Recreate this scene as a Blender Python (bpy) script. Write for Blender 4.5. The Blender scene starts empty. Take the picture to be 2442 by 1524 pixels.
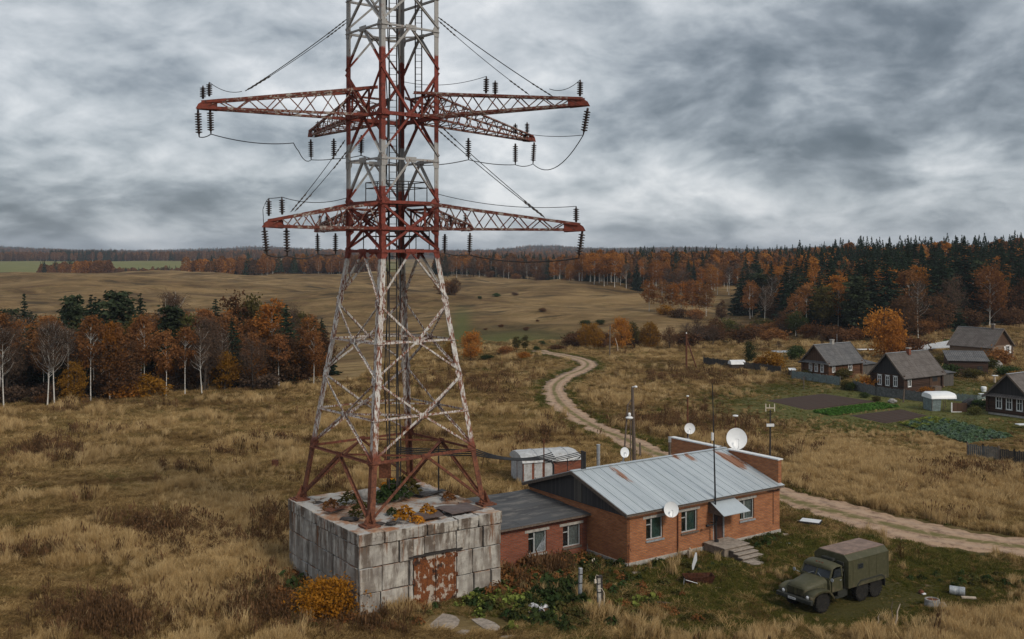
import bpy, math, random
import numpy as np
from mathutils import Vector, Matrix
R = math.radians
rng = np.random.default_rng(7)
random.seed(7)
S = bpy.context.scene
COL = S.collection

# ------------------------------------------------------------ camera, sky, sun
F = 2500.0; CX = 1221.0; HY = 600.0; H = 20.0       # focal length in photo pixels, horizon row, drone height
cd = bpy.data.cameras.new('camera'); cam = bpy.data.objects.new('camera', cd); COL.objects.link(cam)
cam.location = (0, 0, H); cam.rotation_euler = (R(90), 0, 0)
cd.sensor_width = 36; cd.lens = F / 2442 * 36; cd.shift_y = -(762 - HY) / 2442
cd.clip_start = 0.5; cd.clip_end = 30000
S.camera = cam
S.view_settings.view_transform = 'Standard'; S.view_settings.look = 'None'
S.view_settings.exposure = 0.58; S.view_settings.gamma = 1
S.render.engine = 'CYCLES'

class G:
    """small node-tree writer"""
    def __init__(s, t): s.t = t; t.nodes.clear()
    def n(s, typ, ins=None, **props):
        nd = s.t.nodes.new(typ)
        for k, v in props.items(): setattr(nd, k, v)
        for k, v in (ins or {}).items():
            sk = nd.inputs[k]
            if isinstance(v, bpy.types.NodeSocket): s.t.links.new(v, sk)
            else: sk.default_value = v
        return nd
    def noise(s, vec, scale, detail=6, rough=0.6, dist=0.0):
        return s.n('ShaderNodeTexNoise', {'Vector': vec, 'Scale': scale, 'Detail': detail, 'Roughness': rough, 'Distortion': dist}).outputs['Fac']
    def m(s, op, a, b=0.0, c=0.0, clamp=False):
        return s.n('ShaderNodeMath', {0: a, 1: b, 2: c}, operation=op, use_clamp=clamp).outputs[0]
    def vm(s, op, a, b=(0, 0, 0)):
        return s.n('ShaderNodeVectorMath', {0: a, 1: b}, operation=op).outputs[0]
    def mix(s, f, a, b, blend='MIX'):
        c = lambda v: (*v, 1) if isinstance(v, tuple) and len(v) == 3 else v
        return s.n('ShaderNodeMix', {0: f, 6: c(a), 7: c(b)}, data_type='RGBA', blend_type=blend).outputs[2]
    def ramp(s, f, stops, interp='LINEAR'):
        nd = s.n('ShaderNodeValToRGB', {0: f}); cr = nd.color_ramp; cr.interpolation = interp
        while len(cr.elements) < len(stops): cr.elements.new(0.5)
        for e, (p, c) in zip(cr.elements, stops):
            e.position = p; e.color = (c, c, c, 1) if isinstance(c, (int, float)) else (*c, 1)
        return nd.outputs[0]
    def step(s, v, a, b):
        return s.n('ShaderNodeMapRange', {0: v, 1: a, 2: b}, interpolation_type='SMOOTHSTEP').outputs[0]
    def sep(s, v): return s.n('ShaderNodeSeparateXYZ', {0: v}).outputs
    def comb(s, x, y, z): return s.n('ShaderNodeCombineXYZ', {0: x, 1: y, 2: z}).outputs[0]
    def pos(s): return s.n('ShaderNodeNewGeometry').outputs['Position']
    def uv(s): return s.n('ShaderNodeTexCoord').outputs['UV']
    def obj(s): return s.n('ShaderNodeTexCoord').outputs['Object']
    def rnd(s): return s.n('ShaderNodeObjectInfo').outputs['Random']
    def scale(s, v, sc): return s.vm('MULTIPLY', v, sc)

# world: overcast layer of cloud over a Nishita sky
SUN_AZ, SUN_EL = R(140), R(38)        # azimuth clockwise from +Y: behind the camera, to its right
wd = bpy.data.worlds.new('World'); S.world = wd; wd.use_nodes = True
g = G(wd.node_tree)
sky = g.n('ShaderNodeTexSky', sky_type='NISHITA', sun_disc=False, sun_elevation=SUN_EL, sun_rotation=SUN_AZ)
d = g.n('ShaderNodeTexCoord').outputs['Generated']
dx, dy, dz = g.sep(d)[:3]
dzc = g.m('MAXIMUM', dz, 0.0)
den = g.m('ADD', dzc, 0.42)
p = g.comb(g.m('DIVIDE', dx, den), g.m('DIVIDE', dy, den), 0.0)
def sky_spot(az, el, ra, re):          # soft region of the sky (degrees right of +Y, degrees up)
    aa = g.m('ARCTAN2', dx, dy); ee = g.m('ARCSINE', dz)
    a = g.m('DIVIDE', g.m('SUBTRACT', aa, R(az)), R(ra)); e = g.m('DIVIDE', g.m('SUBTRACT', ee, R(el)), R(re))
    return g.m('EXPONENT', g.m('MULTIPLY', g.m('ADD', g.m('MULTIPLY', a, a), g.m('MULTIPLY', e, e)), -1.0))
p2 = g.vm('ADD', g.n('ShaderNodeMapping', {0: p, 2: (0, 0, R(24))}).outputs[0], (3.3, 1.7, 0))
wrp = g.n('ShaderNodeTexNoise', {'Vector': p2, 'Scale': 2.6, 'Detail': 2, 'Roughness': .5}).outputs['Color']
p2 = g.vm('ADD', p2, g.vm('MULTIPLY', g.vm('SUBTRACT', wrp, (.5, .5, .5)), (.17, .17, 0)))
p2 = g.scale(p2, (1.75, 1.75, 1))
n1 = g.noise(p2, 1.5, 3, 0.5)
n2 = g.noise(g.vm('ADD', p2, (7.1, 2.2, 4.0)), 3.6, 8, 0.5)
n3 = g.noise(g.vm('ADD', p2, (1.1, 9.2, 8.0)), 11.0, 6, 0.55)
n2 = g.m('ADD', g.m('MULTIPLY', n2, .80), g.m('MULTIPLY', g.m('SUBTRACT', 1.12, g.m('MULTIPLY', g.m('ABSOLUTE', g.m('SUBTRACT', g.noise(g.vm('ADD', p2, (5.5, .4, 2.0)), 2.6, 7, .55), .5)), 3.2)), .16))
c = g.m('ADD', g.m('ADD', g.m('MULTIPLY', n1, 0.36), g.m('MULTIPLY', n2, 0.50)), g.m('MULTIPLY', n3, 0.16))
c = g.m('ADD', g.m('MULTIPLY', g.m('SUBTRACT', c, 0.5), 2.9), 0.505)
for az, el, ra, re, k in ((0, 12.5, 6, 5, .22), (-14, 11, 10, 5, .08), (14, 6.4, 8, 2.6, -.22), (21, 9.5, 9, 4.0, -.24), (6, 8.5, 4, 2.0, -.06),
                          (-19, 2.8, 10, 1.2, -.28), (-24, 6.4, 6, 1.6, .12), (-12, 4.6, 5, .9, .12), (14, 2.4, 14, .9, .20), (-15, 0.7, 30, 0.55, .10), (20, .6, 15, .5, .12), (-26, 11, 5, 2, -.06)):
    c = g.m('ADD', c, g.m('MULTIPLY', sky_spot(az, el, ra, re), k))
cloud = g.ramp(c, [(0.0, (.115, .143, .172)), (0.22, (.17, .203, .238)), (0.42, (.285, .325, .366)), (0.60, (.44, .482, .522)), (0.80, (.61, .645, .68)), (1.0, (.80, .82, .84))])
below = g.step(dz, -0.03, 0.0)
cloud = g.mix(below, (.16, .15, .13), cloud)
b1 = g.n('ShaderNodeBackground', {0: sky.outputs[0], 1: 0.08})
b2 = g.n('ShaderNodeBackground', {0: cloud, 1: 0.69})
ms = g.n('ShaderNodeMixShader', {0: 0.94, 1: b1.outputs[0], 2: b2.outputs[0]})
g.n('ShaderNodeOutputWorld', {0: ms.outputs[0]})

sl = bpy.data.lights.new('sun', 'SUN'); sun = bpy.data.objects.new('sun', sl); COL.objects.link(sun)
sl.energy = 1.5; sl.angle = R(12); sl.color = (1, .91, .78)
sd = Vector((math.sin(SUN_AZ) * math.cos(SUN_EL), math.cos(SUN_AZ) * math.cos(SUN_EL), math.sin(SUN_EL)))
sun.rotation_euler = sd.to_track_quat('Z', 'Y').to_euler()

# ------------------------------------------------------------ terrain height
PXC = np.array([-900., -200, 300, 750, 1100, 1400, 1700, 2050, 2442, 3200])
YR = np.array([0., 60, 125, 150, 200, 250, 320, 420, 500, 600, 700, 900, 1300, 1600, 1800, 2600, 3600, 5000, 7000, 9000])
ZT = np.array([
 #  0  60 125  150   200   250   320   420  500  600  700  900 1300 1600 1800 2600 3600 5000 7000 9000
 [0, 0, 0, -1.0, -5.0, -7.0, -5.0, 1.5, 4.6, 6.6, 4.0, -4, 0, 5.0, 4.0, 10, 14, 22, 16, 10],
 [0, 0, 0, -1.0, -5.0, -7.0, -5.0, 1.5, 4.6, 6.8, 4.0, -4, 0, 5.0, 4.0, 10, 14, 22, 16, 10],
 [0, 0, 0, -0.4, -4.0, -7.0, -5.0, 1.5, 4.6, 6.9, 4.0, -4, 0, 4.6, 3.0, 7, 9, 11, 12, 10],
 [0, 0, 0, 0.0, -2.2, -5.5, -4.0, 1.2, 3.8, 5.2, 4.0, -3, 0, 6.0, 7.0, 12, 12, 9, 10, 10],
 [0, 0, 0, 0.0, -0.6, -2.6, -1.4, 1.2, 3.0, 4.2, 3.6, -2, 0, 3.0, 4.0, 9, 9, 8, 10, 10],
 [0, 0, 0, 0.0, 0.0, -2.2, -0.6, 2.6, 4.4, 3.0, 1.0, -2, 0, 3.0, 4.0, 9, 12, 18, 14, 10],
 [0, 0, 0, 0.0, 0.0, -1.4, -0.4, 2.0, 3.4, 3.0, 2.0, 0, 0, 3.0, 4.0, 9, 10, 13, 12, 10],
 [0, 0, 0, 0.0, 0.0, 0.0, 1.4, 3.6, 5.0, 6.0, 6.0, 3, 0, 3.0, 4.0, 9, 10, 14, 12, 10],
 [0, 0, 0, 0.0, 0.2, 0.5, 2.4, 6.5, 9.5, 11., 10., 8, 5, 3.0, 4.0, 9, 12, 20, 12, 10],
 [0, 0, 0, 0.0, 0.2, 0.5, 2.4, 6.5, 9.5, 11., 10., 8, 5, 3.0, 4.0, 9, 12, 20, 12, 10]])
def _cr(a, b, c2, d2, t):
    return b + 0.5 * t * (c2 - a + t * (2 * a - 5 * b + 4 * c2 - d2 + t * (3 * (b - c2) + d2 - a)))
_NS = [(rng.uniform(0, 6.28), rng.uniform(0, 6.28), rng.uniform(0, 6.28)) for _ in range(24)]
def _wav(x, y, wl, k):
    o = 0
    for i in range(4):
        a, b, th = _NS[(k * 4 + i) % 24]
        w = 6.283 / (wl * (0.7 + 0.22 * i))
        o = o + np.sin((x * math.cos(th) + y * math.sin(th)) * w + a) * np.cos((x * math.sin(th) - y * math.cos(th)) * w * .61 + b)
    return o * .5
def hgt(x, y):
    x = np.asarray(x, float); y = np.asarray(y, float)
    yy = np.clip(y, 1, 8990); px = np.clip(CX + F * x / np.maximum(yy, 60), PXC[0], PXC[-1] - 1)
    ci = np.clip(np.searchsorted(PXC, px, 'right') - 1, 0, len(PXC) - 2)
    t = (px - PXC[ci]) / (PXC[ci + 1] - PXC[ci]); t = t * t * (3 - 2 * t)
    ri = np.clip(np.searchsorted(YR, yy, 'right') - 1, 0, len(YR) - 2)
    s = (yy - YR[ri]) / (YR[ri + 1] - YR[ri])
    def row(c3):
        g2 = lambda k: ZT[c3, np.clip(ri + k, 0, len(YR) - 1)]
        return _cr(g2(-1), g2(0), g2(1), g2(2), s)
    z = row(ci) * (1 - t) + row(ci + 1) * t
    near = np.clip((y - 95) / 60, 0, 1)
    z = z + near * .10 * _wav(x, y, 22, 0)
    mid = np.clip((y - 170) / 150, 0, 1)
    z = z + mid * (.85 * _wav(x, y, 60, 1) + .30 * _wav(x, y, 24, 2)) + np.clip((y - 260) / 200, 0, 1) * np.clip(1.6 - y / 1500, .2, 1) * 2.1 * _wav(x, y, 150, 5) * np.clip(1.6 - y / 1500, .2, 1)
    far = np.clip((y - 1400) / 2500, 0, 1)
    z = z + np.clip((y - 2600) / 1200, 0, 1) * (16 * np.exp(-((px - 1300) / 95) ** 2) + 15 * np.exp(-((px - 1640) / 120) ** 2) + 12 * np.exp(-((px - 640) / 130) ** 2) + 14 * np.exp(-((px + 40) / 200) ** 2) + 12 * np.exp(-((px - 2000) / 160) ** 2))
    z = z + far * (5.5 * _wav(x, y, 1500, 3) + 2.2 * _wav(x, y, 420, 4))
    return z
def h1(x, y): return float(hgt(x, y))
def W(px, py, z=0.0):                  # point of the place seen at photo pixel px, py at height z
    Y = (H - z) * F / (py - HY); return Vector(((px - CX) * Y / F, Y, z))
def WY(px, py, Y): return Vector(((px - CX) * Y / F, Y, H - (py - HY) * Y / F))
def GA(px, py, y0=45.0):               # where that line of sight meets the ground
    Ys = np.concatenate([np.arange(y0, 400, .5), np.arange(400, 2500, 4)])
    zr = H - (py - HY) * Ys / F; hh = hgt((px - CX) * Ys / F, Ys)
    k = np.argmax(zr <= hh); k = k if zr[k] <= hh[k] else len(Ys) - 1
    Y = Ys[k]; x = (px - CX) * Y / F
    return Vector((x, Y, h1(x, Y)))

# ------------------------------------------------------------ mesh helpers
class MB:
    """collects faces of one part; build() links them as one mesh object (vertices relative to off)"""
    def __init__(s, off=(0, 0, 0)): s.v = []; s.f = []; s.mi = []; s.cur = 0; s.off = Vector(off)
    def add(s, vs, fs):
        b = len(s.v); s.v += [Vector(a) - s.off for a in vs]
        for f in fs: s.f.append(tuple(i + b for i in f)); s.mi.append(s.cur)
        return s
    def quad(s, a, b, c, d2): return s.add([a, b, c, d2], [(0, 1, 2, 3)])
    def box(s, c, sz, rz=0.0, M=None):
        a, b, e = sz[0] / 2, sz[1] / 2, sz[2] / 2
        vs = [Vector((i * a, j * b, k * e)) for k in (-1, 1) for j in (-1, 1) for i in (-1, 1)]
        m = M if M is not None else Matrix.Rotation(rz, 3, 'Z')
        return s.add([m @ v + Vector(c) for v in vs], [(0, 2, 3, 1), (4, 5, 7, 6), (0, 1, 5, 4), (1, 3, 7, 5), (3, 2, 6, 7), (2, 0, 4, 6)])
    def box2(s, lo, hi):
        return s.box([(lo[i] + hi[i]) / 2 for i in range(3)], [hi[i] - lo[i] for i in range(3)])
    def beam(s, p, q, w=.1, t=None, up=None, ext=0.0, prof='L'):
        p = Vector(p); q = Vector(q); d2 = (q - p).normalized(); p = p - d2 * ext; q = q + d2 * ext
        u2 = Vector(up) if up is not None else Vector((0, 0, 1))
        if abs(d2.dot(u2.normalized())) > .95: u2 = Vector((1, 0, 0)) if up is None else Vector((0, 0, 1))
        a = d2.cross(u2).normalized(); b = a.cross(d2).normalized()
        if prof == 'L':
            k = t or w * .16
            pr = [(0, 0), (w, 0), (w, k), (k, k), (k, w), (0, w)]; pr = [(x - w * .35, y - w * .35) for x, y in pr]
        else:
            k = (t or w) / 2; w = w / 2; pr = [(-w, -k), (w, -k), (w, k), (-w, k)]
        n = len(pr)
        vs = [p + a * x + b * y for x, y in pr] + [q + a * x + b * y for x, y in pr]
        fs = [(i, (i + 1) % n, n + (i + 1) % n, n + i) for i in range(n)] + [tuple(range(n))[::-1], tuple(range(n, 2 * n))]
        return s.add(vs, fs)
    def tube(s, pts, r, n=6, cap=True):
        pts = [Vector(a) for a in pts]; rs = r if isinstance(r, (list, tuple)) else [r] * len(pts)
        vs = []; fs = []
        for i, pt in enumerate(pts):
            t = (pts[min(i + 1, len(pts) - 1)] - pts[max(i - 1, 0)]).normalized()
            a = t.cross(Vector((0, 0, 1)) if abs(t.z) < .9 else Vector((1, 0, 0))).normalized(); b = t.cross(a)
            vs += [pt + (a * math.cos(6.2832 * k / n) + b * math.sin(6.2832 * k / n)) * rs[i] for k in range(n)]
        for i in range(len(pts) - 1):
            fs += [(i * n + k, i * n + (k + 1) % n, (i + 1) * n + (k + 1) % n, (i + 1) * n + k) for k in range(n)]
        if cap: fs += [tuple(range(n)), tuple(range((len(pts) - 1) * n, len(pts) * n))[::-1]]
        return s.add(vs, fs)
    def lathe(s, prof, M=None, n=20):   # prof: (radius, height) about local z
        m = M or Matrix.Identity(4); vs = []; fs = []
        for r, z in prof: vs += [m @ Vector((r * math.cos(6.2832 * k / n), r * math.sin(6.2832 * k / n), z)) for k in range(n)]
        for i in range(len(prof) - 1):
            fs += [(i * n + k, i * n + (k + 1) % n, (i + 1) * n + (k + 1) % n, (i + 1) * n + k) for k in range(n)]
        if prof[0][0] > 1e-4: fs.append(tuple(range(n))[::-1])
        if prof[-1][0] > 1e-4: fs.append(tuple(range((len(prof) - 1) * n, len(prof) * n)))
        return s.add(vs, fs)
    def prism(s, pts, axis, a, b):      # polygon pts in the plane normal to axis, from a to b
        def mk(q, t): return {'y': (q[0], t, q[1]), 'x': (t, q[0], q[1]), 'z': (q[0], q[1], t)}[axis]
        n = len(pts); vs = [mk(q, a) for q in pts] + [mk(q, b) for q in pts]
        return s.add(vs, [(i, (i + 1) % n, n + (i + 1) % n, n + i) for i in range(n)] + [tuple(range(n))[::-1], tuple(range(n, 2 * n))])
    def loft(s, secs, cap=True):
        n = len(secs[0]); vs = [q for c2 in secs for q in c2]; fs = []
        for i in range(len(secs) - 1):
            fs += [(i * n + k, i * n + (k + 1) % n, (i + 1) * n + (k + 1) % n, (i + 1) * n + k) for k in range(n)]
        if cap: fs += [tuple(range(n))[::-1], tuple(range((len(secs) - 1) * n, len(secs) * n))]
        return s.add(vs, fs)
    def build(s, name, mats, parent=None, smooth=False, bevel=0.0):
        me = bpy.data.meshes.new(name); me.from_pydata(s.v, [], s.f)
        mats = mats if isinstance(mats, (list, tuple)) else [mats]
        for m in mats: me.materials.append(m)
        if len(mats) > 1: me.polygons.foreach_set('material_index', s.mi)
        import bmesh
        bm = bmesh.new(); bm.from_mesh(me); bmesh.ops.recalc_face_normals(bm, faces=bm.faces)
        ul = bm.loops.layers.uv.new('UVMap')
        for f in bm.faces:
            nx, ny, nz = f.normal
            if abs(nz) > .97: t = Vector((1, 0, 0)); b = Vector((0, 1, 0))
            else:
                t = Vector((-ny, nx, 0)).normalized(); b = Vector(f.normal).cross(t)
                if b.z < 0: b = -b
            for l in f.loops: l[ul].uv = (l.vert.co.dot(t), l.vert.co.dot(b))
        bm.to_mesh(me); bm.free()
        if smooth:
            me.polygons.foreach_set('use_smooth', [True] * len(me.polygons))
            try: me.set_sharp_from_angle(angle=R(smooth if smooth > 1 else 40))
            except Exception: pass
        o = bpy.data.objects.new(name, me); COL.objects.link(o); o.parent = parent
        if parent is None: o.location = s.off
        if bevel:
            b = o.modifiers.new('bevel', 'BEVEL'); b.width = bevel; b.segments = 2; b.limit_method = 'ANGLE'
        return o
def tag(o, label=None, cat=None, group=None, kind=None):
    for k, v in (('label', label), ('category', cat), ('group', group), ('kind', kind)):
        if v: o[k] = v
    return o
def thing(name, loc, label, cat, rz=0.0, group=None):
    o = bpy.data.objects.new(name, None); COL.objects.link(o); o.location = loc; o.rotation_euler = (0, 0, rz)
    o.empty_display_size = .3
    return tag(o, label, cat, group)
def copy_tree(root, loc, rz=0.0, sc=1.0, label=None):
    r = root.copy(); COL.objects.link(r); r.location = loc; r.rotation_euler = (0, 0, rz); r.scale = (sc, sc, sc) if not isinstance(sc, tuple) else sc
    if label: r['label'] = label
    for ch in root.children:
        c2 = ch.copy(); COL.objects.link(c2); c2.parent = r
        for g2 in ch.children:
            e = g2.copy(); COL.objects.link(e); e.parent = c2
    return r
def np_mesh(name, V, Q, mat, tint=None):
    me = bpy.data.meshes.new(name); V = np.asarray(V, np.float32); Q = np.asarray(Q, np.int32)
    k = Q.shape[1]
    me.vertices.add(len(V)); me.vertices.foreach_set('co', V.ravel())
    me.loops.add(Q.size); me.loops.foreach_set('vertex_index', Q.ravel())
    me.polygons.add(len(Q)); me.polygons.foreach_set('loop_start', np.arange(0, Q.size, k, dtype=np.int32))
    if tint is not None:
        a = me.attributes.new('tint', 'FLOAT', 'FACE'); a.data.foreach_set('value', np.asarray(tint, np.float32))
    me.update(calc_edges=True)
    if mat: me.materials.append(mat)
    return me
def cat_pts(a, b, sag, n=14):
    a = Vector(a); b = Vector(b)
    return [a.lerp(b, i / n) - Vector((0, 0, sag * 4 * (i / n) * (1 - i / n))) for i in range(n + 1)]
# ------------------------------------------------------------ materials
MATS = {}
def mat(name):
    m = bpy.data.materials.new(name); m.use_nodes = True; MATS[name] = m; return m, G(m.node_tree)
def out(g, col, rough=.8, metal=0.0, bump=None, bs=.3, bd=.02, spec=.3, alpha=None):
    ins = {'Base Color': (*col, 1) if isinstance(col, tuple) else col, 'Roughness': rough, 'Metallic': metal, 'Specular IOR Level': spec}
    if bump is not None: ins['Normal'] = g.n('ShaderNodeBump', {'Height': bump, 'Strength': bs, 'Distance': bd}).outputs[0]
    b = g.n('ShaderNodeBsdfPrincipled', ins); g.n('ShaderNodeOutputMaterial', {0: b.outputs[0]})
def simple(name, col, rough=.7, metal=0.0, var=.25, sc=3.0, spec=.3, dirt=None):
    m, g = mat(name); v = g.obj()
    n = g.noise(v, sc, 6, .65)
    c = g.mix(g.m('MULTIPLY', g.step(n, .3, .75), 1.0), tuple(a * (1 - var) for a in col), tuple(min(1, a * (1 + var)) for a in col))
    if dirt: c = g.mix(g.step(g.noise(g.vm('ADD', v, (5, 3, 1)), sc * 1.7, 8, .7), .5, .72), c, dirt)
    out(g, c, rough, metal, n, .25, .01, spec); return m
M_black = simple('black_rubber', (.022, .022, .024), .6)
M_dark = simple('dark_steel', (.05, .043, .04), .6, .3, .3, 6)
M_white = simple('white_paint', (.72, .73, .74), .45, 0, .08, 4, .4, (.55, .52, .48))
M_dish = simple('dish_white', (.74, .76, .78), .4, 0, .04, 2, .4)
M_galv = simple('galvanised', (.36, .38, .40), .5, .4, .25, 8)
M_greyw = simple('grey_painted_wood', (.36, .37, .37), .7, 0, .25, 8, .3, (.2, .17, .14))
M_wood = simple('weathered_wood', (.13, .10, .08), .85, 0, .35, 9)
M_palew = simple('pale_wood', (.42, .34, .26), .8, 0, .3, 9)
M_rust = simple('rust', (.13, .05, .028), .85, .1, .5, 9, .2, (.06, .03, .022))
M_rustd = simple('dark_rust', (.06, .024, .014), .9, .0, .5, 7, .1, (.03, .016, .012))
M_insul = simple('insulator_glaze', (.035, .022, .02), .25, 0, .2, 5, .5)
M_stone = simple('fieldstone', (.26, .25, .24), .9, 0, .35, 5)
M_conc = simple('rough_concrete', (.36, .34, .31), .9, 0, .25, 4, .2, (.2, .17, .14))
M_step = simple('worn_brown_concrete', (.24, .195, .155), .9, 0, .25, 4, .2, (.14, .11, .085))
M_slab = simple('broken_slab', (.30, .255, .215), .9, 0, .3, 3, .2, (.15, .12, .09))
M_doorbr = simple('brown_door', (.07, .032, .022), .6, 0, .3, 6)
M_curtain = simple('green_curtain', (.05, .10, .09), .9, 0, .4, 6)
M_grcurt = simple('grey_curtain', (.22, .24, .24), .9, 0, .3, 5)
M_bluefence = simple('faded_blue_boards', (.16, .20, .20), .85, 0, .3, 3, .2, (.09, .09, .085))
M_greyfence = simple('grey_boards', (.115, .12, .12), .85, 0, .4, 3)
M_darkfence = simple('dark_boards', (.05, .047, .044), .85, 0, .4, 3)
M_hut = simple('weathered_tin', (.44, .45, .46), .6, .1, .2, 2.5, .3, (.24, .21, .18))
M_tarp = simple('pale_sheet', (.62, .64, .66), .5, 0, .1, 2)
M_scrap = simple('torn_foil', (.5, .5, .52), .45, .2, .3, 9, .4, (.16, .12, .1))
M_cream = simple('cream_sign', (.6, .52, .42), .6, 0, .1, 3)
# soil
m, g = mat('tilled_soil'); M_soil = m; P_ = g.pos()
r_ = g.n('ShaderNodeTexWave', {'Vector': g.n('ShaderNodeMapping', {0: P_, 2: (0, 0, R(-35))}).outputs[0], 'Scale': .42, 'Distortion': 1.2, 'Detail': 3}, bands_direction='Y').outputs['Fac']
n = g.noise(P_, 1.6, 8, .7)
out(g, g.mix(g.m('MULTIPLY', g.m('ADD', r_, n), .5), (.026, .0145, .010), (.066, .038, .026)), .95, 0, g.m('ADD', r_, n), .8, .08)
# tower paint: red and white bands, chalked and rusting
m, g = mat('tower_paint'); M_tower = m; P_ = g.pos(); z = g.sep(P_)[2]
zz = g.m('ADD', z, g.m('MULTIPLY', g.m('SUBTRACT', g.noise(P_, 2.5, 3), .5), .5))
def band(a, b): return g.m('MULTIPLY', g.step(zz, a - .06, a + .06), g.m('SUBTRACT', 1.0, g.step(zz, b - .06, b + .06)))
redm = g.m('ADD', g.m('SUBTRACT', 1.0, g.step(zz, 8.3, 8.9)), g.m('ADD', band(19.55, 23.85), band(26.6, 32.0)), clamp=True)
n = g.noise(P_, 5, 8, .7); n2 = g.noise(g.scale(P_, (1, 1, .25)), 9, 6, .7); n3 = g.noise(P_, 1.1, 4, .6)
red = g.mix(g.step(n, .35, .7), (.22, .05, .036), (.105, .03, .022)); red = g.mix(g.step(n2, .62, .74), red, (.33, .19, .16))
low = g.m('SUBTRACT', 1.0, g.step(z, 7.5, 9.5)); red = g.mix(low, red, g.mix(g.step(n, .35, .65), (.20, .075, .04), (.075, .03, .021)))
wht = g.mix(g.step(n, .3, .7), (.62, .60, .57), (.40, .385, .365))
hi = g.step(z, 17.5, 21); rf = g.m('SUBTRACT', .575, g.m('MULTIPLY', n3, .22)); rf = g.m('ADD', rf, g.m('MULTIPLY', hi, .10))
wht = g.mix(g.m('MULTIPLY', hi, .75), wht, (.25, .25, .25))
wht = g.mix(g.step(n2, rf, g.m('ADD', rf, .1)), wht, (.16, .06, .035))
low2 = g.m('MULTIPLY', g.m('SUBTRACT', 1.0, g.step(z, 9.0, 12.5)), g.step(n2, .42, .58)); wht = g.mix(low2, wht, (.19, .075, .038))
out(g, g.mix(redm, wht, red), .8, 0, n, .3, .01, .25)
# cross arm paint: patchy white over rust, red ends come from geometry parts
m, g = mat('arm_paint'); M_arm = m; P_ = g.pos(); n = g.noise(P_, 3.5, 8, .75); n2 = g.noise(P_, 14, 5, .7)
out(g, g.mix(g.step(n, .49, .60), g.mix(n2, (.19, .052, .036), (.07, .03, .022)), g.mix(n2, (.44, .41, .37), (.26, .23, .20))), .85, 0, n, .3, .01, .2)
m, g = mat('red_plate'); M_redp = m; P_ = g.pos(); n = g.noise(P_, 4, 8, .7)
out(g, g.mix(g.step(n, .4, .66), (.20, .048, .032), (.075, .027, .02)), .8, 0, n, .3, .01, .25)
# weathered concrete blocks
m, g = mat('stained_concrete'); M_block = m; P_ = g.pos(); ob = g.sep(P_)
n = g.noise(P_, 1.3, 9, .68); n2 = g.noise(g.scale(P_, (1, 1, .16)), 2.2, 7, .65); n3 = g.noise(g.vm('ADD', g.scale(P_, (1, 1, .10)), (9, 4, 2)), 1.7, 6, .7); n4 = g.noise(P_, 18, 4, .7)
n5 = g.noise(g.vm('ADD', g.scale(P_, (1, 1, .5)), (3, 3, 8)), .75, 6, .6)
col = g.mix(g.step(n, .3, .68), (.60, .565, .50), (.33, .305, .275)); col = g.mix(g.m('MULTIPLY', n4, .45), col, (.22, .20, .185))
col = g.mix(g.m('MULTIPLY', g.step(n5, .46, .66), .55), col, (.17, .15, .135))
topm = g.step(ob[2], .2, 4.4)
col = g.mix(g.m('MULTIPLY', g.step(n2, .44, .58), g.m('ADD', .45, g.m('MULTIPLY', topm, .5))), col, (.105, .078, .060))
col = g.mix(g.m('MULTIPLY', g.step(n3, .55, .64), g.m('ADD', .25, g.m('MULTIPLY', topm, .65))), col, (.17, .075, .035))
col = g.mix(g.m('MULTIPLY', g.step(n4, .62, .70), .5), col, (.06, .05, .045))
chp = g.noise(g.vm('ADD', P_, (17, 3, 5)), 2.1, 7, .72); col = g.mix(g.m('MULTIPLY', g.step(chp, .60, .625), .8), col, g.mix(n4, (.20, .165, .13), (.34, .30, .255)))
col = g.mix(g.m('MULTIPLY', g.step(chp, .37, .34), .0), col, col)
nz = g.sep(g.n('ShaderNodeNewGeometry').outputs['Normal'])[2]
tp = g.mix(g.step(n, .4, .6), (.34, .26, .20), (.27, .13, .07)); tp = g.mix(g.step(g.noise(P_, .55, 5), .46, .56), tp, (.37, .36, .345))
col = g.mix(g.step(nz, .5, .8), col, tp)
out(g, col, .92, 0, g.m('ADD', n, g.m('MULTIPLY', n4, .4)), .6, .04, .2)
M_joint = simple('dark_joint', (.06, .05, .045), .95)
# rusted gate sheet
m, g = mat('rusted_sheet'); M_gate = m; P_ = g.obj(); n = g.noise(P_, 1.9, 7, .6, .3); n2 = g.noise(g.scale(P_, (1, 1, .12)), 7, 5, .7); n3 = g.noise(P_, 11, 5, .7)
col = g.mix(g.step(n3, .35, .7), (.20, .065, .02), (.085, .032, .016)); pale = g.mix(n3, (.44, .39, .33), (.33, .26, .21))
col = g.mix(g.step(g.m('ADD', g.m('MULTIPLY', n, .75), g.m('MULTIPLY', n2, .35)), .56, .60), col, pale)
col = g.mix(g.step(n, .60, .50), col, col); col = g.mix(g.step(g.noise(g.vm('ADD', P_, (3, 8, 1)), 1.5, 4), .57, .63), col, (.045, .025, .018))
out(g, col, .85, 0, n3, .4, .01, .2)
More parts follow.
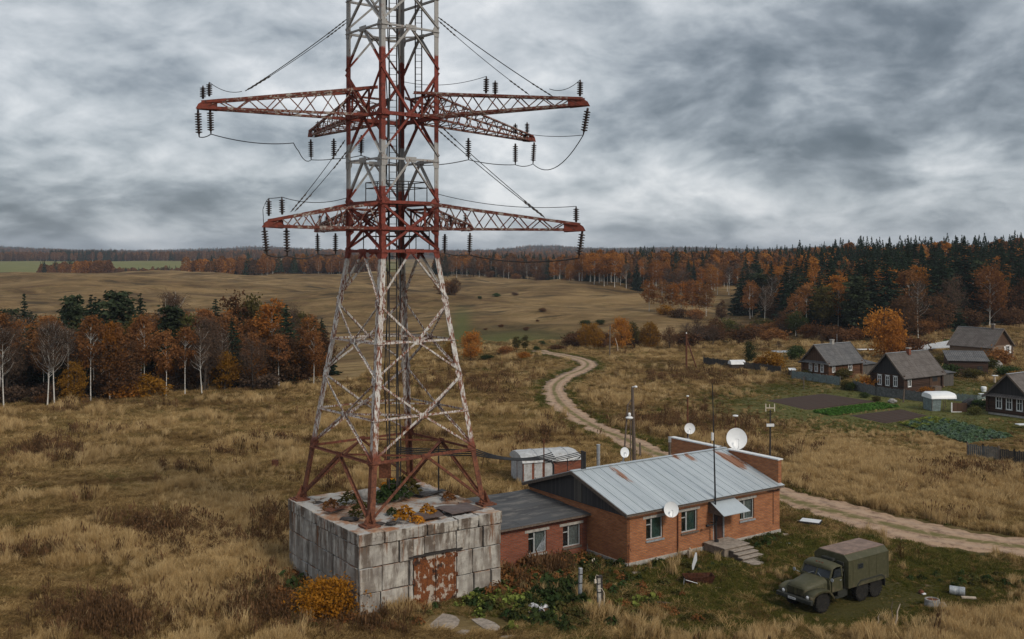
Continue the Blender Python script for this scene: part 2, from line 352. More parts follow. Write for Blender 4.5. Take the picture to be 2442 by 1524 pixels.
# brick
def brickmat(name, c1, c2, mort, dark):
    m, g = mat(name); u = g.uv()
    b = g.n('ShaderNodeTexBrick', {'Vector': u, 'Color1': (*c1, 1), 'Color2': (*c2, 1), 'Mortar': (*mort, 1), 'Scale': 1.0, 'Mortar Size': .02, 'Mortar Smooth': .3, 'Bias': -.1, 'Brick Width': .27, 'Row Height': .105}, offset=.5)
    n = g.noise(g.obj(), .8, 7, .65); n2 = g.noise(g.obj(), 7, 5, .7)
    sx = g.noise(g.comb(g.m('MULTIPLY', g.sep(u)[0], 1.1), g.m('MULTIPLY', g.sep(u)[1], 5.5), 0.0), 1.0, 5, .7)
    col = g.mix(g.m('MULTIPLY', g.step(sx, .40, .64), .6), b.outputs[0], g.mix(1.0, b.outputs[0], (.52, .46, .42), 'MULTIPLY'))
    col = g.mix(g.m('MULTIPLY', g.step(n, .45, .75), .55), col, dark); col = g.mix(g.m('MULTIPLY', n2, .25), col, dark)
    out(g, col, .9, 0, g.m('ADD', g.m('MULTIPLY', b.outputs['Fac'], -1), g.m('MULTIPLY', n2, .3)), .5, .012, .2); return m
M_brick = brickmat('orange_brick', (.52, .195, .066), (.37, .123, .043), (.23, .155, .11), (.21, .085, .05))
M_brickd = brickmat('old_red_brick', (.32, .082, .036), (.225, .055, .028), (.17, .115, .09), (.12, .05, .035))
# sheet metal roof
m, g = mat('metal_roof'); M_roof = m; u = g.uv(); P_ = g.obj(); ux = g.sep(u)[0]
wv = g.m('SINE', g.m('MULTIPLY', ux, 6.2832 / .17)); n = g.noise(P_, 1.2, 6, .6); n2 = g.noise(g.scale(P_, (1, .15, .15)), 3.5, 6, .7)
pan = g.n('ShaderNodeTexWhiteNoise', {'W': g.m('FLOOR', g.m('DIVIDE', ux, .78))}, noise_dimensions='1D').outputs['Value']
col = g.mix(n, (.42, .475, .51), (.56, .60, .63)); col = g.mix(g.m('MULTIPLY', pan, .45), col, (.34, .385, .42)); col = g.mix(g.m('MULTIPLY', g.step(n2, .5, .75), .35), col, (.25, .27, .28))
def ell(cx, cy, rx, ry): # rust patch round a spot of the roof
    s_ = g.sep(P_); a = g.m('DIVIDE', g.m('SUBTRACT', s_[0], cx), rx); b = g.m('DIVIDE', g.m('SUBTRACT', s_[1], cy), ry)
    return g.m('EXPONENT', g.m('MULTIPLY', g.m('ADD', g.m('MULTIPLY', a, a), g.m('MULTIPLY', b, b)), -1))
rm = g.m('ADD', g.m('ADD', ell(2.9, 3.9, .38, 1.5), ell(9.0, 5.0, .35, .75)), g.m('ADD', ell(10.1, 4.6, .4, .8), g.m('ADD', ell(13.0, 3.7, .38, 2.0), ell(13.6, 3.3, .6, 1.2))))
rn = g.noise(g.scale(P_, (1, .22, .3)), 5, 7, .75)
rust = g.step(g.m('ADD', g.m('MULTIPLY', rm, .55), rn), .78, .98)
col = g.mix(rust, col, g.mix(n2, (.20, .085, .045), (.36, .19, .12)))
out(g, col, .5, .25, g.m('ADD', wv, g.m('MULTIPLY', n, .5)), .45, .02, .4)
m, g = mat('canopy_metal'); M_canopy = m; u = g.sep(g.uv())[0]
out(g, g.mix(g.noise(g.obj(), 2, 5), (.42, .48, .52), (.55, .60, .64)), .5, .25, g.m('SINE', g.m('MULTIPLY', u, 6.2832 / .1)), .6, .02, .4)
# tar felt
m, g = mat('tar_felt'); M_felt = m; P_ = g.obj(); n = g.noise(g.scale(P_, (.35, 1.6, 1)), 1.6, 8, .7); n2 = g.noise(P_, 12, 5, .7)
st = g.n('ShaderNodeTexBrick', {'Vector': g.uv(), 'Color1': (.075, .076, .08, 1), 'Color2': (.042, .042, .046, 1), 'Mortar': (.025, .025, .025, 1), 'Scale': 1, 'Mortar Size': .02, 'Brick Width': 4.5, 'Row Height': .95}, offset=.37).outputs[0]
out(g, g.mix(g.step(n, .48, .68), st, (.155, .145, .135)), .8, 0, n2, .4, .01, .35)
def planks(name, c1, c2, w=.14, horiz=False, rnd=.5, bs=.8):
    m, g = mat(name); u = g.sep(g.uv()); a = u[1] if horiz else u[0]; b_ = u[0] if horiz else u[1]
    k = g.m('DIVIDE', a, w); fr = g.m('FRACT', k)
    rn = g.n('ShaderNodeTexWhiteNoise', {'W': g.m('FLOOR', k)}, noise_dimensions='1D').outputs['Value']
    gr = g.noise(g.comb(g.m('MULTIPLY', a, 20), g.m('MULTIPLY', b_, 1.2), 0.0), 1.0, 6, .7)
    col = g.mix(g.m('ADD', g.m('MULTIPLY', rn, rnd), g.m('MULTIPLY', gr, 1 - rnd)), c1, c2)
    groove = g.m('MULTIPLY', g.step(fr, 0.0, .14), g.m('SUBTRACT', 1.0, g.step(fr, .86, 1.0)))
    col = g.mix(g.step(groove, 0.0, .5), tuple(x * .3 for x in c1), col)
    out(g, col, .85, 0, g.m('ADD', groove, g.m('MULTIPLY', gr, .2)), bs, w * .25, .2); return m
M_gplank = planks('dark_gable_planks', (.035, .034, .036), (.085, .08, .08))
M_log = planks('brown_logs', (.055, .027, .017), (.15, .07, .036), .24, True, .45)
M_logd = planks('dark_logs', (.030, .019, .015), (.085, .046, .032), .24, True, .5)
M_gabwood = planks('gable_boards', (.06, .035, .022), (.13, .075, .05), .16)
M_gabdark = planks('blackened_gable_boards', (.022, .022, .025), (.055, .05, .05), .16)
M_greyplank = planks('grey_plank_wall', (.06, .055, .05), (.15, .135, .12), .15)
M_tan = planks('tan_boards', (.17, .12, .085), (.27, .20, .15), .18, True)
# slate / asbestos roofs of the houses
def slate(name, c1, c2, c3):
    m, g = mat(name); u = g.uv(); P_ = g.obj(); ux, uy = g.sep(u)[:2]
    wv = g.m('SINE', g.m('MULTIPLY', ux, 6.2832 / .3)); rows = g.m('FRACT', g.m('DIVIDE', uy, 1.1))
    n = g.noise(P_, .9, 8, .68); n2 = g.noise(g.comb(g.m('MULTIPLY', ux, 1.6), g.m('MULTIPLY', uy, .22), 0.0), 1.8, 6, .7)
    col = g.mix(g.step(n, .3, .7), c1, c2); col = g.mix(g.step(n2, .52, .74), col, c3)
    col = g.mix(g.m('MULTIPLY', g.m('SUBTRACT', 1.0, g.step(wv, -1.0, -.2)), .45), col, tuple(a * .45 for a in c1))
    col = g.mix(g.m('SUBTRACT', 1.0, g.step(rows, 0, .06)), col, tuple(a * .5 for a in c1))
    out(g, col, .9, 0, wv, .5, .04, .2); return m
M_slate = slate('grey_slate', (.085, .085, .09), (.15, .146, .146), (.055, .048, .045))
M_slateb = slate('brownish_slate', (.095, .082, .075), (.155, .138, .13), (.065, .048, .04))
m, g = mat('window_glass'); M_glass = m
b = g.n('ShaderNodeBsdfPrincipled', {'Base Color': (.02, .025, .03, 1), 'Roughness': .08, 'Specular IOR Level': .6}); g.n('ShaderNodeOutputMaterial', {0: b.outputs[0]})
m, g = mat('truck_paint'); M_truck = m; P_ = g.obj(); n = g.noise(P_, 2.2, 6, .6); nz = g.sep(g.n('ShaderNodeNewGeometry').outputs['Normal'])[2]
out(g, g.mix(g.step(g.noise(P_, 5, 8, .7), .52, .75), g.mix(n, (.064, .063, .029), (.095, .090, .043)), (.125, .11, .07)) if False else g.mix(g.m('MULTIPLY', g.step(g.m('ADD', g.noise(g.vm('ADD', P_, (2, 5, 3)), 3.0, 8, .7), g.m('MULTIPLY', g.m('SUBTRACT', 1.25, g.sep(P_)[2]), .32)), .50, .72), .75), g.mix(g.step(g.noise(P_, 5, 8, .7), .45, .75), g.mix(n, (.040, .040, .019), (.066, .063, .030)), (.09, .08, .047)), (.12, .092, .058)), .6, 0, n, .15, .01, .35)
M_trdark = simple('truck_dark', (.03, .031, .026), .6, 0, .3, 4)
M_trtop = simple('rusty_van_roof', (.21, .145, .115), .75, 0, .3, 2.2, .3, (.12, .085, .07))
m, g = mat('lamp_glass'); M_lamp = m
b = g.n('ShaderNodeBsdfPrincipled', {'Base Color': (.8, .8, .8, 1), 'Roughness': .1, 'Metallic': .3}); g.n('ShaderNodeOutputMaterial', {0: b.outputs[0]})
# tyre
M_tyre = simple('tyre', (.016, .015, .014), .85, 0, .4, 6, .2, (.05, .042, .032))
M_rim = simple('rim_paint', (.06, .06, .035), .6, 0, .3, 6, .3, (.09, .075, .05))
# foliage
def leafmat(name, c1, c2, c3, tr=.35):
    m, g = mat(name); t = g.n('ShaderNodeAttribute', attribute_name='tint').outputs['Fac']; r = g.rnd()
    col = g.mix(t, c1, c2); col = g.mix(g.m('MULTIPLY', g.m('FRACT', g.m('MULTIPLY', r, 7.3)), .75), col, c3)
    col = g.mix(1.0, col, g.n('ShaderNodeCombineColor', {0: g.m('ADD', .75, g.m('MULTIPLY', r, .5)), 1: g.m('ADD', .75, g.m('MULTIPLY', r, .5)), 2: g.m('ADD', .75, g.m('MULTIPLY', r, .5))}).outputs[0], 'MULTIPLY')
    a = g.n('ShaderNodeBsdfDiffuse', {0: col}); b = g.n('ShaderNodeBsdfTranslucent', {0: col})
    ms = g.n('ShaderNodeMixShader', {0: tr, 1: a.outputs[0], 2: b.outputs[0]}); g.n('ShaderNodeOutputMaterial', {0: ms.outputs[0]}); return m
L_orange = leafmat('leaf_orange', (.30, .115, .022), (.48, .215, .042), (.25, .09, .022))
L_shrub = leafmat('leaf_bright_orange', (.42, .17, .02), (.58, .28, .035), (.36, .15, .02))
L_rust = leafmat('leaf_rust', (.18, .082, .032), (.31, .15, .055), (.20, .08, .03))
L_ochre = leafmat('leaf_ochre', (.25, .115, .016), (.40, .195, .028), (.19, .10, .02))
L_brown = leafmat('leaf_brown', (.08, .045, .025), (.14, .075, .037), (.12, .055, .027))
L_twig = leafmat('twig_haze', (.07, .05, .038), (.12, .082, .058), (.10, .06, .04), .1)
L_olive = leafmat('leaf_olive', (.055, .06, .02), (.11, .105, .035), (.08, .06, .02))
L_green = leafmat('leaf_green', (.03, .055, .02), (.06, .09, .03), (.045, .05, .018))
L_spruce = leafmat('spruce_needles', (.014, .026, .019), (.032, .048, .030), (.022, .036, .02), .1)
L_pine = leafmat('pine_needles', (.024, .036, .02), (.045, .058, .03), (.03, .034, .018), .1)
L_lime = leafmat('leaf_lime', (.14, .19, .04), (.26, .30, .08), (.17, .17, .04))
L_cabb = leafmat('cabbage_leaf', (.07, .12, .085), (.16, .22, .165), (.10, .16, .05))
L_crop = leafmat('crop_green', (.06, .15, .03), (.12, .22, .05), (.07, .15, .03))
m, g = mat('birch_bark'); M_birch = m; P_ = g.obj(); n = g.noise(g.scale(P_, (1, 1, 2.5)), 3.2, 5, .7)
out(g, g.mix(g.step(n, .55, .66), (.56, .54, .50), (.05, .045, .04)), .8)
M_bark = simple('dark_bark', (.05, .038, .03), .9, 0, .3, 3)
# field colours, shared by the ground sheet and the grass standing on it
def field(g, P_, green=None, rnd=None, far=None):
    a = g.noise(g.scale(P_, (1, .8, 0)), .035, 5, .6, .6); b = g.noise(g.scale(P_, (.5, 1.8, 0)), .20, 7, .68, .6); c = g.noise(g.scale(P_, (.8, 1.3, 0)), .85, 7, .72, .3)
    mixn = g.m('ADD', g.m('ADD', g.m('MULTIPLY', a, .30), g.m('MULTIPLY', b, .42)), g.m('MULTIPLY', c, .32))
    mixn = g.m('SUBTRACT', mixn, .02)
    if far is not None:      # beyond the rough grass, broad pale and dark bands paint the folds' shading
        fa = g.noise(g.scale(P_, (.8, .9, 0)), .022, 7, .66, 1.6); fb = g.noise(g.scale(P_, (.8, 1.0, 0)), .075, 7, .68, 1.2)
        mf = g.m('ADD', g.m('ADD', g.m('MULTIPLY', fa, .62), g.m('MULTIPLY', fb, .34)), g.m('MULTIPLY', c, .17)); mf = g.m('SUBTRACT', mf, .07)
        mixn = g.m('ADD', g.m('MULTIPLY', mixn, g.m('SUBTRACT', 1.0, far)), g.m('MULTIPLY', mf, far))
    if rnd is not None: mixn = g.m('ADD', mixn, g.m('MULTIPLY', g.m('SUBTRACT', rnd, .5), .20))
    col = g.ramp(mixn, [(.36, (.085, .054, .026)), (.43, (.19, .124, .056)), (.50, (.31, .21, .096)), (.57, (.42, .298, .146)), (.66, (.56, .42, .23))])
    olive = g.step(g.noise(g.vm('ADD', g.scale(P_, (.7, 1.3, 0)), (31, 7, 0)), .13, 7, .68, .6), .48, .62)
    col = g.mix(g.m('MULTIPLY', olive, .42), col, (.10, .085, .022))
    redb = g.step(g.noise(g.vm('ADD', g.scale(P_, (.5, 1.5, 0)), (11, 57, 0)), .07, 7, .68, .6), .53, .64)
    col = g.mix(g.m('MULTIPLY', redb, .6), col, (.11, .058, .026))
    if green is not None: col = g.mix(green, col, g.mix(c, (.055, .066, .016), (.125, .108, .032)))
    return col, c
m, g = mat('field_ground'); M_ground = m; P_ = g.pos(); at = lambda k: g.n('ShaderNodeAttribute', attribute_name=k).outputs['Fac']
yy = g.sep(P_)[1]; fr_ = g.step(yy, 190, 275)
col, c = field(g, P_, at('green'), None, fr_)
col = g.mix(fr_, col, g.mix(1.0, col, (.70, .655, .62), 'MULTIPLY'))
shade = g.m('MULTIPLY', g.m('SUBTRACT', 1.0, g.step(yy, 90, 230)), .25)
col = g.mix(shade, col, g.mix(c, (.07, .046, .022), (.15, .10, .045)))     # thatch and earth, darkened for the shade between the tussocks
hm = g.m('MULTIPLY', g.step(g.noise(g.scale(P_, (.45, 1, 0)), .06, 6, .62, .9), .57, .64), g.step(yy, 230, 300)); col = g.mix(g.m('MULTIPLY', hm, .85), col, (.055, .038, .018))  # dark patches painted in as the shaded sides of hummocks
pth = g.m('MULTIPLY', g.step(g.noise(g.scale(P_, (.3, 1, 0)), .02, 4, .5, .8), .60, .66), g.step(yy, 260, 320)); col = g.mix(g.m('MULTIPLY', pth, .45), col, (.33, .215, .095))
col = g.mix(at('far'), col, g.mix(g.noise(P_, .012, 6, .7), (.085, .055, .042), (.05, .045, .045)))
col = g.mix(at('lush'), col, g.mix(c, (.12, .14, .04), (.19, .20, .07)))
dn = g.m('ADD', at('dirt'), g.m('MULTIPLY', g.m('SUBTRACT', g.noise(P_, .8, 7, .7), .5), .9))
col = g.mix(g.step(dn, .45, .62), col, g.mix(c, (.20, .145, .105), (.34, .26, .20)))
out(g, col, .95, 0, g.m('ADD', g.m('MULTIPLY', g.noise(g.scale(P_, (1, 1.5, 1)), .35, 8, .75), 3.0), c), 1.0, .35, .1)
m, g = mat('dirt_road'); M_road = m; P_ = g.pos(); u = g.sep(g.uv2 if False else g.n('ShaderNodeAttribute', attribute_name='across').outputs['Vector'])
ac = g.n('ShaderNodeAttribute', attribute_name='across').outputs['Fac']
n = g.noise(P_, 1.1, 8, .7); n2 = g.noise(P_, 5, 6, .7)
col = g.mix(n2, (.30, .195, .125), (.45, .315, .215)); col = g.mix(g.step(n, .45, .66), col, (.17, .11, .075))
mid = g.m('SUBTRACT', 1.0, g.step(g.m('ABSOLUTE', ac), .06, .26)); col = g.mix(g.m('MULTIPLY', mid, g.step(n, .32, .52)), col, (.14, .12, .045))
rut = g.m('SUBTRACT', 1.0, g.step(g.m('ABSOLUTE', g.m('SUBTRACT', g.m('ABSOLUTE', ac), .5)), .04, .2)); col = g.mix(g.m('MULTIPLY', rut, .3), col, (.46, .345, .26))
out(g, col, .95, 0, g.m('ADD', n2, g.m('MULTIPLY', rut, -.8)), .7, .06, .15)
def grassmat(name, mode):
    m, g = mat(name); P_ = g.pos(); r = g.rnd(); zt = g.n('ShaderNodeAttribute', attribute_name='tint').outputs['Fac']
    if mode == 'field': col, c = field(g, P_, None, r); col = g.mix(1.0, col, g.n('ShaderNodeCombineColor', {0: 1.12, 1: 1.1, 2: 1.05}).outputs[0], 'MULTIPLY')
    elif mode == 'straw': col = g.mix(r, (.42, .285, .13), (.62, .46, .25))
    elif mode == 'weed': col = g.mix(r, (.065, .038, .02), (.18, .10, .052))
    else: col = g.mix(g.m('MULTIPLY', r, 1.0), (.06, .078, .017), (.165, .142, .042))
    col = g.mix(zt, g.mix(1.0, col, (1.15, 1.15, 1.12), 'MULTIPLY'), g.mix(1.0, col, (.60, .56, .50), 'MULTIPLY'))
    a = g.n('ShaderNodeBsdfDiffuse', {0: col}); b = g.n('ShaderNodeBsdfTranslucent', {0: col})
    ms = g.n('ShaderNodeMixShader', {0: .3, 1: a.outputs[0], 2: b.outputs[0]}); g.n('ShaderNodeOutputMaterial', {0: ms.outputs[0]}); return m
GM = {k: grassmat('grass_' + k, k) for k in ('field', 'straw', 'weed', 'green')}
# ------------------------------------------------------------ road line, ground sheet
U = Vector((math.cos(R(35)), math.sin(R(35)), 0)); V_ = Vector((-math.sin(R(35)), math.cos(R(35)), 0))
ROADPX = [(1286, 836), (1300, 841), (1345, 849), (1388, 859), (1402, 870), (1385, 884), (1345, 902), (1322, 922), (1328, 950), (1365, 987), (1425, 1022), (1490, 1050), (1560, 1082)]
rp = [GA(a, b) for a, b in ROADPX] + [Vector((18.0, 95.5, 0)), W(1880, 1192), W(1960, 1214), W(2080, 1244), W(2250, 1281), W(2442, 1307), W(2700, 1338), W(3000, 1370)]
def smooth_line(pts, k):
    P = [np.array(q[:2]) for q in pts]; o = []
    for i in range(len(P) - 1):
        a, b, c2, d2 = P[max(i - 1, 0)], P[i], P[i + 1], P[min(i + 2, len(P) - 1)]
        for j in range(k):
            t = j / k; o.append(_cr(a, b, c2, d2, t))
    o.append(P[-1]); return np.array(o)
RL = smooth_line(rp, 12)
# resample evenly
sg = np.r_[0, np.cumsum(np.linalg.norm(np.diff(RL, axis=0), axis=1))]
ss = np.arange(0, sg[-1], .6); RL = np.c_[np.interp(ss, sg, RL[:, 0]), np.interp(ss, sg, RL[:, 1])]
for _ in range(3): RL[1:-1] = (RL[:-2] + 2 * RL[1:-1] + RL[2:]) / 4
tn = np.gradient(RL, axis=0); tn /= np.linalg.norm(tn, axis=1)[:, None]; nr = np.c_[-tn[:, 1], tn[:, 0]]
RW = 1.5
def road_dist(x, y):
    x = np.asarray(x, float).ravel(); y = np.asarray(y, float).ravel(); o = np.full(x.shape, 1e9)
    sel = (y > 50) & (y < 260) & (x > -5) & (x < 62); idx = np.where(sel)[0]
    for c in np.array_split(idx, max(1, len(idx) // 4000)):
        if len(c): o[c] = np.sqrt(((x[c, None] - RL[None, ::2, 0]) ** 2 + (y[c, None] - RL[None, ::2, 1]) ** 2).min(1))
    return o
tx = np.linspace(-5.35, 5.35, 380); gx = 42 * np.sinh(tx) + 5
ty = np.linspace(-2.1, 5.35, 440); gy = 62 + 70 * np.sinh(ty)
XX, YY = np.meshgrid(gx, gy); ZZ = hgt(XX, YY)
nx_, ny_ = len(gx), len(gy)
ii = np.arange(nx_ * ny_).reshape(ny_, nx_)
Q = np.stack([ii[:-1, :-1], ii[:-1, 1:], ii[1:, 1:], ii[1:, :-1]], -1).reshape(-1, 4)
gme = np_mesh('ground', np.c_[XX.ravel(), YY.ravel(), ZZ.ravel()], Q, M_ground)
gme.polygons.foreach_set('use_smooth', [True] * len(gme.polygons))
def sstep(a, b, v):
    t = np.clip((v - a) / (b - a), 0, 1); return t * t * (3 - 2 * t)
def green_mask(x, y):
    """yard, verge and village gardens where the turf is green"""
    rd = road_dist(x, y).reshape(np.shape(x))
    yard = 1.1 * sstep(4, -4, np.hypot((x - 11) / 1.45, y - 65) - 12) + .8 * sstep(5, -5, np.hypot((x - 25) / 1.6, y - 66) - 8)
    verge = sstep(4.5, 2.0, rd) * .95
    a = (x - 55) * .82 + (y - 140) * .57; b = -(x - 55) * .57 + (y - 140) * .82     # village frame
    vil = sstep(10, -6, np.hypot(a / 34, b / 24) * 24 - 22)
    n = _wav(x, y, 13, 5) * .25 + _wav(x, y, 5, 2) * .15
    return np.clip(np.maximum(np.maximum(yard * .85, verge), vil * .9) + n * (yard + verge + vil > .05), 0, 1)
xf, yf = XX.ravel(), YY.ravel(); pxf = CX + F * xf / np.maximum(yf, 40); hyf = HY + F * (H - ZZ.ravel()) / np.maximum(yf, 40)
def vattr(me, k, val):
    a = me.attributes.new(k, 'FLOAT', 'POINT'); a.data.foreach_set('value', np.asarray(val, np.float32))
gm = green_mask(xf, yf)
strip = .9 * np.exp(-((pxf - 1100) / 22) ** 2) * sstep(240, 275, yf) * sstep(400, 330, yf) + np.exp(-((pxf - 1210) / 130) ** 2) * np.exp(-((yf - 262) / 28) ** 2)
gm = np.clip(gm + 1.0 * np.clip(strip, 0, 1), 0, 1)
vattr(gme, 'green', gm); vattr(gme, 'far', sstep(1650, 2300, yf))
lush = sstep(1050, 1150, yf) * sstep(1650, 1600, yf) * sstep(1000, 900, pxf); lush = lush + sstep(7, 2, np.hypot((xf - 77) / 1.6, yf - 219)) * 0
vilm = sstep(10, -6, np.hypot(((xf - 52) * .82 + (yf - 134) * .57) / 30, (-(xf - 52) * .57 + (yf - 134) * .82) / 20) * 20 - 16)
vattr(gme, 'lush', np.clip(np.clip(lush, 0, 1) * .8 + .45 * np.clip(strip, 0, 1) + .6 * vilm, 0, 1))
rdv = road_dist(xf, yf)
wear = np.exp(-(((xf - 25) / 13) ** 2 + ((yf - 62) / 5.5) ** 2)) * .42
trk = wear + sstep(3.2, 1.0, np.abs((yf - 60.5) + .25 * (xf - 32))) * sstep(28, 33, xf) * sstep(90, 60, xf) * .55
vattr(gme, 'dirt', np.clip(sstep(3.0, 1.3, rdv) * .75 + trk, 0, 1))
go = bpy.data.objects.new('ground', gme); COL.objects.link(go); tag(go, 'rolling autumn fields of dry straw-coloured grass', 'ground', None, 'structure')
# the dirt road, a thin sheet with ragged edges
NA = 13; av = np.linspace(-1, 1, NA); rv = []; ra = []
for i in range(len(RL)):
    for a in av:
        w = RW * (1 + .16 * math.sin(i * .31) * math.sin(i * .13 + 1) + .10 * math.sin(i * 1.7 + a * 3)) * (1.0 + .35 * min(1, max(0, (i / len(RL) - .36) / .2)) + .75 * min(1, max(0, (i / len(RL) - .62) / .12)))
        q = RL[i] + nr[i] * a * w; rv.append((q[0], q[1], 0)); ra.append(a)
rv = np.array(rv); rv[:, 2] = hgt(rv[:, 0], rv[:, 1]) + .07 - .11 * np.abs(np.array(ra)) ** 6
jj = np.arange(len(rv)).reshape(-1, NA)
rme = np_mesh('road', rv, np.stack([jj[:-1, :-1], jj[:-1, 1:], jj[1:, 1:], jj[1:, :-1]], -1).reshape(-1, 4), M_road)
vattr(rme, 'across', ra); rme.polygons.foreach_set('use_smooth', [True] * len(rme.polygons))
ro = bpy.data.objects.new('road', rme); COL.objects.link(ro); tag(ro, 'pale rutted dirt road curving through the fields', 'road', None, 'structure')
def patch(name, poly, m, dz=.06, n=16, label=None, cat=None):
    """garden plot: four corners on the ground, following the terrain"""
    c = [np.array(q[:2]) for q in poly]; vs = []
    for i in range(n + 1):
        for j in range(n + 1):
            s, t = i / n, j / n; q = (c[0] * (1 - s) + c[1] * s) * (1 - t) + (c[3] * (1 - s) + c[2] * s) * t
            e = min(s, t, 1 - s, 1 - t); vs.append((q[0], q[1], h1(*q) + (dz if e > .001 else -.03)))
    k = np.arange((n + 1) ** 2).reshape(n + 1, n + 1)
    me = np_mesh(name, vs, np.stack([k[:-1, :-1], k[1:, :-1], k[1:, 1:], k[:-1, 1:]], -1).reshape(-1, 4), m)
    o = bpy.data.objects.new(name, me); COL.objects.link(o); tag(o, label, cat, None, 'structure'); return o
PL1 = [W(1822, 956), W(1962, 938), W(2097, 958), W(1925, 980)]
PL2 = [W(2022, 991), W(2152, 975), W(2218, 992), W(2112, 1010)]
patch('soil_bed', PL1, M_soil, .08, 16, 'larger bare tilled soil plot below the log houses', 'garden plot')
patch('soil_bed', PL2, M_soil, .08, 16, 'smaller bare tilled soil plot beside the cabbages', 'garden plot')

CABB = [W(2140, 1012), W(2225, 995), W(2420, 1042), W(2300, 1058)]
patch('soil_bed', CABB, M_soil, .06, 16, 'dark soil plot planted with rows of cabbages', 'garden plot')
# ------------------------------------------------------------ concrete plinth under the tower
A34 = R(34); e1 = Vector((math.cos(A34), math.sin(A34), 0)); e2 = Vector((-math.sin(A34), math.cos(A34), 0))
PF = Vector((-8.27, 56.8, 0)); PT = 4.62; LU, LV = 9.2, 10.0
plinth = thing('concrete_plinth', PF, 'big stained concrete block plinth carrying the red and white tower', 'plinth', A34)
mb = MB(); mb.box2((.12, .12, -.6), (LU - .12, LV - .12, PT - .14)); mb.build('core', M_joint, plinth)
def blockface(mb, L, axis, t0, rows, seed, hole=None):
    rr = random.Random(seed)
    for k, (z0, z1) in enumerate(rows):
        x = 0.0
        while x < L - .01:
            w = rr.uniform(1.3, 2.6) if k else rr.uniform(1.0, 2.2); x1 = min(L, x + w); x1 = L if L - x1 < .7 else x1
            d2 = rr.uniform(-.06, .05); g2 = .02 + rr.random() * .022
            lo, hi = x + g2, x1 - g2
            segs = [(lo, hi, z0, z1)]
            if hole and z1 > hole[2] and z0 < hole[3] and hi > hole[0] and lo < hole[1]:
                segs = []
                if lo < hole[0]: segs.append((lo, hole[0], z0, z1))
                if hi > hole[1]: segs.append((hole[1], hi, z0, z1))
                if z1 > hole[3]: segs.append((max(lo, hole[0]), min(hi, hole[1]), hole[3], z1))
            for a, b, c, e in segs:
                p_ = .15
                if axis == 'x': mb.box2((a, -d2 + t0, c + g2 * .7), (b, .2 + t0, e - g2 * .7))
                elif axis == 'x2': mb.box2((a, t0 - .2, c + g2 * .7), (b, t0 + d2, e - g2 * .7))
                elif axis == 'y': mb.box2((t0 - d2, a, c + g2 * .7), (t0 + .2, b, e - g2 * .7))
                else: mb.box2((t0 - .2, a, c + g2 * .7), (t0 + d2, b, e - g2 * .7))
            x = x1
ROWS = [(-.6, 1.35), (1.35, 2.75), (2.75, 3.95)]
GH = (3.3, 6.15, -.6, 2.95)
for nm, L, ax, t0, sd_ in (('wall', LU, 'x', 0.0, 3), ('wall', LV - .44, 'y', 0.0, 8), ('wall', LU, 'x2', LV, 5), ('wall', LV - .44, 'y2', LU, 6)):
    mb = MB()
    blockface(mb, L, ax, t0, ROWS, sd_, GH if ax == 'x' else None)
    if ax in ('y', 'y2'): mb.v = [v + Vector((0, .22, 0)) for v in mb.v]
    mb.build('wall', M_block, plinth, bevel=.025)
mb = MB()
for x0, x1, y0, y1, dz in ((-.05, 1.5, -.05, 1.1, .04), (1.55, 4.2, -.04, .75, .0), (4.24, 6.2, -.03, .7, -.03), (6.25, 7.6, -.04, .8, .0), (7.65, LU + .04, -.05, 1.2, .05),
                           (-.04, .8, 1.14, 3.6, .0), (-.05, .75, 3.65, 6.3, -.02), (-.04, .8, 6.35, 8.6, .02), (-.05, 1.2, 8.65, LV + .05, .04),
                           (1.25, 4.5, LV - .8, LV + .03, .02), (4.55, 8, LV - .8, LV + .04, 0), (8.05, LU + .04, LV - 1.2, LV + .04, .03), (LU - .8, LU + .03, 1.25, 4.6, 0), (LU - .8, LU + .04, 4.65, LV - 1.25, .02)):
    mb.box2((x0, y0, 3.965), (x1, y1, PT + dz))
mb.build('coping', M_block, plinth, bevel=.05)
mb = MB()
nn = 26; gv = {}
for i in range(nn + 1):
    for j in range(nn + 1):
        x = .7 + (LU - 1.4) * i / nn; y = .65 + (LV - 1.3) * j / nn
        z = PT - .10 + .08 * math.sin(x * 1.9 + y) * math.cos(y * 1.4) + random.uniform(-.03, .03) + .10 * math.exp(-((x - 4.6) ** 2 + (y - 5) ** 2) / 9)
        gv[i, j] = len(mb.v); mb.v.append(Vector((x, y, z)))
for i in range(nn):
    for j in range(nn): mb.f.append((gv[i, j], gv[i + 1, j], gv[i + 1, j + 1], gv[i, j + 1])); mb.mi.append(0)
mb.build('roof', M_block, plinth)
tx_ = bpy.data.textures.new('chips', 'CLOUDS'); tx_.noise_scale = .35; tx_.noise_depth = 4
for o in plinth.children:      # chipped, uneven block faces and edges
    if o.name.startswith(('wall', 'coping')):
        sm = o.modifiers.new('divide', 'SUBSURF'); sm.subdivision_type = 'SIMPLE'; sm.levels = sm.render_levels = 3 if o.name.startswith('wall') else 4
        dm = o.modifiers.new('chip', 'DISPLACE'); dm.texture = tx_; dm.texture_coords = 'LOCAL'; dm.strength = .075 if o.name.startswith('wall') else .14; dm.mid_level = .55
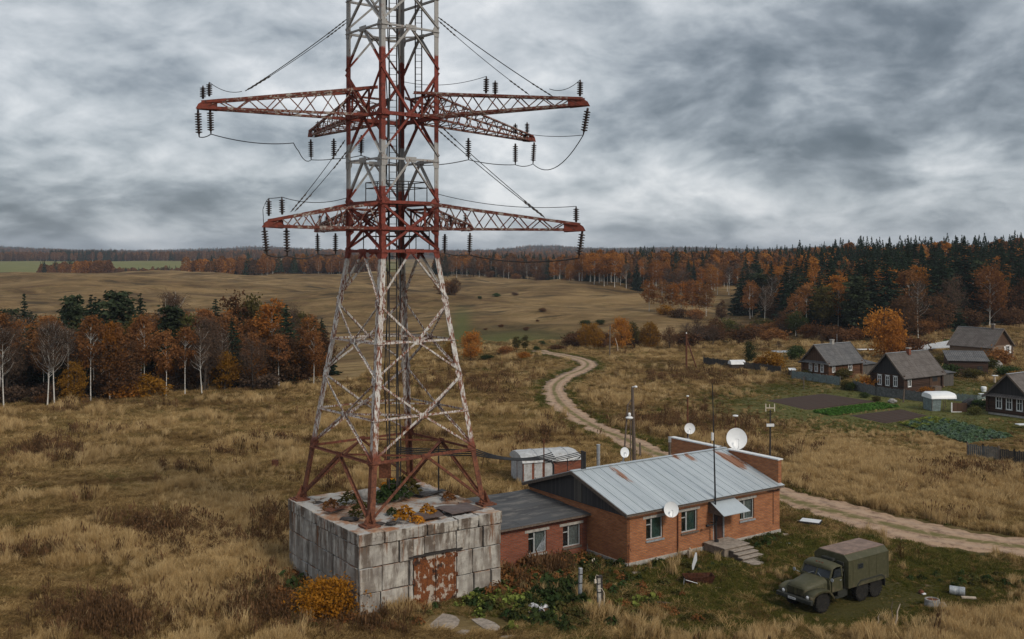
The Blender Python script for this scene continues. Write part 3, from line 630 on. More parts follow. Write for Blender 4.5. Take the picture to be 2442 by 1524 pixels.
# double gate of rusted sheet in the front face
for k, (x0, x1) in enumerate(((3.36, 4.72), (4.76, 6.1))):
    mb = MB(); mb.box2((x0, .03, -.3), (x1, .09, 2.85)); dr = mb.build('gate_leaf', M_gate, plinth)
    mb = MB()
    for zz in (.35, 1.6, 2.6): mb.box2((x0 + .01, -.005, zz), (x1 - .01, .028, zz + .09))
    for xx in (x0, x1 - .08): mb.box2((xx, -.012, -.3), (xx + .08, .027, 2.85))
    mb.build('gate_brace', M_gate, dr)
    for zz in (.4, 1.4, 2.5): mb = MB(); mb.box2(((x0 - .1) if k == 0 else x1 + .01, -.05, zz), ((x0 - .01) if k == 0 else x1 + .1, .03, zz + .2)); mb.build('hinge', M_rust, dr)
mb = MB(); mb.box2((3.0, -.08, 2.86), (6.5, .1, 2.95)); mb.build('gate_lintel', M_dark, plinth)
def PW(x, y, z): return PF + e1 * x + e2 * y + Vector((0, 0, z))
# loose sheets and rubble on top
def sheet(name, x, y, w, l, rot, lab, m, tilt=(.04, .03), cat='metal sheet', bend=.05):
    mb = MB(); n = 6
    vs = [(w * (i / n - .5), l * (j / n - .5), bend * math.sin(i * 1.1) * (j / n) + random.uniform(-.01, .01)) for i in range(n + 1) for j in range(n + 1)]
    k = lambda i, j: i * (n + 1) + j
    top = [(a, b, c + .03) for a, b, c in vs]; N = len(vs)
    fs = [(k(i, j), k(i, j + 1), k(i + 1, j + 1), k(i + 1, j)) for i in range(n) for j in range(n)]
    fs2 = [tuple(N + q for q in f[::-1]) for f in fs]
    rim = [k(i, 0) for i in range(n + 1)] + [k(n, j) for j in range(1, n + 1)] + [k(i, n) for i in range(n - 1, -1, -1)] + [k(0, j) for j in range(n - 1, 0, -1)]
    fs3 = [(rim[i], rim[(i + 1) % len(rim)], N + rim[(i + 1) % len(rim)], N + rim[i]) for i in range(len(rim))]
    mb.add(vs + top, fs + fs2 + fs3); o = mb.build(name, m)
    o.location = PW(x, y, PT + .12); o.rotation_euler = (tilt[0], tilt[1], A34 + rot); return tag(o, lab, cat)
M_sheet = simple('brown_sheet', (.105, .072, .062), .55, .2, .25, 3, .4, (.14, .07, .045))
sheet('metal_sheet', 7.3, 1.65, 2.35, 1.7, .12, 'flat brown metal sheet lying by the right tower foot', M_sheet)
sheet('metal_sheet', 4.9, 1.15, 1.7, .9, -.15, 'smaller bent rusty sheet between the orange tufts on the plinth', M_sheet, (.08, -.06), bend=.1)
sheet('metal_sheet', 1.2, 5.6, 1.7, .5, .5, 'rust-red sheet lying near the left tower foot', M_rust, (.02, .05), bend=.12)
sheet('metal_sheet', 8.0, 6.2, 2.0, .55, .1, 'dark pane-like sheet near the back edge of the plinth', M_dark, (.03, 0))
def lump(name, loc, r, m, lab, cat, sq=(1, 1, .5), seed=1, group=None):
    import bmesh
    bm = bmesh.new(); bmesh.ops.create_icosphere(bm, subdivisions=3, radius=1.0); rr = random.Random(seed); ph = [rr.uniform(0, 6) for _ in range(6)]
    for v in bm.verts:
        k = 1 + .22 * math.sin(v.co.x * 2.3 + ph[0]) * math.sin(v.co.y * 2.1 + ph[1]) + .12 * math.sin(v.co.z * 4 + ph[2]) * math.sin(v.co.x * 4.3 + ph[3]) + .06 * math.sin(v.co.y * 9 + ph[4])
        v.co = Vector((v.co.x * sq[0] * r * k, v.co.y * sq[1] * r * k, v.co.z * sq[2] * r * k))
    me = bpy.data.meshes.new(name); bm.to_mesh(me); bm.free(); me.materials.append(m)
    o = bpy.data.objects.new(name, me); COL.objects.link(o); o.location = loc; return tag(o, lab, cat, group)
lump('rock', PW(4.3, 7.6, PT + .1), .95, M_stone, 'long grey stone lying at the back of the plinth top', 'stone', (1.2, .5, .4), 4)
for k, (x, y, r, lb) in enumerate(((1.9, 1.5, .3, 'small dark stone nearest the front tower foot'), (2.55, 1.2, .27, 'second dark stone right of the front tower foot'), (6.0, 2.2, .3, 'dark stone left of the flat brown sheet'), (1.0, 3.4, .42, 'flat dark rubble piece on the left rim of the plinth'), (7.8, 7.3, .5, 'flat slab of rubble near the right back rim'))):
    lump('rubble_stone', PW(x, y, PT + .03), r, M_dark if k < 4 else M_stone, lb, 'stone', (1.2, .7, .35), 10 + k, 'rubble on the plinth')

# ------------------------------------------------------------ lattice tower
TC = Vector((-7.35, 64.3, 0)); AT = R(-6)
def rad(z):
    return 2.88 + (5.8 - 2.88) * max(0, (20 - z) / (20 - 4.62)) if z < 38 else 2.88 * (1 - (z - 38) / 9)
DIRS = {'F': AT - math.pi / 2, 'R': AT, 'B': AT + math.pi / 2, 'L': AT + math.pi}
def LP(k, z): r = rad(z); return TC + Vector((r * math.cos(DIRS[k]), r * math.sin(DIRS[k]), z))
FACES = [('F', 'R'), ('L', 'F'), ('R', 'B'), ('B', 'L')]
tb = Vector((TC.x, TC.y, PT))
tower = thing('lattice_tower', tb, 'tall red and white steel lattice power tower with cross arms', 'power tower')
for k in 'FRBL':
    mb = MB(tb); inward = (TC - LP(k, 10)); inward.z = 0
    zs = [PT + .1, 20, 38, 43]
    for a, b in zip(zs, zs[1:]):
        p, q = LP(k, a), LP(k, b); d2 = (q - p).normalized()
        # angle section with its two flanges along the two faces
        nb = [x for f in FACES if k in f for x in f if x != k]
        f1 = (LP(nb[0], a) - p); f1.z = 0; f1.normalize(); f2 = (LP(nb[1], a) - p); f2.z = 0; f2.normalize()
        w = .34 if b <= 20 else .29; t = .045
        pr = [(0, 0), (w, 0), (w, t), (t, t), (t, w), (0, w)]
        vs = [p + f1 * x + f2 * y for x, y in pr] + [q + f1 * x + f2 * y for x, y in pr]
        mb.add(vs, [(i, (i + 1) % 6, 6 + (i + 1) % 6, 6 + i) for i in range(6)])
    leg = mb.build('leg', M_tower, tower)
    mb = MB(tb); p = LP(k, PT); mb.box(p + Vector((0, 0, .07)), (.95, .95, .1), A34); mb.box(p + Vector((0, 0, .15)), (.62, .62, .08), A34)
    for s_ in range(4):
        d2 = Vector((math.cos(A34 + s_ * 1.5708), math.sin(A34 + s_ * 1.5708), 0)); pp = p - inward.normalized() * -.1
        mb.add([pp + Vector((0, 0, .19)), pp + d2 * .42 + Vector((0, 0, .19)), pp + Vector((0, 0, .95))], [(0, 1, 2)])
    mb.build('foot_plate', M_tower, leg)
    for z in (8.1, 12.6, 17.0, 19.9, 21.3, 22.95, 25.4, 28.15, 33.4):
        nb = [x for f in FACES if k in f for x in f if x != k]
        for o_ in nb:
            mb = MB(tb); p = LP(k, z - .32); q = LP(k, z + .32); f1 = (LP(o_, z) - LP(k, z)); f1.z = 0; f1.normalize(); n1 = f1.cross(Vector((0, 0, 1))); cen = (TC + Vector((0, 0, z)) - LP(k, z)); n1 = n1 if n1.dot(cen) < 0 else -n1
            big = .55 if z in (8.1, 21.3, 28.15, 22.95) else .42
            n1 = n1 * .03
            mb.add([p + n1, p + f1 * .3 + n1, p + f1 * big + n1 + Vector((0, 0, .2)), q + f1 * big + n1 - Vector((0, 0, .2)), q + f1 * .3 + n1, q + n1], [(0, 1, 2, 3, 4, 5)])
            mb.add([p + n1 * .2, p + f1 * .3 + n1 * .2, p + f1 * big + n1 * .2 + Vector((0, 0, .2)), q + f1 * big + n1 * .2 - Vector((0, 0, .2)), q + f1 * .3 + n1 * .2, q + n1 * .2], [(5, 4, 3, 2, 1, 0)])
            mb.build('gusset_plate', M_tower, leg)
def member(name, p, q, w, parent=tower, m=M_tower, up=None):
    mb = MB(tb); mb.beam(p, q, w, up=up); return mb.build(name, m, parent)
def mid(f, z): return (LP(f[0], z) + LP(f[1], z)) / 2
RING = [(8.0, .15), (10.35, .11), (14.65, .11), (20.0, .17), (21.35, .2), (22.9, .2), (25.5, .13), (28.15, .24), (33.4, .14), (35.4, .13), (38.0, .13)]
VS = [(8.0, PT + .25, .17), (8.0 + 2.35, 8.1, .13), (10.35, 12.5, .12), (14.65, 12.7, .12), (14.65, 16.9, .12), (20.0, 17.1, .13),
      (21.35, 20.1, .15), (21.4, 22.85, .14), (25.5, 23.0, .14), (28.15, 25.8, .14), (28.2, 30.9, .15), (33.4, 31.1, .13), (35.4, 33.6, .13), (35.5, 37.8, .12)]
for f in FACES:
    for z, w in RING: member('horizontal_member', LP(f[0], z), LP(f[1], z), w)
    for zm, zl, w in VS:
        for k in f: member('diagonal_brace', mid(f, zm), LP(k, zl), w)
    for z in (8.0, 14.65, 10.35, 20.0, 21.4, 25.5, 28.15, 33.4):
        mb = MB(tb); c = mid(f, z); t = (LP(f[1], z) - LP(f[0], z)).normalized(); n1 = t.cross(Vector((0, 0, 1)))
        n1 = n1 if n1.dot(c - TC - Vector((0, 0, z))) > 0 else -n1; c = c + n1 * .05; k = .38 if z > 19 else .3
        mb.beam(c - t * k, c + t * k, .34 if z in (20.0, 28.15) else .28, .03, up=(0, 0, 1), prof='B') if False else mb.box(c, (2 * k, .03, .32), math.atan2(t.y, t.x))
        mb.build('gusset_plate', M_tower, tower)
for z in (8.0, 10.35, 14.65, 33.4):
    for a in range(4):
        fa, fb = FACES[a], FACES[(a + 1) % 4] if a != 1 else FACES[3]
    ms_ = [mid(f, z) for f in (FACES[0], FACES[2], FACES[3], FACES[1])]
    for a in range(4): member('plan_brace', ms_[a], ms_[(a + 1) % 4], .10)
# inner ladders with their rungs
def ladder(px, Y, z0, z1, w=.42):
    c = Vector(((px - CX) * Y / F, Y, 0)); t = Vector((math.cos(R(8)), math.sin(R(8)), 0))
    mb = MB(tb)
    for s_ in (-1, 1): mb.beam(c + t * s_ * w / 2 + Vector((0, 0, z0)), c + t * s_ * w / 2 + Vector((0, 0, z1)), .075, .075, prof='B')
    l = mb.build('ladder', M_dark, tower); mb = MB(tb); z = z0 + .3
    while z < z1: mb.tube([c - t * w / 2 + Vector((0, 0, z)), c + t * w / 2 + Vector((0, 0, z))], .018, 5); z += .4
    mb.build('rungs', M_dark, l)
ladder(937, 64.6, 5.0, 41, .46); ladder(998, 65.6, 27.6, 41, .4)
mb = MB(tb)
for px, r in ((921, .035), (926, .03), (952, .04)): 
    c = WY(px, 600, 64.9); mb.tube([Vector((c.x + .1 * math.sin(z * .6 + px), c.y, z)) for z in np.linspace(5.5, 41, 30)], r, 5)
mb.build('riser_cable', M_black, tower)
# inspection decks with railings between the members
for z, hgt_, half in ((22.98, 1.25, 1.35), (20.1, 1.15, 1.45)):
    mb = MB(tb); c = Vector((TC.x + .25, TC.y, z)); mb.box(c, (2 * half, 2 * half, .06), R(39)); dk = mb.build('inspection_deck', M_dark, tower)
    mb = MB(tb); cs = [c + Matrix.Rotation(R(39), 3, 'Z') @ Vector((a * half, b * half, 0)) for a, b in ((-1, -1), (1, -1), (1, 1), (-1, 1))]
    for i in range(4):
        a, b = cs[i], cs[(i + 1) % 4]
        for hh in (hgt_, hgt_ * .72): mb.tube([a + Vector((0, 0, hh)), b + Vector((0, 0, hh))], .03, 5)
        for t in (0, .5): q = a.lerp(b, t); mb.tube([q, q + Vector((0, 0, hgt_))], .032, 5)
    mb.build('railing', M_dark, dk)
mb = MB(tb); c = WY(918, 1120, 62.5); mb.box(c, (.72, .12, 1.0), R(8)); mb.box(c + Vector((0, .1, .9)), (.1, .1, .9)); mb.build('switch_box', M_rust, tower)
c = WY(948, 1100, 65.0); mb = MB(tb); mb.tube([(c.x, c.y, PT), (c.x, c.y, 8.3)], .09, 8); mb.build('cable_post', M_dark, tower)
# ---- cross arms: four chords to a plated tip, lattice between
ARM_TIPS = {}
def crossarm(tip, a1, a2, zt, zb, name, seed, wt=.48, hb=.34, stub=.5):
    """a1, a2: where the two sides meet the tower (plan points)"""
    tip = Vector(tip); tip = tip + (Vector((TC.x, TC.y, tip.z)) - tip).normalized() * .38; a1 = Vector((a1.x, a1.y, 0)); a2 = Vector((a2.x, a2.y, 0))
    side = (a2 - a1).normalized(); out_ = (tip - (a1 + a2) / 2); out_.z = 0; L = out_.length; out_.normalize()
    side = side - out_ * side.dot(out_); side.normalize()
    tb1, tb2 = tip - side * wt / 2, tip + side * wt / 2
    tt1, tt2 = tb1 + Vector((0, 0, hb)), tb2 + Vector((0, 0, hb))
    Bt = [(a1 + Vector((0, 0, zb)), tb1), (a2 + Vector((0, 0, zb)), tb2)]
    Tp = [(a1 + Vector((0, 0, zt)), tt1), (a2 + Vector((0, 0, zt)), tt2)]
    mb = MB(tb); N = max(5, int(L / 1.5))
    ns = [i / N for i in range(N + 1)]
    for s_ in (0, 1):      # side faces: zigzag between lower and upper chord
        for i in range(N):
            b0 = Bt[s_][0].lerp(Bt[s_][1], ns[i]); b1 = Bt[s_][0].lerp(Bt[s_][1], ns[i + 1]); t0 = Tp[s_][0].lerp(Tp[s_][1], (ns[i] + ns[i + 1]) / 2)
            mb.beam(b0, t0, .065); mb.beam(t0, b1, .065)
    for i in range(N):     # plan lacing of both faces
        for (A, B) in ((Bt[0], Bt[1]), (Tp[0], Tp[1])):
            p0 = A[0].lerp(A[1], ns[i]); q0 = B[0].lerp(B[1], ns[i]); q1 = B[0].lerp(B[1], ns[i + 1])
            mb.beam(p0, q1, .05); mb.beam(p0, q0, .05)
    arm = mb.build('crossarm', M_arm, tower)
    for (p, q) in Bt + Tp:
        top = (p, q) in Tp; d2 = (q - p).normalized(); mb = MB(tb); mb.beam(p - d2 * (stub if top else .0), q + d2 * .1, .15 if top else .15); ch = mb.build('chord', M_arm, arm)
        mb = MB(tb); mb.beam(p - d2 * (stub + .05 if top else .0), p + d2 * .9, .18); mb.build('red_splice', M_redp, ch); mb = MB(tb); mb.beam(q - d2 * 1.3, q + d2 * .12, .165); mb.build('red_splice', M_redp, ch)
    mb = MB(tb)
    r1, r2 = tb1 - out_ * .75, tb2 - out_ * .75
    for s_, (p, q) in ((-1, (tb1, r1)), (1, (tb2, r2))):
        z0 = Vector((0, 0, hb + .08)); o_ = side * s_ * .03
        pts = [p + out_ * .45 + o_ + Vector((0, 0, -.05)), q + o_ + Vector((0, 0, -.12)), q + o_ + z0 + Vector((0, 0, .05)), p + o_ + z0, p + out_ * .3 + o_ + z0 * .55]
        mb.add(pts + [x - side * s_ * .03 for x in pts], [(0, 1, 2, 3, 4), (9, 8, 7, 6, 5)] + [(i, (i + 1) % 5, 5 + (i + 1) % 5, 5 + i) for i in range(5)])
    a = tb1 + out_ * .4 + Vector((0, 0, -.04)); b = tb2 + out_ * .4 + Vector((0, 0, -.04)); mb.add([r1 + Vector((0, 0, -.1)), r2 + Vector((0, 0, -.1)), b, a], [(0, 1, 2, 3)])
    mb.add([r1 + Vector((0, 0, hb + .1)), r2 + Vector((0, 0, hb + .1)), tb2 + Vector((0, 0, hb + .06)), tb1 + Vector((0, 0, hb + .06))], [(0, 1, 2, 3)])
    mb.build('end_plate', M_redp, arm)
    mb = MB(tb)            # frame where the arm meets the tower
    for p in (Tp[0][0], Tp[1][0]): mb.beam(p, Vector((p.x, p.y, zb)), .12)
    mb.beam(Tp[0][0], Tp[1][0], .14); mb.beam(Bt[0][0], Bt[1][0], .14); mb.beam(Tp[0][0], Bt[1][0], .09); mb.beam(Tp[1][0], Bt[0][0], .09)
    mb.build('root_frame', M_redp, arm)
    return dict(tip=tip, top=Tp, bot=Bt, out=out_, side=side)
def ins(a, b, t): return LP(a, 25).lerp(LP(b, 25), t)
LT = crossarm(WY(470, 258, 61.4), ins('L', 'F', .02), ins('F', 'L', .35), 29.75, 28.15, 'left', 1)
RT = crossarm(WY(1402, 250, 60.6), ins('R', 'F', .30), ins('R', 'B', .02), 29.55, 28.15, 'right', 2)
BLT = crossarm(WY(742, 326, 79.6), ins('L', 'B', .1), ins('B', 'L', .25), 29.6, 28.15, 'back_left', 3)
BRT = crossarm(WY(1270, 337, 79.6), ins('R', 'B', .1), ins('B', 'R', .25), 29.6, 28.15, 'back_right', 4)
LL = crossarm(WY(628, 540, 61.2), ins('L', 'F', .02), ins('F', 'L', .05), 22.85, 21.35, 'left_low', 5)
RL_ = crossarm(WY(1392, 549, 61.2), ins('R', 'F', .25), ins('R', 'B', .02), 22.85, 21.35, 'right_low', 6)
BLL = crossarm(WY(757, 552, 79.0), ins('L', 'B', .1), ins('B', 'L', .25), 22.6, 21.45, 'back_left_low', 7)
BRL = crossarm(WY(1120, 549, 76.0), ins('R', 'B', .1), ins('B', 'R', .25), 22.6, 21.45, 'back_right_low', 8)
# ---- insulators: hanging strings and upright posts, each a thing
def insulator_mesh(n, L, r):
    mb = MB(); pr = [(.03, 0), (.07, .02), (.07, .12)]; st = (L - .24) / n
    for i in range(n):
        z = .12 + i * st; pr += [(.07, z), (r * .6, z + st * .12), (r, z + st * .24), (r * .98, z + st * .50), (r * .5, z + st * .62), (.075, z + st * .8)]
    pr += [(.045, L - .12), (.05, L - .1), (.03, L)]; mb.lathe(pr, n=14); return mb
proto_ins = {}
def insulator(p, q, n, r, lab, group):
    p = Vector(p); q = Vector(q); L = (q - p).length; key = (n, r)
    if key not in proto_ins:
        mb = insulator_mesh(n, 1.0, r); o = mb.build('insulator_string' if group.startswith('hanging') else 'post_insulator', M_insul); 
        me = o.data; me.polygons.foreach_set('use_smooth', [True] * len(me.polygons)); proto_ins[key] = o
    else:
        o = proto_ins[key].copy(); COL.objects.link(o)
    o.location = p; o.rotation_mode = 'QUATERNION'; o.rotation_quaternion = (q - p).to_track_quat('Z', 'Y'); o.scale = (1, 1, L)
    tag(o, lab, 'insulator', group); return o
HG = 'hanging insulator strings under the cross arms'; PG = 'upright post insulators on the cross arms'
def arm_y(A, px):     # depth at which the arm's axis passes photo column px
    a = (A['bot'][0][0] + A['bot'][1][0]) / 2; b = A['tip']; 
    for i in range(101):
        q = a.lerp(b, i / 100 * 1.06)
        if (CX + F * q.x / q.y - px) * (CX + F * a.x / a.y - px) <= 0: return q.y
    return b.y
hang = [(LT, 472, 262, 475, 327, 'outermost hanging string on the left end of the upper cross arm'), (LT, 501, 261, 503, 320, 'second hanging string in from the left end of the upper cross arm'),
        (RT, 1402, 257, 1391, 322, 'slanting string at the right end of the upper front cross arm'),
        (BLT, 741, 332, 742, 381, 'string at the end of the upper arm pointing back left'), (BLT, 796, 330, 796, 379, 'middle string under the upper arm pointing back left'), (BLT, 862, 322, 861, 371, 'string under the upper back left arm nearest the tower'),
        (BRT, 1117, 329, 1117, 381, 'string under the upper back right arm nearest the tower'), (BRT, 1229, 342, 1229, 393, 'second string in from the end of the upper back right arm'), (BRT, 1274, 339, 1271, 391, 'string at the very end of the upper back right arm'),
        (LL, 630, 542, 637, 608, 'slanting string at the left end of the lower cross arm'), (LL, 683, 541, 685, 610, 'second string from the left end of the lower cross arm'), (BLL, 757, 556, 758, 606, 'string at the end of the lower arm pointing back left'), (BLL, 800, 556, 800, 606, 'inner string of the lower arm pointing back left'),
        (RL_, 1389, 550, 1380, 616, 'slanting string at the right end of the lower cross arm'), (BRL, 1061, 558, 1060, 604, 'string under the lower back right arm beside the tower leg'), (BRL, 1121, 555, 1119, 608, 'string at the end of the lower back right arm')]
HP = {}
for A, x0, y0, x1, y1, lab in hang:
    Y = arm_y(A, x0); p = WY(x0, y0, Y); q = WY(x1, y1, Y); HP[x0] = q
    insulator(p, q, 8, .20, lab, HG)
post = [(LT, 484, 236, 484, 204, 'left of the twin post insulators on the upper left arm end'), (LT, 499, 230, 499, 196, 'right of the twin post insulators on the upper left arm end'),
        (RT, 1383, 230, 1384, 190, 'post insulator on the right end of the upper front arm'), (RT, 1159, 223, 1160, 182, 'taller post insulator midway on the upper right arm'), (RT, 1181, 225, 1181, 192, 'shorter post insulator midway on the upper right arm'),
        (BRT, 1229, 318, 1229, 294, 'left post insulator on the end of the upper back right arm'), (BRT, 1257, 319, 1257, 291, 'right post insulator on the end of the upper back right arm'), (BLT, 758, 313, 758, 288, 'post insulator on the upper back left arm end'),
        (LL, 641, 515, 641, 473, 'left post insulator on the left end of the lower arm'), (LL, 673, 512, 672, 470, 'right post insulator on the left end of the lower arm'), (RL_, 1374, 530, 1374, 492, 'post insulator on the right end of the lower arm'),
        (BLL, 763, 536, 763, 511, 'left small post insulator on the lower back left arm'), (BLL, 779, 536, 779, 513, 'right small post insulator on the lower back left arm'), (BRL, 1075, 540, 1075, 513, 'small post insulator on the lower back right arm near the tower'), (BRL, 1110, 538, 1110, 508, 'small post insulator on the end of the lower back right arm')]
PP = {}
for A, x0, y0, x1, y1, lab in post:
    Y = arm_y(A, x0); p = WY(x0, y0, Y); q = WY(x1, y1, Y); PP[x0] = q
    p.z = min(p.z, q.z - .5)
    insulator(p, q, 6, .18, lab, PG)
    mb = MB(); mb.beam(q + Vector((-.28, 0, .02)), q + Vector((.28, 0, .07)), .05, .05, prof='B'); mb.beam(q, q + Vector((0, 0, .12)), .09, .09, prof='B')
    o = bpy.data.objects[-1] if False else None
def wire(name, pts, r, lab, cat, m=M_black, group=None):
    mb = MB(pts[0]); mb.tube(pts, r, 5); return tag(mb.build(name, m), lab, cat, group)
JG = 'jumper wires strung between the insulators'
wire('jumper_wire', cat_pts(HP[472], HP[501], .08, 6) + cat_pts(HP[501], WY(700, 341, 70), .25) + cat_pts(WY(700, 341, 70), WY(712, 360, 72), .05, 5) + cat_pts(WY(712, 360, 72), HP[741], .35, 8) + cat_pts(HP[741], HP[796], .05, 6) + cat_pts(HP[796], HP[862], .05, 6), .03, 'long jumper wire sagging from the upper left strings back to the back left arm', 'wire', group=JG)
wire('jumper_wire', cat_pts(HP[862], HP[1117], .5) + cat_pts(HP[1117], HP[1229], .12, 8) + cat_pts(HP[1229], HP[1274], .15, 8) + cat_pts(HP[1274], HP[1402], 1.1), .03, 'jumper wire sagging under the upper back right arm to the slanting right string', 'wire', group=JG)
wire('jumper_wire', cat_pts(HP[1402], WY(1250, 318, 79), .15), .022, 'thin wire from the slanting right string to the back right arm end', 'wire', group=JG)
wire('jumper_wire', cat_pts(HP[630], HP[683], .1, 6) + cat_pts(HP[683], HP[757], .25, 8) + cat_pts(HP[757], HP[800], .08, 6), .035, 'jumper wire joining the left strings of the lower cross arm', 'wire', group=JG)
wire('jumper_wire', cat_pts(HP[800], LP('L', 19.6), .2), .02, 'thin wire from the lower back left strings to the tower leg', 'wire', group=JG)
wire('jumper_wire', cat_pts(HP[1061], HP[1121], .1, 6) + cat_pts(HP[1121], HP[1389], .35), .035, 'jumper wire joining the right strings of the lower cross arm', 'wire', group=JG)
wire('earth_wire', cat_pts(PP[499], WY(577, 218, 62), .25), .02, 'short wire from the upper left posts to the arm', 'wire', group=JG)
wire('earth_wire', cat_pts(PP[1384] if 1384 in PP else PP[1383], WY(1310, 212, 61), .3), .02, 'short wire from the right end post down to the stay', 'wire', group=JG)
wire('earth_wire', cat_pts(PP[1159], WY(962, 195, 66), .35), .018, 'thin wire from the middle right post to the back leg', 'wire', group=JG)
wire('earth_wire', cat_pts(PP[641], PP[673], .02, 5) + cat_pts(PP[673], LP('L', 23.3), .3), .022, 'thin wire from the lower left posts to the tower leg', 'wire', group=JG)
wire('earth_wire', cat_pts(PP[641], WY(627, 500, 61), -.1, 6) + cat_pts(WY(627, 500, 61), WY(629, 538, 61), .0, 4), .02, 'looped wire round the left end of the lower arm', 'wire', group=JG)
wire('earth_wire', cat_pts(PP[1374], LP('R', 23.5), .35), .02, 'thin wire from the lower right post to the tower leg', 'wire', group=JG)
SG = 'stay ropes holding up the cross arms'
def stay(a, b, lab, r=.028):
    pts = cat_pts(a, b, .12); mb = MB(pts[0]); mb.tube(pts, r, 5); o = mb.build('stay_rope', M_black); tag(o, lab, 'stay rope', SG)
    for e, q in ((pts[0], pts[1]), (pts[-1], pts[-2])):
        mb = MB(pts[0]); d2 = (q - e).normalized()
        mb.tube([e + d2 * (.1 + i * .15) for i in range(11)], [.055 if i % 2 else .02 for i in range(11)], 6); mb.build('turnbuckle', M_dark, o)
stay(LP('L', 34.3), WY(585, 217, 61.6), 'outer of the two ropes from the tower to the upper left arm')
stay(LP('L', 34.1), WY(592, 214, 62.6), 'inner of the two ropes from the tower to the upper left arm', .02)
stay(LP('R', 34.3), WY(1318, 230, 60.9), 'longer rope from the tower top to the right arm end')
stay(LP('R', 34.1), WY(1262, 226, 61.4), 'shorter rope from the tower top to the middle of the right arm', .02)
stay(LP('L', 26.9) + Vector((-.1, .2, 0)), WY(693, 506, 62), 'left rope of the pair to the lower left arm', .022)
stay(LP('L', 26.2) + Vector((.1, -.2, 0)), WY(703, 504, 61.6), 'right rope of the pair to the lower left arm', .022)
stay(LP('R', 27.4), WY(1299, 519, 61.8), 'lower of the two ropes to the lower right arm', .024)
stay(LP('R', 27.8), WY(1297, 516, 62.2), 'upper of the two ropes to the lower right arm', .024)
# ------------------------------------------------------------ helpers for buildings (local frame: x along the eave, y back, z up)
A35 = R(35)
def wall_open(mb, L, z0, z1, holes, depth=.18):
    """front wall on the plane y = 0 with real openings and reveals"""
    xs = sorted({0, L, *[h[0] for h in holes], *[h[1] for h in holes]}); zs = sorted({z0, z1, *[h[2] for h in holes], *[h[3] for h in holes]})
    for a, b in zip(xs, xs[1:]):
        for c, e in zip(zs, zs[1:]):
            if any(a >= h[0] - 1e-6 and b <= h[1] + 1e-6 and c >= h[2] - 1e-6 and e <= h[3] + 1e-6 for h in holes): continue
            mb.quad((a, 0, c), (b, 0, c), (b, 0, e), (a, 0, e))
    for a, b, c, e in holes:
        mb.quad((a, 0, c), (a, depth, c), (a, depth, e), (a, 0, e)); mb.quad((b, 0, c), (b, 0, e), (b, depth, e), (b, depth, c))
        mb.quad((a, 0, e), (a, depth, e), (b, depth, e), (b, 0, e)); mb.quad((a, 0, c), (b, 0, c), (b, depth, c), (a, depth, c))
def case_window(root, x0, x1, z0, z1, y, fm, style='two', curtain=None, sill=None, lintel=None, w=.07):
    mb = MB(); yf = y
    for a, b, c, e in ((x0, x0 + w, z0, z1), (x1 - w, x1, z0, z1), (x0 + w, x1 - w, z0, z0 + w), (x0 + w, x1 - w, z1 - w, z1)): mb.box2((a, yf, c), (b, yf + .07, e))
    xm = x0 + (x1 - x0) * .36; mb.box2((xm - .05, yf - .004, z0 + w), (xm + .05, yf + .06, z1 - w))
    mb.box2((x0 + w, yf + .003, z1 - (z1 - z0) * .33), (xm - .05, yf + .055, z1 - (z1 - z0) * .33 + .06))
    f = mb.build('window', fm, root, bevel=.006)
    mb = MB(); mb.quad((x0 + w, yf + .045, z0 + w), (x1 - w, yf + .045, z0 + w), (x1 - w, yf + .045, z1 - w), (x0 + w, yf + .045, z1 - w)); mb.build('pane', M_pane, f)
    if curtain:
        mb = MB(); a, b = curtain[1:]; n = 12
        pts = [(a + (b - a) * i / n, yf + .10 + .03 * math.sin(i * 2.2)) for i in range(n + 1)]
        for p, q in zip(pts, pts[1:]): mb.quad((p[0], p[1], z0), (q[0], q[1], z0), (q[0], q[1], z1), (p[0], p[1], z1))
        mb.build('curtain', curtain[0], f)
    mb = MB(); mb.quad((x0, yf + .17, z0), (x1, yf + .17, z0), (x1, yf + .17, z1), (x0, yf + .17, z1)); mb.build('dark_interior', M_black, f)
    if sill: mb = MB(); mb.box2((x0 - .06, -.09, z0 - .12), (x1 + .06, yf, z0 - .005)); mb.build('sill', sill, f)
    if lintel: mb = MB(); mb.box2((x0 - .28, -.025, z1 + .004), (x1 + .22, .1, z1 + .17)); mb.build('lintel', lintel, f)
    return f
m, g = mat('pane_glass'); M_pane = m
a = g.n('ShaderNodeBsdfTransparent', {0: (.75, .8, .8, 1)}); b = g.n('ShaderNodeBsdfGlossy', {0: (.8, .85, .9, 1), 'Roughness': .06})
ms = g.n('ShaderNodeMixShader', {0: .22, 1: a.outputs[0], 2: b.outputs[0]}); g.n('ShaderNodeOutputMaterial', {0: ms.outputs[0]})

# ------------------------------------------------------------ the brick station
BC = Vector((7.25, 66.1, 0)); BL_, BW_ = 14.3, 10.5; EZ, RZ = 3.62, 5.25
station = thing('brick_building', BC, 'orange brick station with blue-grey sheet metal gable roof', 'building', A35)
holes = [(1.62, 3.07, 1.5, 2.9), (4.72, 6.18, 1.5, 2.9), (7.65, 8.75, .6, 2.55), (10.25, 11.67, 1.5, 2.9)]
mb = MB(); wall_open(mb, BL_, .34, EZ, holes); mb.build('wall', M_brick, station)
mb = MB(); mb.prism([(0, .34), (BW_, .34), (BW_, EZ - .25), (0, EZ - .25)], 'x', .0, .25); mb.build('wall', M_brick, station)
mb = MB(); mb.quad((BL_, 0, .34), (BL_, BW_, .34), (BL_, BW_, EZ), (BL_, 0, EZ)); mb.quad((0.25, BW_, .34), (BL_, BW_, .34), (BL_, BW_, EZ), (.25, BW_, EZ)); mb.build('wall', M_brick, station)
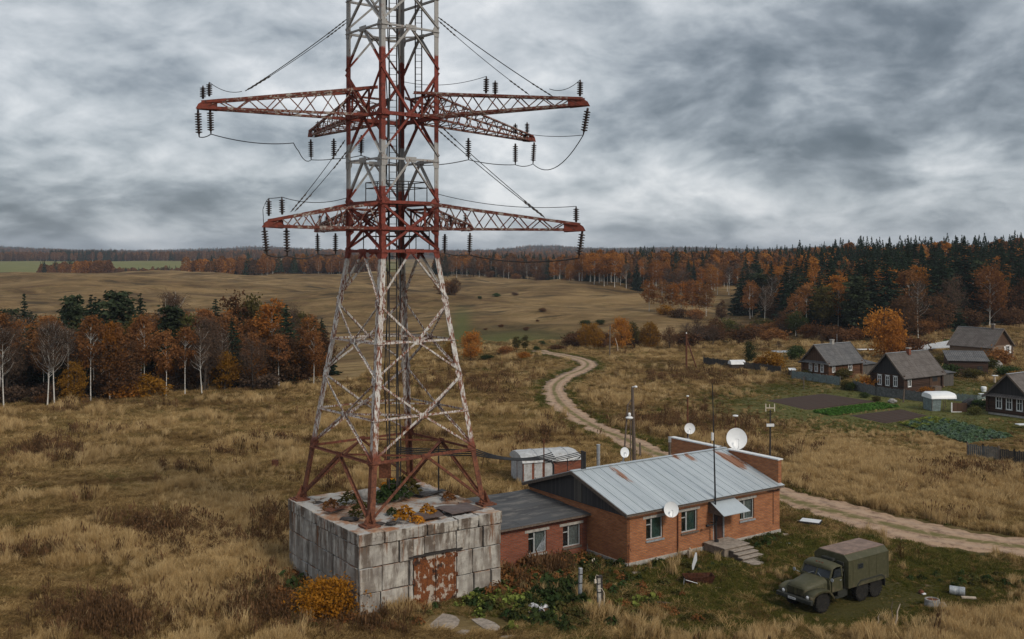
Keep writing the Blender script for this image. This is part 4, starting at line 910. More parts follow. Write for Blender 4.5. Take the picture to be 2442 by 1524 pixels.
mb = MB(); mb.box2((-.07, -.07, -.5), (BL_ + .07, BW_ + .07, .34)); mb.build('foundation', M_conc, station, bevel=.02)
mb = MB(); mb.box2((.26, -.06, EZ - .16), (BL_ - .01, -.002, EZ - .02)); mb.box2((.26, -.03, EZ - .34), (BL_ - .01, -.003, EZ - .165)); mb.build('brick_cornice', M_brickd, station)
# roof: two sheet slopes with seams
RY = 5.2
def slope(y, front=True): # roof height at depth y
    return RZ - (RZ - EZ) * abs(y - RY) / RY
mb = MB(); x0, x1 = -.38, BL_ + .05
for (ya, yb) in ((-.42, RY), (RY, BW_ + .3)):
    za, zb = slope(ya), slope(yb); n = 26
    for i in range(n):
        a = x0 + (x1 - x0) * i / n; b = x0 + (x1 - x0) * (i + 1) / n; k0 = .012 * math.sin(i * 5.1); k1 = .012 * math.sin(i * 5.1 + 2)
        mb.add([(a, ya, za + .06 + k0), (b, ya, za + .06 + k1), (b, yb, zb + .06), (a, yb, zb + .06), (a, ya, za + .03), (b, ya, za + .03), (b, yb, zb + .03), (a, yb, zb + .03)],
               [(0, 1, 2, 3), (7, 6, 5, 4), (0, 4, 5, 1), (0, 3, 7, 4), (1, 5, 6, 2)])
roof = mb.build('roof', M_roof, station)
mb = MB()
x = x0 + .02
while x < x1:
    for (ya, yb) in ((-.425, RY), (RY, BW_ + .3)): mb.beam((x, ya, slope(ya) + .075), (x, yb, slope(yb) + .075), .045, .04, prof='B')
    x += .78
mb.build('seam', M_roof, roof)
mb = MB(); mb.beam((x0 - .01, RY, RZ + .085), (x1, RY, RZ + .085), .32, .03, up=(0, 0, 1), prof='B'); mb.v = [Vector(v) for v in mb.v]; mb.build('ridge_cap', M_roof, roof)
mb = MB()
for ya, yb in ((-.44, RY), (BW_ + .32, RY)): mb.beam((x0 - .02, ya, slope(ya) - .06), (x0 - .02, yb, slope(yb) - .06), .05, .2, up=(0, 0, 1), prof='B')
mb.beam((x0, -.43, EZ - .20), (BL_, -.43, EZ - .20), .04, .10, prof='B')
mb.build('fascia', M_wood, roof)
# planked gable on the annex side
mb = MB(); mb.prism([(-.1, EZ - .35), (BW_ + .05, EZ - .35), (BW_ + .05, EZ - .02), (RY, RZ - .04), (-.1, EZ - .02)], 'x', -.06, .10); gab = mb.build('gable', M_gplank, station)
mb = MB(); mb.box2((-.10, RY - .75, EZ - .3), (-.062, RY + .05, RZ - .38)); mb.build('hatch', M_greyplank, gab)
# firewall parapets at the far end
mb = MB()
for (a, b, zt) in ((-.12, RY - .6, RZ + .02), (RY + .6, BW_ + .2, RZ + .02)): mb.box2((BL_ - .28, a, EZ - .4), (BL_ + .06, b, zt))
par = mb.build('parapet', M_brick, station)
mb = MB()
for (a, b, zt) in ((-.2, RY - .5, RZ + .02), (RY + .5, BW_ + .28, RZ + .02)): mb.box2((BL_ - .36, a, zt), (BL_ + .14, b, zt + .08))
mb.build('coping', M_white, par)
for i, (h, cu) in enumerate(((holes[0], (M_curtain, 2.15, 3.0)), (holes[1], (M_curtain, 5.2, 6.1)), (holes[3], (M_grcurt, 10.6, 11.6)))):
    case_window(station, h[0], h[1], h[2], h[3], .10, M_greyw, 'two', cu, M_galv if i != 1 else M_wood, M_conc)
mb = MB(); mb.box2((7.65, .12, .6), (8.75, .17, 2.55)); dr = mb.build('door', M_doorbr, station)
mb = MB()
for c in ((7.65, .02, .6, 7.73, .19, 2.55), (8.67, .02, .6, 8.75, .19, 2.55), (7.73, .02, 2.47, 8.67, .19, 2.55)): mb.box2(c[:3], c[3:])
mb.build('frame', M_greyw, dr)
mb = MB(); mb.tube([(8.55, .1, 1.5), (8.55, .04, 1.5), (8.45, .04, 1.5)], .02, 6); mb.build('handle', M_dark, dr)
mb = MB()
mb.add([(7.2, -.03, 3.36), (9.45, -.03, 3.36), (9.6, -1.55, 2.62), (7.05, -1.55, 2.62), (7.2, -.03, 3.32), (9.45, -.03, 3.32), (9.6, -1.55, 2.58), (7.05, -1.55, 2.58)], [(0, 1, 2, 3), (7, 6, 5, 4), (3, 2, 6, 7), (0, 3, 7, 4), (1, 5, 6, 2)])
can = mb.build('door_canopy', M_canopy, station)
mb = MB()
for x in (7.2, 9.42): mb.beam((x, -1.5, 2.56), (x, -.02, 2.56), .07, .07, prof='B'); mb.add([(x, -.01, 3.3), (x, -.01, 2.56), (x, -1.48, 2.58)], [(0, 1, 2)])
mb.build('bracket', M_wood, can)
mb = MB(); mb.box2((6.7, -1.95, -.3), (8.95, -.08, .58)); st = mb.build('stoop', M_step, station, bevel=.015)
mb = MB(); mb.box2((6.62, -2.03, .581), (9.0, -.1, .65)); mb.build('tread', M_slab, st, bevel=.012)
for i in range(4):
    y0 = -1.95 - .40 * i; zt = .58 - .145 * (i + 1)
    mb = MB(); mb.box2((7.12, y0 - .40, -.3), (8.9, y0 - .003, zt)); sp = mb.build('step', M_joint if False else M_wood, st)  # dark riser material imitates shade below the pale tread
    mb = MB(); mb.box2((7.05, y0 - .48, zt + .001), (8.97, y0 - .09 if i == 0 else y0 - .004, zt + .065)); mb.build('tread', M_slab, sp, bevel=.012)
mb = MB(); mb.tube([(4.35, -.05, .3), (4.35, -.05, EZ - .3)], .05, 8); mb.build('downpipe', M_rust, station)
mb = MB(); mb.tube([(13.6, -.03, .8), (13.6, -.03, EZ - .3)], .02, 6); mb.tube([(13.0, -.04, EZ - .42), (14.3, -.04, EZ - .5)], .03, 6); mb.build('wall_cable', M_black, station)
mb = MB(); mb.tube([(.02, -.12, .0), (.02, -.12, 1.55), (-.45, -.9, 1.35)], .025, 6); mb.build('bent_pipe', M_rust, station)
SL = lambda x, y, z: BC + Matrix.Rotation(A35, 3, 'Z') @ Vector((x, y, z))
# ------------------------------------------------------------ flat-roofed annex between plinth and station
AC = SL(-8.3, 3.95, 0)
annex = thing('brick_annex', AC, 'low dark red brick annex with flat tarred roof beside the plinth', 'building', A35)
AL, AW, AZ = 8.25, 6.4, 2.62
ho = [(3.48, 4.92, .72, 2.12), (6.26, 7.72, .72, 2.12)]
mb = MB(); wall_open(mb, AL, .15, AZ, ho); mb.build('wall', M_brickd, annex)
mb = MB(); mb.quad((0, 0, .15), (0, AW, .15), (0, AW, AZ), (0, 0, AZ)); mb.quad((0, AW, .15), (AL, AW, .15), (AL, AW, AZ), (0, AW, AZ)); mb.build('wall', M_brickd, annex)
mb = MB(); mb.box2((-.05, -.06, -.5), (AL, AW + .05, .15)); mb.build('foundation', M_conc, annex)
mb = MB(); nx2, ny2 = 16, 12; L0, L1, B0, B1 = -.2, AL + .42, -.4, AW + .2
def az(i, j): x = i / nx2; y = j / ny2; return AZ + .14 + .34 * y + .035 * math.sin(x * 9 + y * 4) * math.sin(y * 7)
for i in range(nx2):
    for j in range(ny2):
        q = lambda i, j: (L0 + (L1 - L0) * i / nx2 if not (j > 6 and i == nx2) else AL - .05, B0 + (B1 - B0) * j / ny2, az(i, j))
        mb.quad(q(i, j), q(i + 1, j), q(i + 1, j + 1), q(i, j + 1))
mb.build('roof', M_felt, annex, smooth=True)
mb = MB(); mb.box2((L0, B0 - .01, AZ + .0), (L1, B0 + .12, AZ + .125)); mb.box2((L0, B0 + .125, AZ + .003), (L1 - .1, -.005, AZ + .05)); mb.box2((AL + .001, B0 + .13, AZ), (L1, .6, AZ + .1)); mb.build('eave', M_wood, annex)
for h in ho: case_window(annex, h[0], h[1], h[2], h[3], .10, M_greyw, 'two', (M_grcurt, h[0] + .62, h[1] - .05), M_conc if h[0] < 5 else M_wood, M_conc)
mb = MB()
for i in range(9): a = 3.98 + .1 * i; mb.tube([(a, .02, .78), (min(4.86, a + .5), .02, 1.3 + .07 * i)], .008, 4); mb.tube([(4.86, .02, .85 + .12 * i), (4.86 - min(.85, .12 * i + .1), .02, .8)], .008, 4)
mb.build('window_grating', M_galv, annex)
# ------------------------------------------------------------ things on and around the station
DG = 'white satellite dishes'
def dish(loc, r, az, el, lab, pole=None, wall=None):
    """az/el: where the dish looks (degrees right of the camera-ward direction)"""
    t = thing('satellite_dish', loc, lab, 'satellite dish', 0, DG); d2 = Vector((math.sin(R(az)) * math.cos(R(el)), -math.cos(R(az)) * math.cos(R(el)), math.sin(R(el))))
    M = d2.to_track_quat('Z', 'Y').to_matrix().to_4x4(); M.translation = Vector((0, 0, 0))
    pr = [(r * i / 8, r * .22 * (i / 8) ** 2 - r * .22) for i in range(9)]
    mb = MB(); mb.lathe(pr + [(r, .012)] + [(a, b - .018) for a, b in pr[::-1]], M, 36); mb.build('reflector', M_dish, t, smooth=50)
    mb = MB(); e = M @ Vector((0, -r * .08, r * .62)); mb.tube([M @ Vector((0, -r * .97, 0)), M @ Vector((0, -r * .75, r * .4)), e], .022, 6); mb.tube([e, e - d2 * .16], .05, 8); mb.build('feed_arm', M_dish, t)
    mb = MB(); b = -d2 * (r * .25)
    if pole is not None: mb.tube([b, (b.x, b.y, -.1), Vector(pole) - Vector(loc)], .04, 8); mb.box(Vector(pole) - Vector(loc), (.3, .3, .05))
    if wall is not None: mb.tube([b, Vector(wall) - Vector(loc)], .035, 6); mb.box(Vector(wall) - Vector(loc), (.2, .2, .25), A35)
    mb.build('bracket', M_galv, t); return t
def inpix(px, py, x=None, y=None): # station-frame point on plane x = or y = seen at a pixel
    n = Matrix.Rotation(A35, 3, 'Z') @ (Vector((1, 0, 0)) if x is not None else Vector((0, 1, 0))); c = BC + n * (x if x is not None else y)
    d2 = Vector(((px - CX) / F, 1, -(py - HY) / F)); o = Vector((0, 0, H)); return o + d2 * ((c - o).dot(n) / d2.dot(n))
c = inpix(1757, 1046, y=RY - .5); b = inpix(1751, 1092, y=RY - 1.6); dish(c, .80, 6, 14, 'large white dish on the rust-stained right end of the metal roof', pole=(c.x + .02, c.y + .3, SL(0, RY - .6, 0).z + slope(RY - .7)))
c = inpix(1601, 1215, y=-.85); dish(c, .50, 12, 12, 'white dish on the brick wall between the first two windows', wall=SL(3.9, -.02, c.z - .1))
c = inpix(1490, 1079, y=RY + .1); dish(c, .36, 28, 10, 'small tilted white dish on the left part of the roof ridge', pole=(c.x - .12, c.y + .25, RZ + .05))
pm = W(1637, 1118); 
def pole(name, base, top, r, lab, cat, m=M_wood, group=None, r2=None):
    mb = MB(base); mb.tube([Vector(base) - Vector((0, 0, .3)), Vector(base).lerp(Vector(top), .5), top], [r, (r + (r2 or r)) / 2, r2 or r], 8); return tag(mb.build(name, m), lab, cat, group)
# behind the station
pb = WY(1640, 1100, 88); pb.z = 0
c = WY(1645, 1022, 87.6); t = dish(c, .46, 8, 10, 'white dish on the thin dark pole behind the roof', pole=(c.x - .1, c.y + .4, c.z - .9))
o = pole('dish_pole', (c.x - .15, c.y + .4, 0), WY(1640, 948, 88), .07, 'thin dark pole behind the roof carrying a white dish', 'pole', M_rust, r2=.06)
mb = MB(); mb.lathe([(0, 0), (.1, 0), (.12, .05), (.1, .1), (0, .12)], n=10); mb.v = [v + WY(1640, 946, 88) - Vector((c.x - .15, c.y + .4, 0)) for v in mb.v]; mb.build('cap', M_white, o)
b = WY(1514, 1095, 92); b.z = 0; a = WY(1508, 923, 91)
o = pole('wooden_lamp_post', b, a, .19, 'tall leaning wooden post with a lamp behind the station roof', 'lamp post', M_wood, r2=.12)
mb = MB(b); mb.beam(a, a + Vector((.25, -.1, .05)), .08, .08, prof='B'); mb.lathe([(0, -.06), (.13, -.05), (.15, .03), (.1, .1), (0, .12)], Matrix.Translation(a + Vector((.28, -.1, .02))), 12); mb.build('lamp', M_white, o)
b2 = WY(1483, 1120, 90.5); b2.z = 0; mb = MB(b); mb.tube([b2, WY(1497, 966, 91)], .075, 7); mb.tube([WY(1504, 1110, 91), WY(1503, 966, 91.3)], .05, 6); mb.tube([WY(1497, 966, 91), WY(1508, 950, 91.3)], .05, 6); mb.build('strut', M_wood, o)
mb = MB(b); c = WY(1501, 996, 90.8); mb.lathe([(0, -.03), (.30, -.08), (.34, 0), (.2, .10), (0, .13)], Matrix.Translation(c), 18); mb.lathe([(0, 0), (.12, .05), (.14, .2), (.08, .3), (0, .33)], Matrix.Translation(c + Vector((0, 0, .12))), 12); mb.build('lamp', M_white, o)
b = WY(1427, 1110, 84); b.z = 0; o = pole('flue_pipe', b, WY(1427, 1062, 84), .14, 'short grey flue pipe standing behind the roof', 'pipe', M_galv)
mb = MB(b); mb.tube([WY(1427, 1063, 84), WY(1427, 1060, 84)], .16, 10); mb.build('cap', M_galv, o)
b = WY(1597, 1080, 90); b.z = 0; o = pole('marker_post', b, WY(1597, 1053, 90), .11, 'short post with pale top between the roof and the road', 'post', M_wood); mb = MB(b); mb.box(WY(1597, 1048, 90), (.24, .24, .45)); mb.build('top', M_galv, o)
b = WY(1491, 1072, 97); b.z = 0; pole('marker_post', WY(1527, 1082, 98.) * 1, WY(1526, 1056, 98), .09, 'short brown stake left of the road behind the roof', 'post', M_wood)
b = W(1754, 1148); b = WY(1754, 1100, 81); b.z = 0; o = pole('aerial_mast', b, WY(1754, 994, 81), .04, 'slim mast with flat white top behind the large dish', 'mast', M_rust); mb = MB(b); mb.lathe([(0, 0), (.2, 0), (.22, .06), (.18, .1), (0, .1)], Matrix.Translation(WY(1754, 993, 81)), 14); mb.build('flat_antenna', M_white, o)
b = WY(1836, 1110, 84); b.z = 0; a = WY(1837, 978, 84); o = pole('aerial_mast', b, a, .1, 'brown mast with H-shaped white aerial beyond the firewall', 'mast', M_dark, r2=.06)
mb = MB(b)
for dx2, hh in ((-.36, .62), (.34, .62)): mb.box(a + Vector((dx2, 0, .2)), (.06, .05, hh))
mb.box(a + Vector((0, 0, .17)), (.68, .05, .06)); mb.box(a + Vector((-.06, 0, .32)), (.05, .05, .3)); mb.build('aerial', M_cream, o)
mb = MB(b); mb.box(WY(1837, 1014, 83.8), (.6, .12, .22)); mb.build('junction_box', M_white, o)
b = SL(7.42, -.55, 0); top = WY(1699, 915, b.y + .1)
o = pole('whip_mast', b, top, .075, 'very tall black whip mast standing beside the station door', 'mast', M_black, r2=.028)
mb = MB(b); mb.tube([WY(1699, 1050, b.y), WY(1699, 1032, b.y)], .085, 8); mb.build('insulator', M_white, o)
mb = MB(b); q = SL(7.42, -.55, 1.85); mb.tube([q + U * .05, q - U * .75], .035, 6); mb.tube([q - U * .75, q - U * .95], .09, 8); mb.box(q + Vector((0, 0, .35)), (.13, .13, .3)); mb.tube([q, q + V_ * .55], .03, 6); mb.build('bracket', M_black, o)
mb = MB(b); mb.tube([Vector((b.x, b.y, 0)), Vector((b.x, b.y, .8))], .15, 8); mb.build('base', M_black, o)
# cable bundle from the tower to the roof brackets
ra_ = inpix(1326, 1093, y=RY + .6); rb_ = inpix(1371, 1080, y=RY + .2)
KG = 'black cables from the tower to the station'
for k in range(4):
    s_ = LP('R', 7.6) + Vector((0, 0, .12 * k)); e_ = ra_ + Vector((-.1 * k, .1, .12 * k + .0))
    mid_ = TC + Vector((.3, -.1, 7.7 + .1 * k))
    wire('service_cable', cat_pts(mid_, s_, .05, 6) + cat_pts(s_, e_, .22 + .08 * k), .04, 'one of the sagging black cables from the tower leg to the roof', 'cable', group=KG)
q0 = SL(-.2, RY + 2.2, slope(RY + 2.2) + .05); q1 = SL(.5, RY - .05, RZ + .1)
rk = thing('cable_rack', q0, 'black pipe rack carrying cables over the roof edge', 'cable rack')
mb = MB(q0); mb.tube([q0, q0 + Vector((0, 0, .75)), q0 + Vector((-.15, 0, 1.0)), q0 + Vector((-.6, -.2, 1.05))], .07, 8); mb.build('post', M_black, rk)
mb = MB(q0)
for d2 in (0, .14, .28): mb.tube([q1 + U * d2, q1 + U * d2 + Vector((0, 0, 1.25 - d2 * .4))], .06, 8)
mb.build('post', M_black, rk)
mb = MB(q0)
for k in range(3): mb.tube(cat_pts(q0 + Vector((-.6, -.2, .9 + .1 * k)), q1 + Vector((0, 0, .95 + .12 * k)), .02, 6), .03, 6)
for k in range(4): mb.tube(cat_pts(q0 + Vector((0, 0, .9)), q1 + Vector((0, 0, .9)), .15 + .1 * k, 8), .012, 4)
mb.tube([q0.lerp(q1, .5), q0.lerp(q1, .5) + Vector((0, 0, .95))], .03, 6)
mb.build('cable_run', M_black, rk)
b = WY(1297, 1110, 78); b.z = 0; pole('steel_stake', b, WY(1297, 1047, 78), .045, 'thin rusty stake rising behind the cable rack', 'stake', M_rust)
b = WY(1046, 1150, 67); b.z = 0; pole('steel_stake', (b.x, b.y, 3), WY(1046, 1065, 67), .05, 'thin dark stake on the back of the plinth', 'stake', M_dark)
# white-topped shed behind the annex
sc_ = Vector((.95, 89.4, 0)); shed = thing('metal_shed', sc_, 'red shed with rounded white tin roof behind the brick building', 'shed', R(18))
mb = MB(); mb.box2((0, 0, 0), (5.4, 3.4, 2.0)); mb.build('wall', M_brickd, shed)
mb = MB()
for x0 in (.0, .95, 1.9): mb.box2((x0 + .06, -.03, .05), (x0 + .78, .0 - .002, 1.94))
mb.box2((-.03, .15, .05), (-.002, 1.5, 1.94)); mb.box2((-.03, 1.7, .05), (-.002, 3.2, 1.94)); mb.build('side_panel', M_hut, shed)
mb = MB(); pr = [(-.15, 1.95), (0.0, 2.25), (.5, 2.55), (1.3, 2.72), (2.1, 2.72), (2.9, 2.55), (3.4, 2.25), (3.55, 1.95)]
secs = []
for x, k in ((-.1, .9), (.2, 1), (4.2, 1), (4.9, .97), (5.3, .8), (5.55, .45)): secs.append([(x, 1.7 + (y - 1.7) * (k * .15 + .85), 1.95 + (z - 1.95) * k) for y, z in pr])
mb.loft(secs); rf = mb.build('roof', M_hut, shed, smooth=45)
mb = MB()
for x in (1.4, 2.8, 4.2): mb.tube([(x, y, z + .01) for y, z in pr], .03, 5)
mb.build('seam', M_galv, rf)

# ------------------------------------------------------------ army truck (x forward, y to its left)
tf = Vector((17.2, 58.07, 0)); fw = Vector((-math.cos(A35), -math.sin(A35), 0)); lf = Vector((math.sin(A35), -math.cos(A35), 0))
tc0 = tf - lf * 1.02
truck = thing('army_truck', tc0, 'olive green six-wheeled army truck with a boxy van body', 'truck', math.pi + A35)
WR = .575
def wheel(x, y, parent):
    s_ = 1 if y > 0 else -1; M = Matrix.Translation((x, y, WR)) @ Matrix.Rotation(R(-90 * s_), 4, 'X')
    mb = MB(); mb.lathe([(.29, -.14), (.40, -.17), (.52, -.165), (.565, -.12), (.575, 0), (.565, .12), (.52, .165), (.40, .17), (.29, .14)], M, 32)
    for k in range(22):
        a = 6.2832 * k / 22
        for sd2 in (-1, 1):
            q = M @ Vector((.57 * math.cos(a + sd2 * .07), .57 * math.sin(a + sd2 * .07), sd2 * .085))
            mm = (M.to_3x3() @ Matrix.Rotation(a, 3, 'Z')); mb.box(q, (.06, .07, .15), M=mm)
    w = mb.build('wheel', M_tyre, parent, smooth=35)
    mb = MB(); mb.lathe([(0, .11), (.09, .12), (.10, .06), (.16, .03), (.27, .06), (.30, .13), (.30, -.1), (0, -.1)], M, 24)
    for k in range(8): a = 6.2832 * k / 8; mb.tube([M @ Vector((.2 * math.cos(a), .2 * math.sin(a), .03)), M @ Vector((.2 * math.cos(a), .2 * math.sin(a), .075))], .022, 6)
    mb.build('rim', M_rim, w, smooth=40)
for x in (0, -3.45, -4.72):
    for y in (.92, -.92): wheel(x, y, truck)
mb = MB()
for y in (.42, -.42): mb.box2((-5.7, y - .05, .72), (1.0, y + .05, .95))
for x in (0, -3.45, -4.72): mb.tube([(x, -.8, WR), (x, .8, WR)], .09, 8); mb.lathe([(0, -.2), (.2, -.12), (.2, .12), (0, .2)], Matrix.Translation((x, .0, WR)), 12)
mb.box2((-2.2, .5, .55), (-1.35, 1.0, .95)); mb.box2((-2.2, -1.0, .55), (-1.35, -.5, .95)); mb.box2((-1.2, -.4, .7), (.8, .4, 1.1)); mb.build('chassis', M_trdark, truck, bevel=.01)
mb = MB(); mb.prism([(1.02, .62), (1.22, .66), (1.22, .86), (1.02, .9)], 'y', -1.22, 1.22); bp = mb.build('bumper', M_trdark, truck, bevel=.02)
mb = MB(); mb.box2((1.222, -.36, .69), (1.235, .16, .81)); npz = mb.build('number_plate', M_white, bp)
mb = MB()
for k, (y, w) in enumerate(((-.31, .04), (-.24, .04), (-.16, .05), (-.08, .03), (-.02, .05), (.06, .04))): mb.box2((1.2352, y, .715), (1.238, y + w, .785))
mb.build('digits', M_black, npz)
# bonnet
def hsec(x, w, zt, zb, cr=.12):
    return [(x, -w, zb), (x, -w, zt - cr * 2.0), (x, -w * .93, zt - cr * .9), (x, -w * .72, zt - cr * .25), (x, -w * .3, zt), (x, w * .3, zt), (x, w * .72, zt - cr * .25), (x, w * .93, zt - cr * .9), (x, w, zt - cr * 2.0), (x, w, zb)]
mb = MB(); mb.loft([hsec(.98, .56, 1.34, .95), hsec(.93, .62, 1.46, .92), hsec(.6, .72, 1.57, .95), (hsec(-.1, .80, 1.66, .98)), hsec(-.62, .86, 1.74, 1.0)]); mb.build('bonnet', M_truck, truck, smooth=50)
mb = MB(); mb.box2((.95, -.55, .93), (1.0, .55, 1.31)); gr = mb.build('grille', M_trdark, truck)
mb = MB()
for k in range(11):
    y = -.5 + .1 * k
    if abs(y) > .04: mb.box2((1.0, y - .022, .96), (1.03, y + .022, 1.29))
mb.box2((1.0, -.56, 1.29), (1.03, .56, 1.34)); mb.box2((1.0, -.05, .95), (1.04, .05, 1.3)); mb.build('bars', M_truck, gr)
for s_ in (1, -1):             # wings
    mb = MB(); prof = [(1.0, .80), (1.0, 1.10), (.86, 1.22), (.55, 1.30), (.2, 1.32), (-.35, 1.26), (-.62, 1.02), (-.85, .72)]
    n = len(prof); y0, y1 = s_ * .60, s_ * 1.2
    vs = [(x, y0, z) for x, z in prof] + [(x, y1, z - .05) for x, z in prof] + [(x * .93, y1 - s_ * .0, z - .17) for x, z in prof]
    mb.add(vs, [(i, i + 1, n + i + 1, n + i) for i in range(n - 1)] + [(n + i, n + i + 1, 2 * n + i + 1, 2 * n + i) for i in range(n - 1)]); mb.quad((1.0, y0, .72), (1.0, y1, .72), (1.0, y1, 1.06), (1.0, y0, 1.10))
    fd = mb.build('wing', M_truck, truck, smooth=50)
    md = fd.modifiers.new('thickness', 'SOLIDIFY'); md.thickness = .03; md.offset = 0
    M = Matrix.Translation((1.0, s_ * .84, .97)) @ Matrix.Rotation(R(90), 4, 'Y'); mb = MB(); mb.lathe([(.14, -.02), (.15, .05), (.13, .07), (.12, .05)], M, 18); hl = mb.build('headlight', M_trdark, truck)
    mb = MB(); mb.lathe([(.12, .04), (.09, .075), (0, .09)], M, 18); mb.build('lens', M_lamp, hl, smooth=60)
    mb = MB(); mb.box2((-1.7, s_ * .95, .62), (-.95, s_ * 1.2, .67)); mb.box2((-1.66, s_ * 1.16, .67), (-.99, s_ * 1.185, .72)); mb.build('step', M_trdark, truck)
    # door and side glass
    mb = MB(); mb.prism([(-.72, .98), (-1.62, .98), (-1.62, 1.72), (-.72, 1.72)], 'y', s_ * 1.06, s_ * 1.10); dr = mb.build('door', M_truck, truck, bevel=.015)
    mb = MB(); mb.prism([(-.86, 1.76), (-1.56, 1.76), (-1.56, 2.2), (-1.02, 2.2)], 'y', s_ * 1.03, s_ * 1.058); mb.build('side_window', M_glass, dr)
    mb = MB(); mb.box2((-1.52, min(s_ * 1.1, s_ * 1.13), 1.55), (-1.38, max(s_ * 1.1, s_ * 1.13), 1.59)); mb.build('handle', M_galv, dr)
    mb = MB(); a = Vector((-.68, s_ * 1.08, 1.62)); mb.tube([a, a + Vector((.22, s_ * .22, .12))], .012, 5); mb.lathe([(0, -.015), (.10, -.01), (.10, .015), (0, .02)], Matrix.Translation(a + Vector((.23, s_ * .24, .16))) @ Matrix.Rotation(R(90), 4, 'Y'), 14); mb.build('mirror', M_galv, truck)
# cab
def csec(x, w, z0, z1): return [(x, -w, z0), (x, -w * .995, (z0 + z1) / 2), (x, -w * .93, z1), (x, w * .93, z1), (x, w * .995, (z0 + z1) / 2), (x, w, z0)]
mb = MB(); mb.loft([csec(-.62, 1.04, .95, 1.72), csec(-1.7, 1.06, .95, 1.74)])
for s_ in (1, -1):
    mb.beam((-.66, s_ * 1.0, 1.70), (-.98, s_ * .93, 2.26), .09, .09, prof='B'); mb.beam((-1.64, s_ * 1.03, 1.72), (-1.62, s_ * .95, 2.27), .13, .1, prof='B')
mb.box2((-1.70, -1.0, 1.72), (-1.64, 1.0, 2.28)); mb.beam((-.655, 0, 1.72), (-.965, 0, 2.26), .06, .05, prof='B')
cab = mb.build('cab', M_truck, truck, bevel=.015)
mb = MB(); rs = []
for x, w, z in ((-.84, .97, 2.24), (-.9, 1.0, 2.31), (-1.25, 1.02, 2.40), (-1.6, 1.02, 2.38), (-1.78, 1.0, 2.30)):
    rs.append([(x, -w, z - .09), (x, -w * .93, z - .02), (x, -w * .5, z + .035), (x, 0, z + .05), (x, w * .5, z + .035), (x, w * .93, z - .02), (x, w, z - .09), (x, w * .9, z - .12), (x, -w * .9, z - .12)])
mb.loft(rs); mb.build('cab_roof', M_truck, cab, smooth=50)
mb = MB()
for y in (-.2, 0, .2): mb.lathe([(.05, 0), (.05, .05), (0, .06)], Matrix.Translation((-1.02, y, 2.37)), 8)
mb.build('marker_lamp', M_rust, cab)
for s_ in (1, -1):
    mb = MB(); mb.add([(-.665, s_ * .05, 1.75), (-.665, s_ * .93, 1.75), (-.945, s_ * .87, 2.21), (-.945, s_ * .05, 2.23)], [(0, 1, 2, 3)]); w = mb.build('windscreen', M_glass, cab)
    mb = MB(); mb.tube([(-.60, s_ * .45, 1.74), (-.70, s_ * .15, 1.88)], .012, 4); mb.build('wiper', M_galv, w)
# van body
hw = 1.2; zb, z1, z2 = .98, 2.52, 2.82; x0, x1 = -2.05, -5.75
pr = [(-hw, zb), (-hw, z1), (-hw + .32, z2 - .02), (hw - .32, z2 - .02), (hw, z1), (hw, zb)]
mb = MB(); mb.prism(pr, 'x', x1, x0); van = mb.build('van_body', M_truck, truck, bevel=.025)
mb = MB(); mb.box2((x1 + .03, -hw + .33, z2 - .018), (x0 - .03, hw - .33, z2 + .012)); mb.build('roof', M_trtop, van)
for s_ in (1, -1):
    mb = MB(); mb.box2((-3.35, s_ * hw - .02, 1.95), (-2.85, s_ * hw + .02, 2.25)); wd2 = mb.build('window', M_trdark, van)
    mb = MB(); mb.box2((-3.29, s_ * hw - .03, 1.99), (-2.91, s_ * hw + .026, 2.21)); mb.build('pane', M_glass, wd2)
    mb = MB()
    for x in (-2.45, -3.9, -4.6, -5.6): mb.box2((x, s_ * hw - .005, zb + .05), (x + .02, s_ * hw + .012, z1 - .03))
    mb.box2((x1 + .02, s_ * hw - .005, z1 - .02), (x0 - .02, s_ * hw + .015, z1 + .02)); mb.box2((-3.9, s_ * hw - .005, 1.62), (-4.6, s_ * hw + .013, 1.64)); mb.build('panel_rib', M_truck, van)
    mb = MB(); mb.box2((-2.28, s_ * hw - .01, 1.25), (-2.14, s_ * hw + .02, 1.75)); mb.build('locker', M_truck, van)
    pr2 = [(-2.75, .98), (-2.85, 1.1), (-3.1, 1.30), (-5.05, 1.30), (-5.3, 1.15), (-5.42, .8), (-5.36, .8), (-5.24, 1.1), (-5.0, 1.22), (-3.12, 1.22), (-2.9, 1.05), (-2.84, .98)]
    mb = MB(); mb.prism(pr2, 'y', s_ * .72, s_ * 1.225); mb.build('mudguard', M_trdark, truck)
    mb = MB(); mb.box2((-5.42, s_ * .75, .55), (-5.38, s_ * 1.18, .85)); mb.build('mud_flap', M_black, truck)
mb = MB(); mb.box2((x0 - .01, -.6, 1.55), (x0 + .05, -.25, 2.3)); mb.box2((x0, -.5, 2.35), (x0 + .25, .3, 2.5)); mb.box2((x0, .45, 2.2), (x0 + .12, .9, 2.42)); mb.box2((x0, .3, 1.9), (x0 + .2, .9, 2.05)); mb.build('heater_unit', M_trdark, van, bevel=.01)
mb = MB(); mb.lathe([(0, -.16), (.4, -.16), (.55, -.08), (.55, .08), (.4, .16), (0, .16)], Matrix.Translation((-1.87, -.3, 1.5)) @ Matrix.Rotation(R(90), 4, 'Y'), 24); mb.build('spare_wheel', M_tyre, truck)
mb = MB(); mb.tube([(-1.85, .72, .8), (-1.85, .72, 2.0)], .05, 8); mb.tube([(-1.92, 1.0, 1.0), (-1.92, 1.0, 1.9)], .02, 6); mb.build('exhaust', M_trdark, truck)
